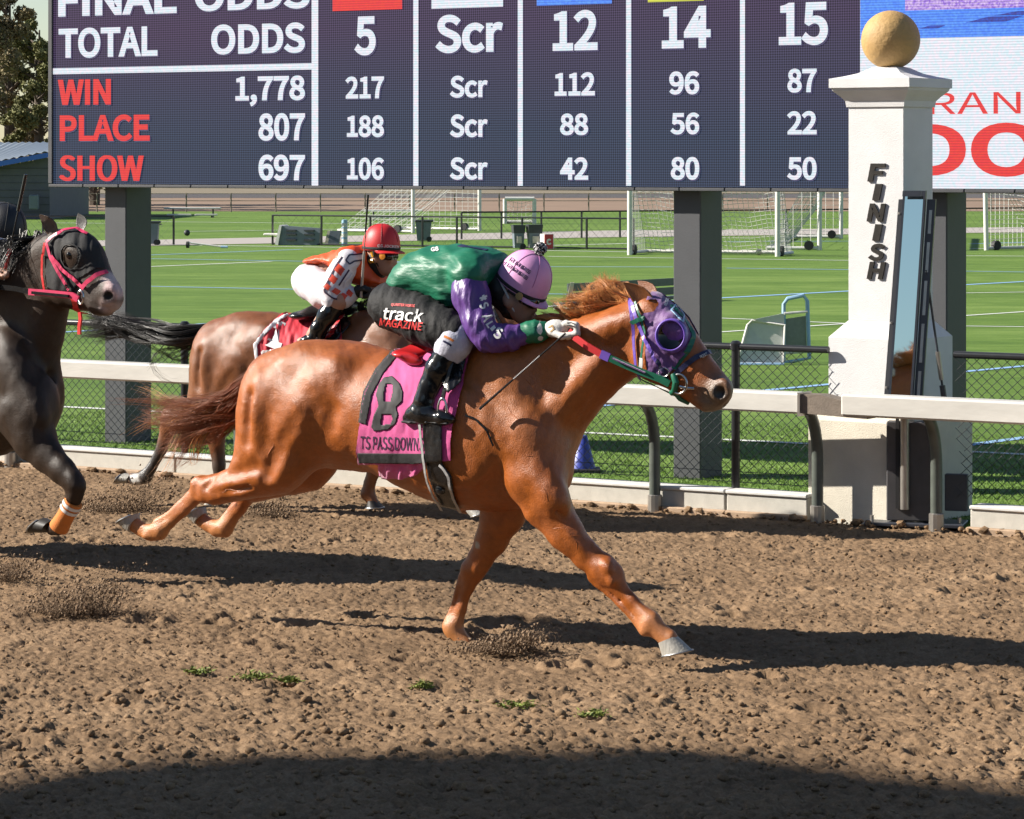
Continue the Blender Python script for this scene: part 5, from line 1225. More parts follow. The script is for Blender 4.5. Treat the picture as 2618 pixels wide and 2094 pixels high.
by.hair('tail_fringe', ((520, 862, 0), (500, 880, .0)), 50, [((440, 880, 0), (440, 915, 0))], ((345, 880, 0), (440, 965, 0)), .0018, M['hair_black'], 32, .03, .05, 12, curl=.05)
by.hair('mane', ((920, 800, 0), (*TB(1620, 764), 0)), 260, [((925, 778, .02), (*TB(1590, 735), .0))], ((925, 765, 0.03), (*TB(1530, 716), 0)), .004, M['hair_black'], 33, .02, .04, 8)

# ================================================================== the dark horse coming up behind
DF = Frame((-2.48, 15.9, 0), 38.0)
dk = Horse('horse', DF, 'near-black racehorse in a black hood and pink bridle entering at the left edge', 0.0122, (-1.75, -0.52, -0.05), (0.75, 0.52, 1.95))
dk.prof([(-700, 820), (-560, 790), (-420, 765), (-250, 760), (-120, 780), (20, 850), (112, 930), (132, 985), (136, 1032), (122, 1076), (85, 1115), (30, 1148), (0, 1166), (-120, 1180), (-300, 1170), (-450, 1120), (-600, 1090), (-700, 1050), (-740, 930)], [(-700, .22), (-300, .28), (-60, .25), (150, .16)], [(-700, .2), (-300, .28), (150, .15)], 0, .04)
dk.prof([(104, 604), (150, 594), (200, 640), (178, 740), (164, 790), (152, 850), (138, 920), (134, 985), (120, 1050), (60, 1080), (-100, 1050), (-200, 900), (-150, 770), (-40, 705), (45, 650)], [(-200, .19), (0, .16), (90, .115), (200, .085)], [(-200, .2), (0, .16), (200, .08)], 0, .08)
dk.prof([(112, 606), (140, 590), (180, 582), (208, 588), (232, 604), (254, 632), (264, 664), (276, 695), (294, 722), (306, 745), (308, 768), (298, 790), (276, 808), (252, 808), (238, 796), (200, 795), (170, 782), (138, 765), (118, 730), (110, 670)], [(100, .09), (180, .095), (250, .072), (310, .055)], [(100, .07), (200, .07), (310, .045)], 0, .04)
for s_ in (1, -1):
    dk.ell(160, 725, s_ * .05, 46, .05, 52, 0, .04); dk.ell(190, 648, s_ * .075, 30, .03, 22, -40, .04); dk.ell(280, 748, s_ * .04, 26, .028, 28, -30, .03); dk.ell(274, 757, s_ * .078, 14, .034, 13, 0, .012, True)
    dk.groove((298, 795, s_ * .03), (236, 778, s_ * .07), 3, 3, .014)
    dk.ell(40, 960, s_ * .16, 60, .09, 130, 30, .07); dk.ell(70, 1060, s_ * .17, 70, .075, 75, 20, .06); dk.ell(105, 1040, s_ * .09, 45, .10, 80, 0, .06)
dk.groove((104, 1075, 0.02), (128, 960, 0.02), 8, 5, .05); dk.groove((30, 1000, .28), (90, 1110, .26), 8, 10, .05); dk.groove((150, 800, .13), (90, 960, .19), 8, 8, .05); dk.groove((120, 820, .15), (40, 900, .22), 7, 8, .05)
dk.limb([(62, 1060, 80, .13), (88, 1120, 60, .14), (118, 1162, 44, .14), (160, 1203, 34, .14), (184, 1228, 29, .14), (192, 1243, 27, .14), (190, 1268, 21, .14), (174, 1308, 17, .14), (153, 1346, 20, .14), (133, 1353, 17, .14)], .022, .85)
dk.limb([(20, 1060, 75, -.13), (-60, 1150, 52, -.13), (-120, 1240, 32, -.13), (-150, 1330, 20, -.13), (-160, 1400, 22, -.13), (-150, 1430, 20, -.13)], .022, .85)
dk.limb([(-600, 1000, 110, .15), (-640, 1120, 70, .15), (-720, 1220, 32, .15), (-690, 1330, 22, .15), (-700, 1400, 22, .15)], .03, .85); dk.limb([(-560, 1000, 100, -.15), (-540, 1120, 66, -.15), (-600, 1230, 30, -.15), (-540, 1340, 22, -.15), (-540, 1420, 22, -.15)], .03, .85)
dk.finish(M['coat_black'], (0.034, 0.020, 0.0125), [(250, 740, .0, 60, (0.075, 0.058, 0.05), .6), (286, 708, .0, 20, (0.60, 0.48, 0.47), .35), (300, 738, .02, 26, (0.60, 0.43, 0.43), .35), (282, 786, .03, 24, (0.46, 0.36, 0.35), .5), (274, 757, .07, 13, (.01, .008, .008), .12), (170, 640, .09, 24, (0.06, .042, .03), .5), (60, 780, .1, 110, (0.05, 0.031, 0.021), .7)])
dk.hoof((132, 1332), (118, 1362), (112, 1324), (78, 1362), .14, M['hoof_dark']); dk.hoof((-160, 1425), (-132, 1428), (-165, 1450), (-122, 1450), -.13, M['hoof_dark'])
dk.ear((140, 606), (100, 548), .06, .09, .038, M['coat_dark'], (.10, .06, .04)); dk.ear((206, 590), (199, 545), -.06, -.07, .034, M['coat_dark'], (.05, .042, .038))
p = dk.P(180, 652, .094); MB().lathe([(0.022 * math.sin(math.pi * k / 8) + 1e-4, -0.022 * math.cos(math.pi * k / 8)) for k in range(9)], 12, p).build('eye', M['eye'], dk.root, smooth=True)
dk.hair('mane', ((-170, 775, 0.03), (106, 606, .0)), 1100, [((-150, 740, .08), (85, 600, .05))], ((-150, 800, .16), (60, 680, .12)), .0024, M['hair_black'], 41, .022, .05, 9)
# ================================================================== tack of the chestnut
M['pink_cloth'] = mat('pink_cloth', (0.62, 0.055, 0.26), 0.75, 0.08, 40, 0.2, 500, sheen=0.3); M['black_cloth'] = mat('black_cloth', (0.016, 0.016, 0.017), 0.8, 0.25, 60, 0.25, 400)
M['red_leather'] = mat('red_leather', (0.55, 0.02, 0.025), 0.3, 0.08, 15, coat=0.3); M['black_leather'] = mat('black_leather', (0.010, 0.010, 0.011), 0.26, 0.3, 20, 0.15, 60)
M['girth_edge'] = mat('girth_edge', (0.42, 0.41, 0.40), 0.6); M['purple'] = mat('purple', (0.155, 0.055, 0.22), 0.6, 0.18, 14, 0.25, 300, sheen=0.3)
M['purple_bright'] = mat('purple_bright', (0.17, 0.09, 0.48), 0.4, 0.1, 20); M['green_strap'] = mat('green_strap', (0.012, 0.15, 0.085), 0.4, 0.15, 30); M['navy'] = mat('navy', (0.018, 0.018, 0.07), 0.4)
M['red_grip'] = mat('red_grip', (0.72, 0.04, 0.045), 0.45, 0.1, 30); M['steel'] = mat('steel', (0.6, 0.6, 0.6), 0.22, 0.15, 40, metal=1.0); M['white_cloth'] = mat('white_cloth', (0.78, 0.77, 0.80), 0.75, 0.05, 30, 0.15, 300)
M['red_cloth'] = mat('red_cloth', (0.60, 0.022, 0.045), 0.7, 0.1, 30, 0.2, 300); M['pink_strap'] = mat('pink_strap', (0.72, 0.05, 0.14), 0.4, 0.15, 30); M['red_strap'] = mat('red_strap', (0.68, 0.03, 0.03), 0.4, 0.15, 30)
M['print_white'] = mat('print_white', (0.78, 0.77, 0.76), 0.6); M['print_black'] = mat('print_black', (0.012, 0.011, 0.013), 0.7); M['print_plum'] = mat('print_plum', (0.045, 0.012, 0.05), 0.7); M['print_red'] = mat('print_red', (0.66, 0.02, 0.02), 0.6)

cl = empty('saddle_cloth', NF.M, 'bright pink saddle cloth numbered 8 on the chestnut horse', 'saddle cloth')
CLP = [(1014, 894), (968, 950), (937, 1006), (925, 1080), (916, 1150), (920, 1181), (1060, 1184), (1157, 1176), (1155, 1130), (1175, 1031), (1192, 959), (1215, 880), (1120, 893)]
flap = hz.drape('lower_flap', [(964, 1168), (1092, 1172), (1086, 1196), (1068, 1213), (1031, 1224), (971, 1221)], M['pink_cloth'], cl, 3, .007, .003, wr=.005, wf=(.06, .03), seed=2)
cmain = hz.drape('cloth', CLP, M['pink_cloth'], cl, 3, .016, 0, wr=.0014, wf=(.05, .016), seed=1)
tcl = tree_of(cmain, hz.body)
hz.drape('border', [(1008, 888), (960, 944), (929, 1001), (917, 1080), (937, 1086), (951, 1012), (980, 956), (1027, 898)], M['black_cloth'], cl, 3, .004, .0015, tree=tcl)
hz.drape('border', [(915, 1158), (1090, 1160), (1090, 1183), (1060, 1186), (918, 1183)], M['black_cloth'], cl, 3, .004, .0015, tree=tcl)
hz.drape('number', [(982, 966), (1004, 962), (1022, 980), (1031, 1003), (1028, 1028), (1013, 1042), (1019, 1060), (1012, 1084), (994, 1098), (958, 1103), (950, 1092), (957, 1060), (969, 1037), (962, 1010), (969, 984)], M['print_black'], cl, 2.5, .004, .001, tree=tcl, holes=[[(989, 982), (1003, 985), (1003, 1005), (997, 1027), (984, 1027), (985, 1004)], [(979, 1062), (1000, 1060), (1003, 1071), (998, 1082), (976, 1086)]]); hz.text('TS PASS DOWNS', 922, 1084, 1117, 1151, M['print_plum'], cl, tcl, .0016, .006, rot=.03)
sd = empty('saddle', NF.M, 'small racing saddle with red seat and black girth on the chestnut', 'saddle')
V_ = Vox((-1.2, -.4, .9), (.2, .4, 1.5), .008)
def vP(px, py, v): return hz.P(px, py, v)
V_.ell(vP(1058, 905, .10), (.075, .14, .022), math.radians(-8), .02); V_.ell(vP(1052, 918, .20), (.060, .022, .026), math.radians(-12), .02); V_.cap(vP(1085, 898, 0), vP(1190, 872, 0), .05, .05, .03, 2.4)
v_, q_ = V_.mesh(2); np_mesh('seat', v_, q_, M['red_leather'], sd)
hz.drape('flap', [(1128, 892), (1192, 880), (1200, 930), (1182, 985), (1150, 1010), (1122, 960)], M['black_leather'], sd, 3, .030, .006, wr=.003, tree=tcl)
GP = [(1083, 1070), (1084, 1120), (1090, 1167), (1099, 1218), (1112, 1256), (1128, 1290), (1176, 1300), (1163, 1262), (1156, 1215), (1133, 1184), (1131, 1091), (1128, 1060)]
gi = hz.drape('girth', GP, M['black_leather'], sd, 3, .010, .004, tree=tcl)
tg = tree_of(gi, cmain, hz.body)
hz.strap('girth_edge', [(1081, 1080), (1086, 1140), (1092, 1180), (1101, 1222), (1114, 1260), (1134, 1292)], 7, M['girth_edge'], sd, .026); hz.strap('girth_edge', [(1130, 1186), (1138, 1192), (1152, 1212), (1156, 1230), (1163, 1262), (1180, 1298)], 7, M['girth_edge'], sd, .026)
p = hz.hit(1125, 1252, 1, tg)[0]; MB().lathe([(.022, -.012), (.024, 0), (.016, .012), (0, .016)], 14, (0, 0, 0)).build('girth_buckle', M['black_leather'], sd, Matrix.Translation(Vector(p)) @ Matrix.Rotation(math.pi / 2, 4, 'X'), smooth='auto')
hz.strap('breastplate', [(1190, 1062), (1215, 1070), (1245, 1100), (1262, 1140)], 5, M['black_leather'], sd, .006, n=12)

HOOD = [(1652, 770), (1660, 750), (1686, 752), (1716, 775), (1750, 809), (1776, 853), (1762, 895), (1740, 918), (1722, 945), (1700, 958), (1660, 962), (1652, 924), (1652, 880), (1656, 840), (1640, 806), (1650, 800), (1672, 798), (1684, 780), (1676, 766)]
hd = empty('hood', NF.M, 'purple blinker hood with green trim on the head of the chestnut', 'hood')
hm = hz.drape('hood_cloth', HOOD, M['purple'], hd, 2.5, .007, 0, wr=.0025, wf=(.06, .05), seed=3); hz.drape('hood_cloth', [(x - 6, y) for x, y in HOOD], M['purple'], hd, 4, .007, .003, side=-1)
th_ = tree_of(hm, hz.body)
hz.strap('trim', [(1722, 943), (1740, 919), (1762, 893), (1774, 858), (1764, 838), (1748, 812), (1716, 780)], 13, M['green_strap'], hd, .004, tree=th_)
# blinker cup: a flared ring with a dark open hollow
cc = hz.hit(1716, 858, 1, th_); c0 = cc[0]; nx = np.array((0.28, -0.93, 0.1)); nx /= np.linalg.norm(nx)
Mc = Matrix.Translation(Vector(c0)) @ Vector(nx).to_track_quat('Z', 'Y').to_matrix().to_4x4()
MB().lathe([(.069, -.014), (.067, .010), (.063, .022), (.059, .024), (.056, .019), (.055, .004)], 36, sx=1.0, sy=1.05).build('blinker_cup', M['purple_bright'], hd, Mc, smooth=True)
MB().lathe([(.055, .004), (.045, -.006), (.02, -.012), (.0001, -.013)], 30, sx=1.0, sy=1.05).build('cup_hollow', M['eye'], hd, Mc, smooth=True)
hz.text('R', 1727, 1744, 790, 815, M['print_white'], hd, th_, .006, .01, rot=.85, name='emblem_letter')
hz.strap('emblem', [(1716, 795), (1728, 778), (1748, 806), (1745, 824), (1716, 795)], 3.5, M['lightblue'], hd, .006, tree=th_, n=40)
hz.text('ROSE', 1693, 1712, 770, 778, M['print_white'], hd, th_, .006, .01, rot=-1.25); hz.text('RACING', 1728, 1766, 819, 828, M['print_white'], hd, th_, .006, .01, rot=.06)

br = empty('bridle', NF.M, 'green and purple racing bridle with reins on the chestnut', 'bridle')
hz.strap('cheek_strap', [(1612, 768), (1615, 800), (1622, 850), (1626, 900), (1630, 938), (1640, 965)], 8, M['purple_bright'], br, .012, tree=th_); hz.strap('cheek_strap', [(1618, 770), (1630, 818), (1650, 862), (1672, 912), (1690, 938)], 9, M['purple_bright'], br, .015, tree=th_)
hz.strap('cheek_strap', [(1628, 775), (1640, 815), (1652, 850), (1646, 890), (1642, 930)], 6, M['green_strap'], br, .013, tree=th_); hz.strap('brow_band', [(1616, 826), (1630, 820), (1646, 814)], 11, M['green_strap'], br, .018, tree=th_)
hz.strap('cheek_piece', [(1644, 915), (1642, 935), (1641, 948)], 10, M['print_white'], br, .014, tree=th_); hz.strap('cheek_strap', [(1680, 920), (1692, 938), (1704, 955), (1712, 975)], 10, M['navy'], br, .016, tree=th_)
nb = hz.strap('nose_band', [(1728, 958), (1752, 934), (1780, 914), (1812, 902)], 13, M['navy'], br, .012); hz.strap('jaw_strap', [(1640, 966), (1672, 980), (1705, 996), (1735, 1010)], 9, M['green_strap'], br, .010)
hz.text('ROSE', 1788, 1808, 906, 914, M['print_white'], br, tree_of(nb, hz.body), .004, .01, rot=-.45)
def tubeL(name, pts, r, m, par, n=10): return MB().tube([hz.P(*p) for p in pts], r, n).build(name, m, par, smooth='auto')
ring = [(1736 + 20 * math.cos(t), 982 + 25 * math.sin(t), .105) for t in np.linspace(-1.9, 2.2, 18)]
tubeL('bit_ring', ring, .0055, M['steel'], br); tubeL('bit_shank', [(1738, 988, .108), (1752, 992, .105), (1774, 993, .085)], .007, M['steel'], br)
ring = [(1698 + 13 * math.cos(t), 952 + 11 * math.sin(t), .112) for t in np.linspace(0, 6.0, 18)]; tubeL('buckle_ring', ring, .0035, M['steel'], br)
tubeL('bit_guard', [(1722, 958, .10), (1728, 978, .112), (1724, 1000, .10), (1718, 1004, .085)], .014, M['green_strap'], br); tubeL('chin_strap', [(1722, 1000, .08), (1738, 1020, .055), (1760, 1030, .02)], .010, M['green_strap'], br)
def rein(name, pts, w, m, par, hzz, thick=.005):
    P_ = [hzz.P(*p) for p in pts]; vs = []; n = len(P_); w = hzz.r(w) / 2
    for i, p in enumerate(P_):
        t = P_[min(i + 1, n - 1)] - P_[max(i - 1, 0)]; t /= np.linalg.norm(t); b = np.cross(t, (0, 1, 0)); b /= np.linalg.norm(b)
        vs += [p - b * w + (0, -thick, 0), p + b * w + (0, -thick, 0), p + b * w + (0, thick, 0), p - b * w + (0, thick, 0)]
    fs = [(4 * i + k, 4 * i + (k + 1) % 4, 4 * i + 4 + (k + 1) % 4, 4 * i + 4 + k) for i in range(n - 1) for k in range(4)] + [(3, 2, 1, 0), tuple(4 * n - 4 + k for k in range(4))]
    return MB().add(vs, fs).build(name, m, par)
rein('rein_grip', [(1455, 846, .165), (1470, 862, .17), (1500, 884, .17), (1538, 906, .16)], 17, M['red_grip'], br, hz); rein('rein_band', [(1536, 905, .165), (1558, 915, .16)], 21, M['purple_bright'], br, hz)
rein('rein', [(1556, 914, .16), (1600, 934, .145), (1650, 955, .13), (1690, 970, .118), (1712, 982, .112)], 17, M['green_strap'], br, hz); rein('rein_stripe', [(1566, 916, .168), (1650, 953, .138)], 3, M['purple'], br, hz, .006)
rein('rein_grip', [(1370, 812, -.05), (1410, 806, -.08), (1450, 812, -.11)], 12, M['red_grip'], br, hz)

# whip of the winner
wh = empty('whip', NF.M, 'black riding whip with white twist along the chestnut shoulder', 'whip')
A_, B_ = hz.P(1226, 1046, .33), hz.P(1446, 852, .21); mid = A_ + (B_ - A_) * .38
MB().tube([A_, mid], [.006, .0045], 8).build('flap', M['black_leather'], wh); MB().tube([mid, B_], [.0032, .004], 8).build('shaft', M['black_leather'], wh)
m = MB()
for i in range(22):
    t = .40 + i * .014; m.tube([A_ + (B_ - A_) * t + (0, -.003, .001), A_ + (B_ - A_) * (t + .006) + (.001, -.003, -.001)], .0034, 5)
m.build('twist', M['print_white'], wh)

# ================================================================== tack of the bay
c2 = empty('saddle_cloth', BH.M, 'red saddle cloth with white border numbered 1 on the bay', 'saddle cloth')
CB = [(732, 803), (700, 822), (672, 850), (650, 880), (655, 918), (700, 915), (760, 912), (830, 905), (880, 880), (870, 800), (800, 803)]
b1 = by.drape('cloth', CB, M['red_cloth'], c2, 3, .016, 0, wr=.004, wf=(.1, .03)); tb_ = tree_of(b1, by.body)
by.drape('border', [(732, 802), (700, 820), (672, 848), (648, 880), (653, 922), (662, 918), (658, 884), (681, 853), (707, 827), (741, 805)], M['white_cloth'], c2, 3, .005, .0015, tree=tb_)
by.text('1', 690, 730, 822, 892, M['print_white'], c2, tb_, .005, .03, rot=.38, name='number'); by.text('GRANTS', 668, 728, 893, 904, M['print_white'], c2, tb_, .005, .03, rot=-.12)
s2 = empty('saddle', BH.M, 'black racing saddle with red strap under the rider in orange', 'saddle')
V_ = Vox((-1.4, -.4, .9), (.3, .4, 1.5), .012); V_.ell(by.P(790, 806, .06), (.10, .16, .03), 0, .02); V_.cap(by.P(810, 800, 0), by.P(890, 785, 0), .05, .05, .03, 2.2); v_, q_ = V_.mesh(2); np_mesh('seat', v_, q_, M['black_leather'], s2)
by.strap('red_strap', [(842, 868), (862, 838), (884, 800), (905, 772)], 18, M['red_leather'], s2, .02, tree=tb_)
by.drape('flap', [(815, 800), (880, 790), (900, 830), (860, 875), (830, 880)], M['black_leather'], s2, 3, .012, .005, tree=tb_)
bb = empty('bridle', BH.M, 'black bridle of the bay hidden behind the winning rider', 'bridle')
by.strap('cheek_strap', [TB(1622, 790), TB(1660, 880), TB(1700, 950), TB(1725, 985)], 9, M['black_leather'], bb, .012); by.strap('nose_band', [TB(1730, 960), TB(1770, 920), TB(1808, 904)], 9, M['black_leather'], bb, .012)
rein('rein', [(935, 752, .15), (1000, 790, .16), (1100, 840, .15), (*TB(1725, 985), .11)], 9, M['black_leather'], bb, by)

# ================================================================== tack of the dark horse
h3 = empty('hood', DF.M, 'black face hood with eye hole on the dark horse', 'hood')
eyeh = [(160, 640), (168, 628), (184, 626), (198, 634), (203, 652), (198, 672), (184, 688), (168, 682), (160, 664)]
h3m = dk.drape('hood_cloth', [(122, 614), (140, 604), (162, 592), (205, 590), (228, 602), (250, 626), (261, 655), (268, 686), (246, 688), (225, 700), (205, 712), (196, 735), (188, 746), (140, 742), (124, 735), (118, 690), (116, 640)], M['black_cloth'], h3, 2.5, .007, .003, wr=.002, holes=[eyeh])
t3 = tree_of(h3m, dk.body)
dk.strap('eye_rim', eyeh + [eyeh[0]], 4, M['black_cloth'], h3, .012, n=40, tree=tree_of(dk.body))
b3 = empty('bridle', DF.M, 'pink and red bridle with reins on the dark horse', 'bridle')
for nm, pts, w, mm in (('brow_band', [(122, 620), (140, 606), (165, 592), (195, 588), (222, 602)], 9, 'pink_strap'), ('cheek_strap', [(118, 622), (112, 660), (112, 705), (118, 740)], 7, 'red_strap'), ('cheek_strap', [(122, 622), (134, 660), (152, 698), (168, 722), (180, 742)], 8, 'pink_strap'),
                       ('cheek_strap', [(136, 655), (160, 688), (190, 712), (212, 732)], 9, 'pink_strap'), ('nose_band', [(212, 738), (226, 720), (248, 704), (272, 698)], 11, 'pink_strap'), ('jaw_strap', [(186, 748), (194, 770), (200, 790)], 16, 'red_strap'), ('chin_strap', [(190, 780), (205, 792), (226, 796)], 12, 'red_strap'),
                       ('buckle', [(172, 725), (180, 738)], 13, 'black_leather')):
    dk.strap(nm, pts, w, M[mm], b3, .015, tree=t3)
MB().tube([dk.P(206 + 9 * math.cos(t) * .8, 760 + 17 * math.sin(t), .125) for t in np.linspace(0, 6.28, 20)], .006, 8).build('bit_ring', M['steel'], b3, smooth='auto')
rein('rein', [(-60, 728, .20), (0, 734, .18), (40, 738, .17), (76, 746, .16)], 13, M['black_leather'], b3, dk); rein('rein', [(74, 746, .165), (130, 750, .15), (186, 756, .135), (200, 765, .13)], 16, M['pink_strap'], b3, dk); rein('rein_stripe', [(82, 748, .175), (176, 757, .145)], 7, M['black_leather'], b3, dk, .006)
rein('strap_end', [(204, 798, .10), (206, 815, .10), (203, 835, .10), (203, 855, .10)], 10, M['red_strap'], b3, dk)
bn = empty('leg_bandage', DF.M, 'orange leg wrap with white bands on the dark horse foreleg', 'leg wrap')
M['orange_wrap'] = mat('orange_wrap', (0.66, 0.20, 0.03), 0.8, 0.1, 40, 0.3, 200)
a_, b_ = dk.P(189, 1282, .14), dk.P(150, 1350, .14)
MB().tube([a_ + (b_ - a_) * t for t in (0, .05, .25, .5, .75, .95, 1.0)], [dk.r(22), dk.r(24.5), dk.r(24), dk.r(22.5), dk.r(23.5), dk.r(26), dk.r(25)], 16).build('wrap', M['orange_wrap'], bn, smooth='auto')
for t in (.06, .22): MB().tube([a_ + (b_ - a_) * t, a_ + (b_ - a_) * (t + .10)], [dk.r(25.3), dk.r(25.3)], 16, caps=False).build('white_band', M['print_white'], bn, smooth=True)
# ================================================================== riders
M['skin'] = mat('skin', (0.46, 0.24, 0.16), 0.55, 0.10, 25, 0.1, 200); M['silk_green'] = mat('silk_green', (0.008, 0.150, 0.078), 0.50, 0.14, 12, 0.8, 16, spec=0.4, stretch=(.55, 1, 1.7))
M['silk_purple'] = mat('silk_purple', (0.115, 0.045, 0.235), 0.42, 0.14, 12, 0.8, 18, spec=0.5, stretch=(1.6, 1, .7)); M['breeches_black'] = mat('breeches_black', (0.009, 0.009, 0.010), 0.75, 0.2, 20, 0.5, 45, spec=0.3)
M['boot'] = mat('boot', (0.008, 0.008, 0.009), 0.17, 0.3, 14, 0.12, 25); M['glove_white'] = mat('glove_white', (0.66, 0.64, 0.60), 0.7, 0.12, 40, 0.25, 120); M['pink_cap'] = mat('pink_cap', (0.76, 0.36, 0.66), 0.55, 0.06, 20, 0.12, 300)
M['cap_seam'] = mat('cap_seam', (0.48, 0.17, 0.40), 0.6); M['lens'] = mat('lens', (0.01, 0.009, 0.008), 0.06, spec=0.8); M['cuff'] = mat('cuff', (0.56, 0.56, 0.66), 0.75, 0.1, 30, 0.35, 90)
M['orange_silk'] = mat('orange_silk', (0.74, 0.085, 0.010), 0.5, 0.08, 12, 0.2, 80); M['white_silk'] = mat('white_silk', (0.74, 0.70, 0.74), 0.45, 0.06, 12, 0.2, 80); M['red_silk'] = mat('red_silk', (0.74, 0.06, 0.015), 0.45, 0.06, 12)
M['red_cap'] = mat('red_cap', (0.62, 0.018, 0.022), 0.5, 0.06, 20, 0.1, 300); M['red_seam'] = mat('red_seam', (0.30, 0.01, 0.012), 0.6); M['yellow'] = mat('yellow', (0.75, 0.36, 0.02), 0.35); M['hair_dark'] = mat('hair_dark', (0.012, 0.010, 0.009), 0.6, 0.3, 60)
M['navy_cap'] = mat('navy_cap', (0.012, 0.012, 0.016), 0.5, 0.2, 30, 0.15, 200); M['amber'] = mat('amber', (0.55, 0.2, 0.03), 0.1)

class Rider(Horse):
    def __init__(s, fr, label, lo, hi, h=.0085):
        s.fr = fr; s.sc = F / fr.O.y; s.lo, s.hi, s.h = lo, hi, h; s.root = empty('person', fr.M, label, 'person', 'jockeys riding in the finish')
    def piece(s, name, m, fn, crumple=0.0, freq=16.0, seed=0, smooth=2, parent=None, h=None, stretch=(1, 1, 1)):
        s.vx = Vox(s.lo, s.hi, h or s.h); fn(); V, Q = s.vx.mesh(smooth)
        if crumple:
            N_ = normals(V, Q); c = V - V.mean(0); sg = 1.0
            if (N_ * c).sum() < 0: N_ = -N_
            a = V * freq * np.array(stretch); w = vnoise(a[:, 0] + .7 * a[:, 1], a[:, 2] - .4 * a[:, 1] + a[:, 0] * .35, seed); w2 = vnoise(a[:, 0] * 2.3 + a[:, 2], a[:, 2] * 2.1 - a[:, 1], seed + 1)
            w = 0.5 - np.abs(w) * 2.2 + .7 * w2                # sharp-crested folds
            V = V + N_ * (w * crumple)[:, None]
        o = np_mesh(name, V, Q, m, parent or s.root); o['_b'] = 0; del o['_b']; return o
    def cap_(s, a, b, k=.02, sy=1.0): s.vx.cap(s.P(a[0], a[1], a[2]), s.P(b[0], b[1], b[2]), s.r(a[3]), s.r(b[3]), k, sy)
    def ch(s, pts, k=.02, sy=1.0):
        for a, b in zip(pts[:-1], pts[1:]): s.cap_(a, b, k, sy)
    def dome(s, base, axis_px, a, b, hgt, cap_m, seam_m, band_m, fwd, brim=True, seams=6, v=0.0, side_tilt=0.0, band_h=.016, brim_len=.05, button=None):
        """skull cap: base centre pixel, up-axis in pixel direction, half length a (fore-aft), half width b"""
        ax = np.array((axis_px[0] / math.cos(s.fr.a), side_tilt, -axis_px[1])); ax /= np.linalg.norm(ax)
        f = np.array((fwd[0] / math.cos(s.fr.a), fwd[2] if len(fwd) > 2 else 0.0, -fwd[1])); f -= ax * (f @ ax); f /= np.linalg.norm(f); l = np.cross(ax, f)
        c = s.P(*base, v); Mx = Matrix(((f[0], l[0], ax[0], c[0]), (f[1], l[1], ax[1], c[1]), (f[2], l[2], ax[2], c[2]), (0, 0, 0, 1)))
        pr = [(math.cos(t) ** .82, math.sin(t)) for t in np.linspace(-.22, math.pi / 2, 14)]
        sh = MB().lathe([(max(r, 1e-4) * a, z * hgt) for r, z in pr], 36, sx=1, sy=b / a).build('helmet', cap_m, s.root, Mx, smooth=True)
        for i in range(seams):
            t0 = math.pi * 2 * i / seams + .26; MB().tube([(r * a * 1.004 * math.cos(t0), r * b * 1.004 * math.sin(t0), z * hgt * 1.004) for r, z in pr[3:]], .0016, 5).build('seam', seam_m, sh)
        m = MB(); n = 40; zz = (-.19 * hgt, -.19 * hgt + band_h); r0 = [(math.cos(math.asin(z / hgt)) ** .82) for z in zz]
        m.lathe([(a * r0[0] * 1.015, zz[0]), (a * r0[0] * 1.03, zz[0] + .002), (a * r0[1] * 1.03, zz[1] - .002), (a * r0[1] * 1.012, zz[1])], n, sx=1, sy=b / a).build('helmet_band', band_m, sh, smooth=True)
        if brim:
            vs = []; N2 = 17
            for i in range(N2):
                t = -1.15 + 2.3 * i / (N2 - 1); L_ = brim_len * math.cos(t / 1.15 * math.pi / 2) ** .6
                for k, (q, dz) in enumerate(((0, 0), (.5, -.004), (1, -.012), (1, -.017), (.5, -.010), (0, -.008))):
                    vs.append(((a * .985 + L_ * q) * math.cos(t * (1 - .12 * q)), (b * .985 + L_ * q * .8) * math.sin(t * (1 - .12 * q)), -.2 * hgt + dz))
            MB().add(vs, [(6 * i + k, 6 * i + (k + 1) % 6, 6 * i + 6 + (k + 1) % 6, 6 * i + 6 + k) for i in range(N2 - 1) for k in range(6)]).build('peak', cap_m, sh, smooth='auto')
        return sh, Mx
    def world_tree(s, o, Mx):
        V = [tuple(Mx @ v.co) for v in o.data.vertices]; return BVHTree.FromPolygons(V, [tuple(p.vertices) for p in o.data.polygons])

# ------------------------------------------------------------------ winner's rider: green and purple
j1 = Rider(NF, 'jockey in green and purple silks and pink cap crouched on the chestnut', (-1.15, -.5, .5), (.55, .5, 1.75))
def hand(j, side, pts, wr, palm, r, thumb):
    """five fingers closed round the rein: palm blob, four curled finger chains, thumb"""
    j.vx.ell(j.P(*palm[:3]), (j.r(palm[3]), palm[4], j.r(palm[5])), math.radians(palm[6]), .012)
    j.cap_((*wr, r * 1.6), (*palm[:3], r * 2.0), .012)
    for i, v in enumerate(pts['v']):
        L_ = (1.0, 1.06, 1.0, .86)[i]; k, m1, m2, t = pts['k'], pts['m1'], pts['m2'], pts['t']; dx, dy = pts['step'][0] * i, pts['step'][1] * i
        f = lambda q: (k[0] + (q[0] - k[0]) * L_ + dx, k[1] + (q[1] - k[1]) * L_ + dy, v)
        j.ch([(*f(k), r), (*f(m1), r * .95), (*f(m2), r * .88), (*f(t), r * .8)], .004)
    j.ch([(*thumb[0], r * 1.1), (*thumb[1], r), (*thumb[2], r * .85)], .006)
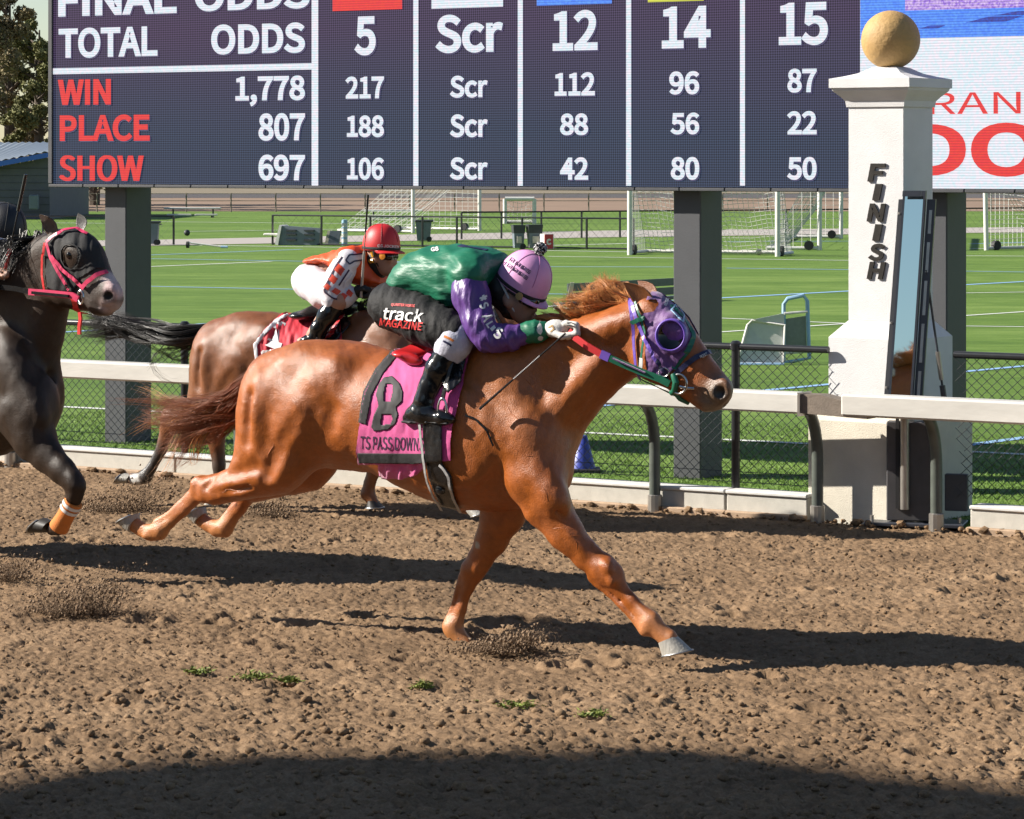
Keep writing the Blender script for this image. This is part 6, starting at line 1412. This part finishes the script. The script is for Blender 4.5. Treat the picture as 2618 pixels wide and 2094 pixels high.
def body1():
    j = j1
    j.ch([(1022, 782, 0, 46), (1100, 724, 0, 46), (1190, 708, 0, 50), (1255, 712, 0, 36), (1290, 735, 0, 34)], .03, 1.4)
    for s_ in (1, -1):
        j.ch([(1200, 710, s_ * .155, 32), (1243, 858, s_ * .23, 19), (1392, 847, s_ * .14, 16)], .02); j.ch([(1025, 790, s_ * .10, 50), (1165, 857, s_ * .245, 36), (1092, 1025, s_ * .295, 22), (1060, 1058, s_ * .30, 16)], .02); j.ch([(1060, 1060, s_ * .30, 14), (1148, 1070, s_ * .32, 12)], .02)
        hand(j, s_, dict(v=[s_ * (.165 - .021 * i) for i in range(4)], k=(1446, 826), m1=(1472, 832), m2=(1474, 850), t=(1452, 858), step=(0, 1)), (1392, 848, s_ * .14), (1422, 840, s_ * .135, 30, .034, 19, 0), 6.5, [(1414, 846, s_ * .165), (1438, 856, s_ * .17), (1454, 854, s_ * .165)])
    j.vx.ell(j.P(1318, 748, 0), (.098, .076, .098), .6, .02); j.vx.ell(j.P(1332, 780, 0), (.062, .060, .070), .5, .03); j.vx.ell(j.P(1338, 812, 0), (.030, .036, .028), .5, .03)
    j.ch([(1352, 772, 0, 7), (1366, 792, 0, 9)], .014); j.cap_((1356, 802, 0, 7), (1350, 812, 0, 7), .01, 2.2)
    for s_ in (1, -1): j.vx.ell(j.P(1340, 776, s_ * .038), (.022, .02, .018), 0, .02); j.vx.ell(j.P(1296, 772, s_ * .075), (.020, .012, .030), .5, .01)
    j.vx.cap(j.P(1362, 806, .03), j.P(1362, 806, -.03), .0035, .0035, .006, sub=True)
b1_ = j1.piece('body', M['skin'], body1, h=.0078)
def jer():
    j1.prof([(1008, 716), (1024, 686), (1058, 646), (1103, 630), (1167, 624), (1231, 631), (1284, 648), (1296, 684), (1284, 730), (1245, 775), (1205, 806), (1172, 800), (1140, 786), (1100, 772), (1046, 776), (1022, 752)], [(1000, .155), (1100, .165), (1180, .195), (1240, .19), (1300, .085)], [(1000, .09), (1150, .12), (1300, .08)], 0, .03)
    for s_ in (1, -1): j1.cap_((1205, 690, s_ * .13, 50), (1200, 706, s_ * .175, 48), .04)
jr = j1.piece('jersey', M['silk_green'], jer, .0085, 15, 71, 1, stretch=(.65, 1, 1.7))
def slv(s_):
    def f(): j1.ch([(1198, 704, s_ * .160, 47), (1204, 760, s_ * .200, 44), (1228, 832, s_ * .232, 38), (1247, 866, s_ * .24, 31), (1300, 864, s_ * .20, 30), (1352, 851, s_ * .160, 26)], .035)
    return f
sl1 = j1.piece('sleeve', M['silk_purple'], slv(1), .008, 20, 75, 1, stretch=(1.6, 1, .8)); j1.piece('sleeve', M['silk_purple'], slv(-1), .007, 16, 77, 1)
for s_ in (1, -1):
    j1.piece('cuff', M['silk_green'], lambda: j1.ch([(1346, 852, s_ * .162, 28), (1370, 848, s_ * .152, 27), (1390, 846, s_ * .142, 22)], .02), .006, 22, 79, 1)
    cf = j1.piece('wrist_band', M['glove_white'], lambda: j1.ch([(1371, 849, s_ * .152, 28.5), (1376, 848, s_ * .150, 28)], .01), 0, smooth=1)
    def gl():
        hand(j1, s_, dict(v=[s_ * (.168 - .022 * i) for i in range(4)], k=(1446, 826), m1=(1473, 831), m2=(1475, 851), t=(1451, 860), step=(0, 1)), (1386, 847, s_ * .145), (1422, 840, s_ * .135, 33, .040, 23, 0), 8.6, [(1410, 848, s_ * .17), (1437, 860, s_ * .178), (1456, 856, s_ * .17)])
    g_ = j1.piece('glove', M['glove_white'], gl, .0015, 40, 81, 1, h=.006)
    if s_ > 0:
        tg_ = tree_of(g_); j1.strap('glove_badge', [(1402, 838), (1412, 832), (1416, 842), (1408, 848)], 4, M['gold'], g_, .002, tree=tg_)
        for y0 in (826, 833): j1.strap('glove_line', [(1450, y0), (1460, y0 - 1), (1470, y0 + 3)], 2.5, M['print_black'], g_, .002, tree=tg_)
def brc():
    j1.vx.ell(j1.P(1016, 778, 0), (.098, .185, .105), 0, .05)
    for s_ in (1, -1): j1.ch([(1022, 788, s_ * .10, 64), (1080, 818, s_ * .18, 56), (1130, 842, s_ * .22, 50), (1164, 856, s_ * .245, 43)], .05)
bc = j1.piece('breeches', M['breeches_black'], brc, .008, 17, 83, 1, stretch=(1.5, 1, .7))
tbc = tree_of(bc)
wp_ = lambda x, y: (x, y + .0016 * (x - 1030) ** 2 * .4)
j1.text('track', 982, 1084, 788, 820, M['print_white'], bc, tbc, .006, .008, .12, rot=.10); j1.text('MAGAZINE', 972, 1082, 818, 838, M['print_red'], bc, tbc, .006, .008, .05, rot=.13); j1.text('QUARTER HORSE', 1002, 1062, 778, 786, M['print_red'], bc, tbc, .005, .01, rot=.07)
for s_ in (1, -1):
    kn = j1.piece('knee_cuff', M['cuff'], lambda: j1.ch([(1168, 862, s_ * .247, 44), (1160, 880, s_ * .252, 44), (1150, 898, s_ * .257, 39)], .02), .004, 20, 87, 1)
    if s_ > 0:
        tk = tree_of(kn); j1.strap('cuff_print', [(1136, 860), (1150, 866), (1160, 872)], 6, M['orange_wrap'], kn, .003, tree=tk); j1.strap('cuff_print', [(1134, 872), (1146, 878), (1154, 884)], 5, M['navy'], kn, .003, tree=tk)
    def bt():
        j1.ch([(1150, 896, s_ * .257, 36), (1122, 948, s_ * .272, 36), (1102, 992, s_ * .285, 31), (1090, 1026, s_ * .295, 30), (1078, 1052, s_ * .30, 27)], .02)
        j1.ch([(1056, 1058, s_ * .30, 21), (1092, 1062, s_ * .305, 22), (1134, 1068, s_ * .32, 17), (1154, 1072, s_ * .325, 12)], .025, 1.15); j1.ch([(1040, 1068, s_ * .30, 12), (1064, 1070, s_ * .30, 12)], .01)
        for y_ in (1006, 1022, 1036): j1.vx.cap(j1.P(1052, y_, s_ * .36), j1.P(1135, y_ + 6, s_ * .36), .005, .005, .012, sub=True)
    bo = j1.piece('boot', M['boot'], bt, .0035, 20, 89, 2, h=.0072)
    j1.piece('sole', M['rubber'], lambda: j1.ch([(1036, 1077, s_ * .30, 4.5), (1060, 1079, s_ * .30, 4.5), (1100, 1078, s_ * .308, 4), (1150, 1082, s_ * .325, 4)], .008, 5.0), 0, parent=bo, h=.0055)
    if s_ > 0: j1.strap('boot_top_band', [(1098, 930), (1112, 940), (1132, 950), (1150, 956)], 3, M['black_leather'], bo, .003, tree=tree_of(bo))
    q = [(1131 + 11 * math.sin(t), 1052 + 34 * math.cos(t), s_ * (.335 + .0 * t)) for t in np.linspace(0.2, 6.0, 20)]
    st_ = MB().tube([j1.P(*p) for p in q], .005, 8).build('stirrup_iron', M['steel'], sd, smooth='auto')
    rein('stirrup_leather', [(1164, 900, s_ * .27), (1150, 950, s_ * .30), (1136, 1000, s_ * .325), (1131, 1024, s_ * .335)], 9, M['black_leather'], sd, hz)
    j1.piece('balaclava', M['hair_dark'], lambda: (j1.ch([(1262, 715, 0, 47), (1292, 740, 0, 46)], .03, 1.0), j1.ch([(1290, 745, 0, 44), (1308, 790, 0, 28)], .03, 1.3)), .003, 18, 91, 1) if s_ > 0 else None
hm_, Mx = j1.dome((1338, 721), (.46, -.89), .122, .105, .140, M['pink_cap'], M['cap_seam'], M['black_cloth'], (.89, .46), brim_len=.030)
th1 = j1.world_tree(hm_, Mx)
j1.text('J.E.J', 1381, 1420, 693, 720, M['print_plum'], j1.root, th1, .004, .01, rot=-.05)
# key pattern running round the side of the cap
m = MB()
for row in (0, 1):
    for i in range(5):
        cx_, cy_ = 1297 + i * 13.6 - row * 7 , 657 + i * 9.6 + row * 15
        e1 = np.array((.80, .60)); e2 = np.array((-.60, .80))
        for (u0_, v0_) in (((-5, -5), 0), ):
            path = [(-6, 5), (-6, -5), (4, -5), (4, 3), (-2, 3), (-2, -1), (1, -1)]
            pts = []
            for (a_, b_) in path:
                p = np.array((cx_, cy_)) + e1 * a_ + e2 * b_; r = j1.hit(p[0], p[1], 1, th1)
                if r is not None: pts.append(r[0] + r[1] * .002)
            if len(pts) > 3: m.tube(pts, .0017, 4)
m.build('key_pattern', M['print_plum'], j1.root)
pc = j1.P(1381, 636, 0); rg = np.random.default_rng(5); m = MB()
for i in range(420):
    d = rg.normal(0, 1, 3); d /= np.linalg.norm(d); m.m = i % 2; m.tube([pc + d * .010, pc + d * .029 * rg.uniform(.85, 1.1)], [.003, .0026], 4)
m.build('pom_pom', [M['print_white'], M['print_black']], j1.root)
# goggles, chin strap
gg = j1.piece('goggles', M['lens'], lambda: (j1.ch([(1338, 764, .062, 15), (1362, 772, .030, 17), (1362, 772, -.030, 17), (1338, 764, -.062, 15)], .012)), 0, smooth=2)
MB().lathe([(.017, 0), (.017, .006), (0, .008)], 16).build('goggle_badge', M['gold'], gg, Matrix.Translation(Vector(j1.P(1328, 757, .092))) @ Matrix.Rotation(math.pi / 2, 4, 'X'), smooth='auto')
MB().tube([j1.P(*p) for p in ((1276, 706, .075), (1284, 730, .085), (1296, 752, .082), (1312, 790, .062), (1330, 815, .03))], .005, 6).build('chin_strap', M['print_white'], gg); MB().tube([j1.P(*p) for p in ((1300, 742, .092), (1312, 750, .092), (1328, 758, .088))], .009, 6).build('goggle_strap', M['black_cloth'], gg)
ts1 = tree_of(sl1)
j1.text('SOLIS', 1222, 1276, 770, 862, M['print_white'], sl1, ts1, .004, .015, rot=0, warp=None) if False else None
for t_, x_, y_, a_, sz in (('*', 1235, 762, 1.0, 20), ('S', 1237, 782, 1.1, 22), ('A', 1246, 812, 1.15, 26), ('L', 1252, 830, 1.0, 18), ('I', 1260, 840, .9, 14), ('S', 1274, 852, .5, 28)): j1.text(t_, x_ - sz * .35, x_ + sz * .35, y_ - sz / 2, y_ + sz / 2, M['print_white'], sl1, ts1, .004, .015, rot=a_)
tj = tree_of(jr)
for t_, x0, x1, y0, y1, a_ in (('G8', 1102, 1122, 633, 644, -.15), ('SALES', 1186, 1262, 640, 652, -.45)): j1.text(t_, x0, x1, y0, y1, M['print_white'], jr, tj, .004, .015, rot=a_)
j1.strap('back_patch', [(1175, 628), (1210, 634), (1245, 640)], 16, M['navy'], jr, .003, tree=tj)

# ------------------------------------------------------------------ rider of the bay: orange and white
j2 = Rider(BH, 'jockey in orange and white diamond silks and red cap on the bay', (-1.35, -.55, .8), (.35, .55, 1.95), .0105)
def body2():
    j = j2
    j.ch([(802, 716, 0, 32), (850, 686, 0, 28), (905, 672, 0, 34), (945, 668, 0, 24), (970, 660, 0, 22)], .03, 1.35)
    for s_ in (1, -1):
        j.ch([(893, 668, s_ * .16, 24), (850, 748, s_ * .245, 15), (908, 752, s_ * .16, 11)] if s_ > 0 else [(935, 672, -.17, 26), (960, 740, -.25, 20), (950, 752, -.12, 13)], .02); j.ch([(800, 728, s_ * .10, 36), (862, 768, s_ * .25, 26), (800, 855, s_ * .29, 17)], .02); j.ch([(800, 866, s_ * .29, 11), (768, 872, s_ * .31, 10)], .02)
        hand(j, s_, dict(v=[s_ * (.19 - .02 * i) for i in range(4)], k=(930, 734), m1=(944, 740), m2=(944, 754), t=(928, 757), step=(0, 1)), (908, 752, s_ * .17), (918, 745, s_ * .165, 16, .034, 15, 0), 5.2, [(915, 742, s_ * .20), (928, 738, s_ * .205), (938, 742, s_ * .20)])
    j.vx.ell(j.P(974, 640, 0), (.10, .078, .105), .3, .02); j.vx.ell(j.P(986, 668, .02), (.066, .062, .080), .15, .03); j.vx.ell(j.P(992, 692, .02), (.035, .038, .03), 0, .03)
    j.ch([(1004, 660, .02, 5), (1010, 671, .02, 6)], .014); j.cap_((1004, 683, .035, 4), (1004, 683, 0, 4), .012, 1.6)
    for s_ in (1, -1): j.vx.ell(j.P(996, 662, .02 + s_ * .04), (.022, .02, .018), 0, .02); j.vx.ell(j.P(958, 662, .02 + s_ * .075), (.020, .012, .030), .2, .01)
b2_ = j2.piece('body', M['skin'], body2, h=.0095)
def jer2():
    j2.prof([(790, 660), (820, 651), (860, 640), (895, 630), (930, 626), (955, 640), (975, 690), (985, 725), (960, 735), (920, 728), (880, 700), (845, 678), (800, 678), (791, 675)], [(790, .13), (860, .17), (910, .20), (960, .13)], [(790, .06), (900, .10), (980, .07)], 0, .03)
    j2.cap_((890, 665, .12, 34), (888, 672, .165, 33), .04); j2.cap_((925, 665, -.12, 34), (930, 672, -.165, 33), .04)
jr2 = j2.piece('jersey', M['orange_silk'], jer2, .007, 15, 101, 1)
s2a = j2.piece('sleeve', M['white_silk'], lambda: j2.ch([(888, 670, .17, 33), (868, 705, .215, 32), (848, 742, .25, 31), (850, 765, .26, 27), (880, 762, .21, 23), (902, 752, .175, 18)], .03), .006, 16, 103, 1)
j2.piece('sleeve', M['white_silk'], lambda: j2.ch([(932, 672, -.17, 32), (965, 705, -.22, 28), (975, 735, -.24, 26), (952, 752, -.14, 18)], .03), .006, 16, 105, 1)
ts2 = tree_of(s2a)
for (x, y, w, h_) in ((868, 690, 28, 32), (851, 714, 28, 27), (836, 733, 22, 20), (859, 745, 26, 20), (878, 757, 22, 19), (893, 750, 20, 22)):
    j2.drape('diamond', [(x - w / 2, y), (x - 2, y - h_ / 2), (x + w / 2, y - 1), (x + 3, y + h_ / 2)], M['red_silk'], s2a, 2.5, .004, 0, tree=ts2)
j2.strap('sleeve_stripe', [(874, 656), (856, 685), (838, 720), (828, 745), (850, 762), (880, 770)], 4, M['print_plum'], s2a, .004, tree=ts2); j2.strap('sleeve_stripe', [(892, 690), (878, 712), (866, 730)], 4, M['print_plum'], s2a, .004, tree=ts2)
tj2 = tree_of(jr2, s2a)
j2.drape('shoulder_panel', [(884, 664), (892, 654), (926, 650), (928, 664), (900, 668), (892, 676)], M['white_silk'], jr2, 2.5, .005, .001, tree=tj2); j2.strap('panel_edge', [(926, 650), (892, 653), (884, 666), (893, 676), (905, 668), (928, 665)], 3.5, M['navy'], jr2, .008, tree=tj2, n=40)
j2.drape('side_panel', [(880, 720), (898, 700), (902, 692), (898, 715), (888, 734), (876, 736)], M['white_silk'], jr2, 2.5, .004, .001, tree=tj2)
g2 = None
for s_ in (1, -1):
    def gl2(): hand(j2, s_, dict(v=[s_ * (.192 - .021 * i) for i in range(4)], k=(930, 734), m1=(944, 740), m2=(945, 754), t=(928, 758), step=(0, 1)), (904, 752, s_ * .17), (918, 745, s_ * .165, 17, .038, 17, 0), 6.4, [(915, 742, s_ * .205), (929, 737, s_ * .21), (940, 742, s_ * .205)])
    gA = j2.piece('glove', M['black_cloth'], gl2, 0, smooth=1, h=.0075)
    def br2(): j2.ch([(798, 725, s_ * .09, 46), (830, 745, s_ * .17, 42), (856, 762, s_ * .235, 33)], .04); j2.vx.ell(j2.P(797, 715, 0), (.085, .16, .10), 0, .05)
    if s_ > 0:
        j2.piece('breeches', M['white_silk'], lambda: [br2(), j2.ch([(798, 725, -.09, 46), (840, 748, -.17, 42), (866, 765, -.235, 33)], .04)], .007, 13, 107, 1)
    def bt2(): j2.ch([(858, 775, s_ * .25, 26), (838, 806, s_ * .27, 25), (815, 840, s_ * .285, 20), (805, 862, s_ * .29, 18)], .02); j2.ch([(812, 868, s_ * .29, 13), (785, 872, s_ * .30, 14), (764, 878, s_ * .31, 9)], .02, 1.1)
    bo2 = j2.piece('boot', M['boot'], bt2, .003, 20, 109, 2, h=.009)
    MB().tube([j2.P(802 + 8 * math.sin(t), 866 + 22 * math.cos(t), s_ * .32) for t in np.linspace(.2, 6.0, 16)], .005, 6).build('stirrup_iron', M['steel'], s2, smooth='auto')
j2.piece('balaclava', M['hair_dark'], lambda: j2.ch([(945, 672, .01, 25), (962, 670, .01, 32), (968, 690, .01, 24)], .03, 1.0), .002, 18, 111, 1)
hm2, Mx2 = j2.dome((975, 627), (.03, -1.0), .118, .104, .125, M['red_cap'], M['red_seam'], M['black_cloth'], (1.0, .12, -.35), v=.01, brim_len=.05)
tr2 = j2.world_tree(hm2, Mx2); j2.text('GG JOCKEY', 966, 1018, 626, 633, M['print_white'], j2.root, tr2, .008, .01, rot=.06)
gg2 = j2.piece('goggles', M['lens'], lambda: j2.ch([(976, 654, .085, 9), (996, 656, .065, 11), (1008, 655, .015, 11), (1006, 655, -.04, 10)], .012), 0, smooth=2)
MB().lathe([(.020, 0), (.020, .006), (0, .009)], 14).build('goggle_lens_glint', M['amber'], gg2, Matrix.Translation(Vector(j2.P(978, 655, .112))) @ Matrix.Rotation(math.pi / 2, 4, 'X'), smooth='auto')
for p_ in (((952, 644, .10), (956, 656, .098)), ((946, 668, .095), (956, 666, .10))): MB().tube([j2.P(*q) for q in p_], .013, 8).build('chin_strap_clip', M['yellow'], gg2)
MB().tube([j2.P(*q) for q in ((950, 606, .085), (954, 630, .108), (956, 652, .105), (962, 672, .085), (984, 700, .04))], .006, 6).build('chin_strap', M['black_cloth'], gg2)
w2 = empty('whip', BH.M, 'long thin whip held upright by the rider in orange', 'whip')
A_, B_ = j2.P(924, 748, .205), j2.P(941, 498, .20)
MB().tube([A_ + (A_ - B_) * .05, A_ + (B_ - A_) * .42], [.009, .0075], 8).build('handle', M['alu'], w2, smooth='auto'); MB().tube([A_ + (B_ - A_) * .42, A_ + (B_ - A_) * .62], [.0035, .0035], 6).build('shaft', M['steel'], w2); MB().tube([A_ + (B_ - A_) * .62, B_], [.0055, .0065], 6).build('flap', M['black_leather'], w2)

# ------------------------------------------------------------------ rider of the dark horse, mostly out of frame
j3 = Rider(DF, 'jockey in black with navy cap, mostly cut off by the left edge', (-1.3, -.5, .75), (.35, .5, 2.15), .0125)
def body3():
    j = j3; j.ch([(-330, 700, 0, 50), (-200, 650, 0, 52), (-100, 630, 0, 50), (-45, 625, 0, 28)], .03, 1.5)
    for s_ in (1, -1): j.ch([(-110, 640, s_ * .17, 30), (-70, 740, s_ * .25, 24), (-10, 690, s_ * .14, 16)], .02); j.ch([(-320, 700, s_ * .1, 44), (-190, 740, s_ * .25, 34), (-270, 870, s_ * .29, 20), (-220, 890, s_ * .30, 12)], .02); hand(j, s_, dict(v=[s_ * (.15 - .02 * i) for i in range(4)], k=(4, 688), m1=(20, 694), m2=(20, 706), t=(4, 712), step=(0, 1)), (-14, 692, s_ * .14), (-2, 698, s_ * .125, 18, .034, 17, 0), 6, [(-6, 700, s_ * .16), (8, 706, s_ * .165), (18, 702, s_ * .16)])
    j.vx.ell(j.P(4, 592, 0), (.098, .076, .10), .5, .02); j.vx.ell(j.P(14, 622, 0), (.062, .06, .07), .5, .03); j.ch([(30, 620, 0, 6), (36, 632, 0, 7)], .012)
j3.piece('body', M['skin'], body3)
j3.piece('jersey', M['black_cloth'], lambda: [j3.ch([(-330, 695, 0, 58), (-200, 645, 0, 64), (-100, 632, 0, 58), (-40, 640, 0, 48), (0, 650, 0, 40)], .04, 1.5)] + [j3.ch([(-110, 640, s_ * .17, 44), (-70, 735, s_ * .25, 36), (-25, 698, s_ * .16, 28)], .03) for s_ in (1, -1)], .006, 14, 121, 1)
j3.piece('breeches', M['white_silk'], lambda: [j3.ch([(-330, 700, s_ * .1, 56), (-195, 742, s_ * .25, 42)], .04) for s_ in (1, -1)], .005, 14, 123, 1)
for s_ in (1, -1): j3.piece('boot', M['boot'], lambda: j3.ch([(-200, 752, s_ * .26, 34), (-265, 860, s_ * .29, 26), (-215, 886, s_ * .30, 18)], .02), .003, 18, 125, 1)
hm3, Mx3 = j3.dome((8, 592), (.20, -.98), .130, .112, .150, M['navy_cap'], M['black_cloth'], M['cuff'], (1.0, .15), brim_len=.03, band_h=.02)
w3 = empty('whip', DF.M, 'black whip with red grip raised by the jockey at the left edge', 'whip')
A_, B_ = j3.P(14, 690, .14), j3.P(66, 446, .16)
MB().tube([A_, A_ + (B_ - A_) * .22], [.009, .011], 8).build('handle', M['red_grip'], w3, smooth='auto'); MB().tube([A_ + (B_ - A_) * .22, A_ + (B_ - A_) * .62], [.0035, .0035], 6).build('shaft', M['black_leather'], w3); MB().tube([A_ + (B_ - A_) * .62, B_], [.009, .009], 8).build('flap', M['black_leather'], w3)
# ------------------------------------------------------------------ flung soil and torn grass
TV = np.array([(1, 1, 1), (1, -1, -1), (-1, 1, -1), (-1, -1, 1)]) / 1.7; TF = np.array([(0, 1, 2), (0, 3, 1), (0, 2, 3), (1, 3, 2)])
def spray(px0, py0, px1, py1, top, Y, n, label, seed, rmax=.011):
    n = int(n * 1.15)
    """soil thrown up between two ground pixels: a plume rising to the right-hand end, thinning into loose grains"""
    rg = np.random.default_rng(seed); t = rg.random(n) ** .75; cl = rg.integers(0, 26, n); ct, ch, cs = rg.random(26) ** .8, rg.random(26) ** 2.2, rg.uniform(4, 13, 26)
    loose = rg.random(n) < .45; t = np.where(loose, t, ct[cl]); hgt = np.where(loose, rg.random(n) ** 1.6 * 1.25, ch[cl]) * (.22 + .78 * t)
    sp = np.where(loose, 20, cs[cl] * 1.25); X_ = px0 + (px1 - px0) * t + rg.normal(0, 1, n) * sp * 2.1 + 30 * hgt; Yp = py0 + (py1 - py0) * t - hgt * top + rg.normal(0, .5, n) * sp; Yd = Y + rg.normal(0, .09, n)
    P = np.stack([(X_ - CX) * Yd / F, Yd, np.maximum(H - (Yp - YH) * Yd / F, .003)], 1); R = .0009 + .0022 * rg.random(n) ** 3 + rmax * rg.random(n) ** 22
    J = TV[None] * R[:, None, None] * (1 + rg.uniform(-.4, .4, (n, 4, 1))); a = rg.uniform(0, 6.28, n); ca, sa = np.cos(a)[:, None], np.sin(a)[:, None]
    J = np.stack([J[:, :, 0] * ca - J[:, :, 1] * sa, J[:, :, 0] * sa + J[:, :, 1] * ca, J[:, :, 2]], 2) + P[:, None, :]
    tag(np_mesh('kicked_soil', J.reshape(-1, 3), (TF[None] + 4 * np.arange(n)[:, None, None]).reshape(-1, 3), M['dirt_dark'], None, None, True), label, 'soil', kind='stuff')
M['dirt_dark'] = mat('dirt_dark', (0.21, 0.138, 0.082), 0.95, 0.4, 60)
spray(80, 1565, 285, 1568, 105, 14.42, 15000, 'dark spray of soil kicked up behind the chestnut at lower left', 1)
spray(-20, 1478, 42, 1482, 60, 15.6, 5000, 'small spray of soil at the left edge under the dark horse', 2)
spray(215, 1306, 385, 1302, 80, 18.7, 11000, 'soil kicked up under the hind hoof of the bay', 3)
spray(640, 1316, 712, 1318, 58, 18.4, 5000, 'soil lump flung up behind the hind legs of the chestnut', 4)
spray(1215, 1662, 1338, 1664, 52, 13.33, 9000, 'soil pushed up at the planted foreleg of the chestnut', 5, .013)
M['torn_grass'] = mat('torn_grass', (0.17, 0.21, 0.025), 0.7, 0.35, 30)
def tuft(px, py, w, label, seed):
    rg = np.random.default_rng(seed); c = gnd(px, py); k = c.y / F; w *= k; m = MB(); e = empty('grass_tuft', c, label, 'grass tuft', 'torn grass tufts on the dirt')
    for i in range(150):
        p = np.array((rg.normal(0, w * .33), rg.normal(0, w * .22), 0.012 + abs(rg.normal(0, .009)))); d = rg.normal(0, 1, 3); d[2] = abs(d[2]) * .4; d /= np.linalg.norm(d); s = np.cross(d, rg.normal(0, 1, 3)); s /= np.linalg.norm(s); L_ = rg.uniform(.012, .032)
        m.add([p - s * .0035, p + s * .0035, p + d * L_ * .6 + s * .003, p + d * L_], [(0, 1, 2, 3)])
    m.build('leaves', M['torn_grass'], e); clods('soil', np.stack([rg.normal(0, w * .3, 14), rg.normal(0, w * .2, 14), np.full(14, .008)], 1), rg.uniform(.006, .014, 14), M['dirt'], e)
for i, (x, y, w, l_) in enumerate(((508, 1728, 55, 'yellow-green torn grass tuft, leftmost on the lower dirt'), (650, 1742, 75, 'bright green torn grass tuft, second from the left on the dirt'), (740, 1752, 40, 'faint small grass scrap right of the bright green tuft'), (1082, 1766, 40, 'small torn grass scrap on the dirt below the planted foreleg'), (1325, 1815, 95, 'largest torn grass tuft, near the shade edge in the middle'), (1518, 1840, 55, 'torn grass tuft just above the shade edge, rightmost'))): tuft(x, y, w, l_, 200 + i)
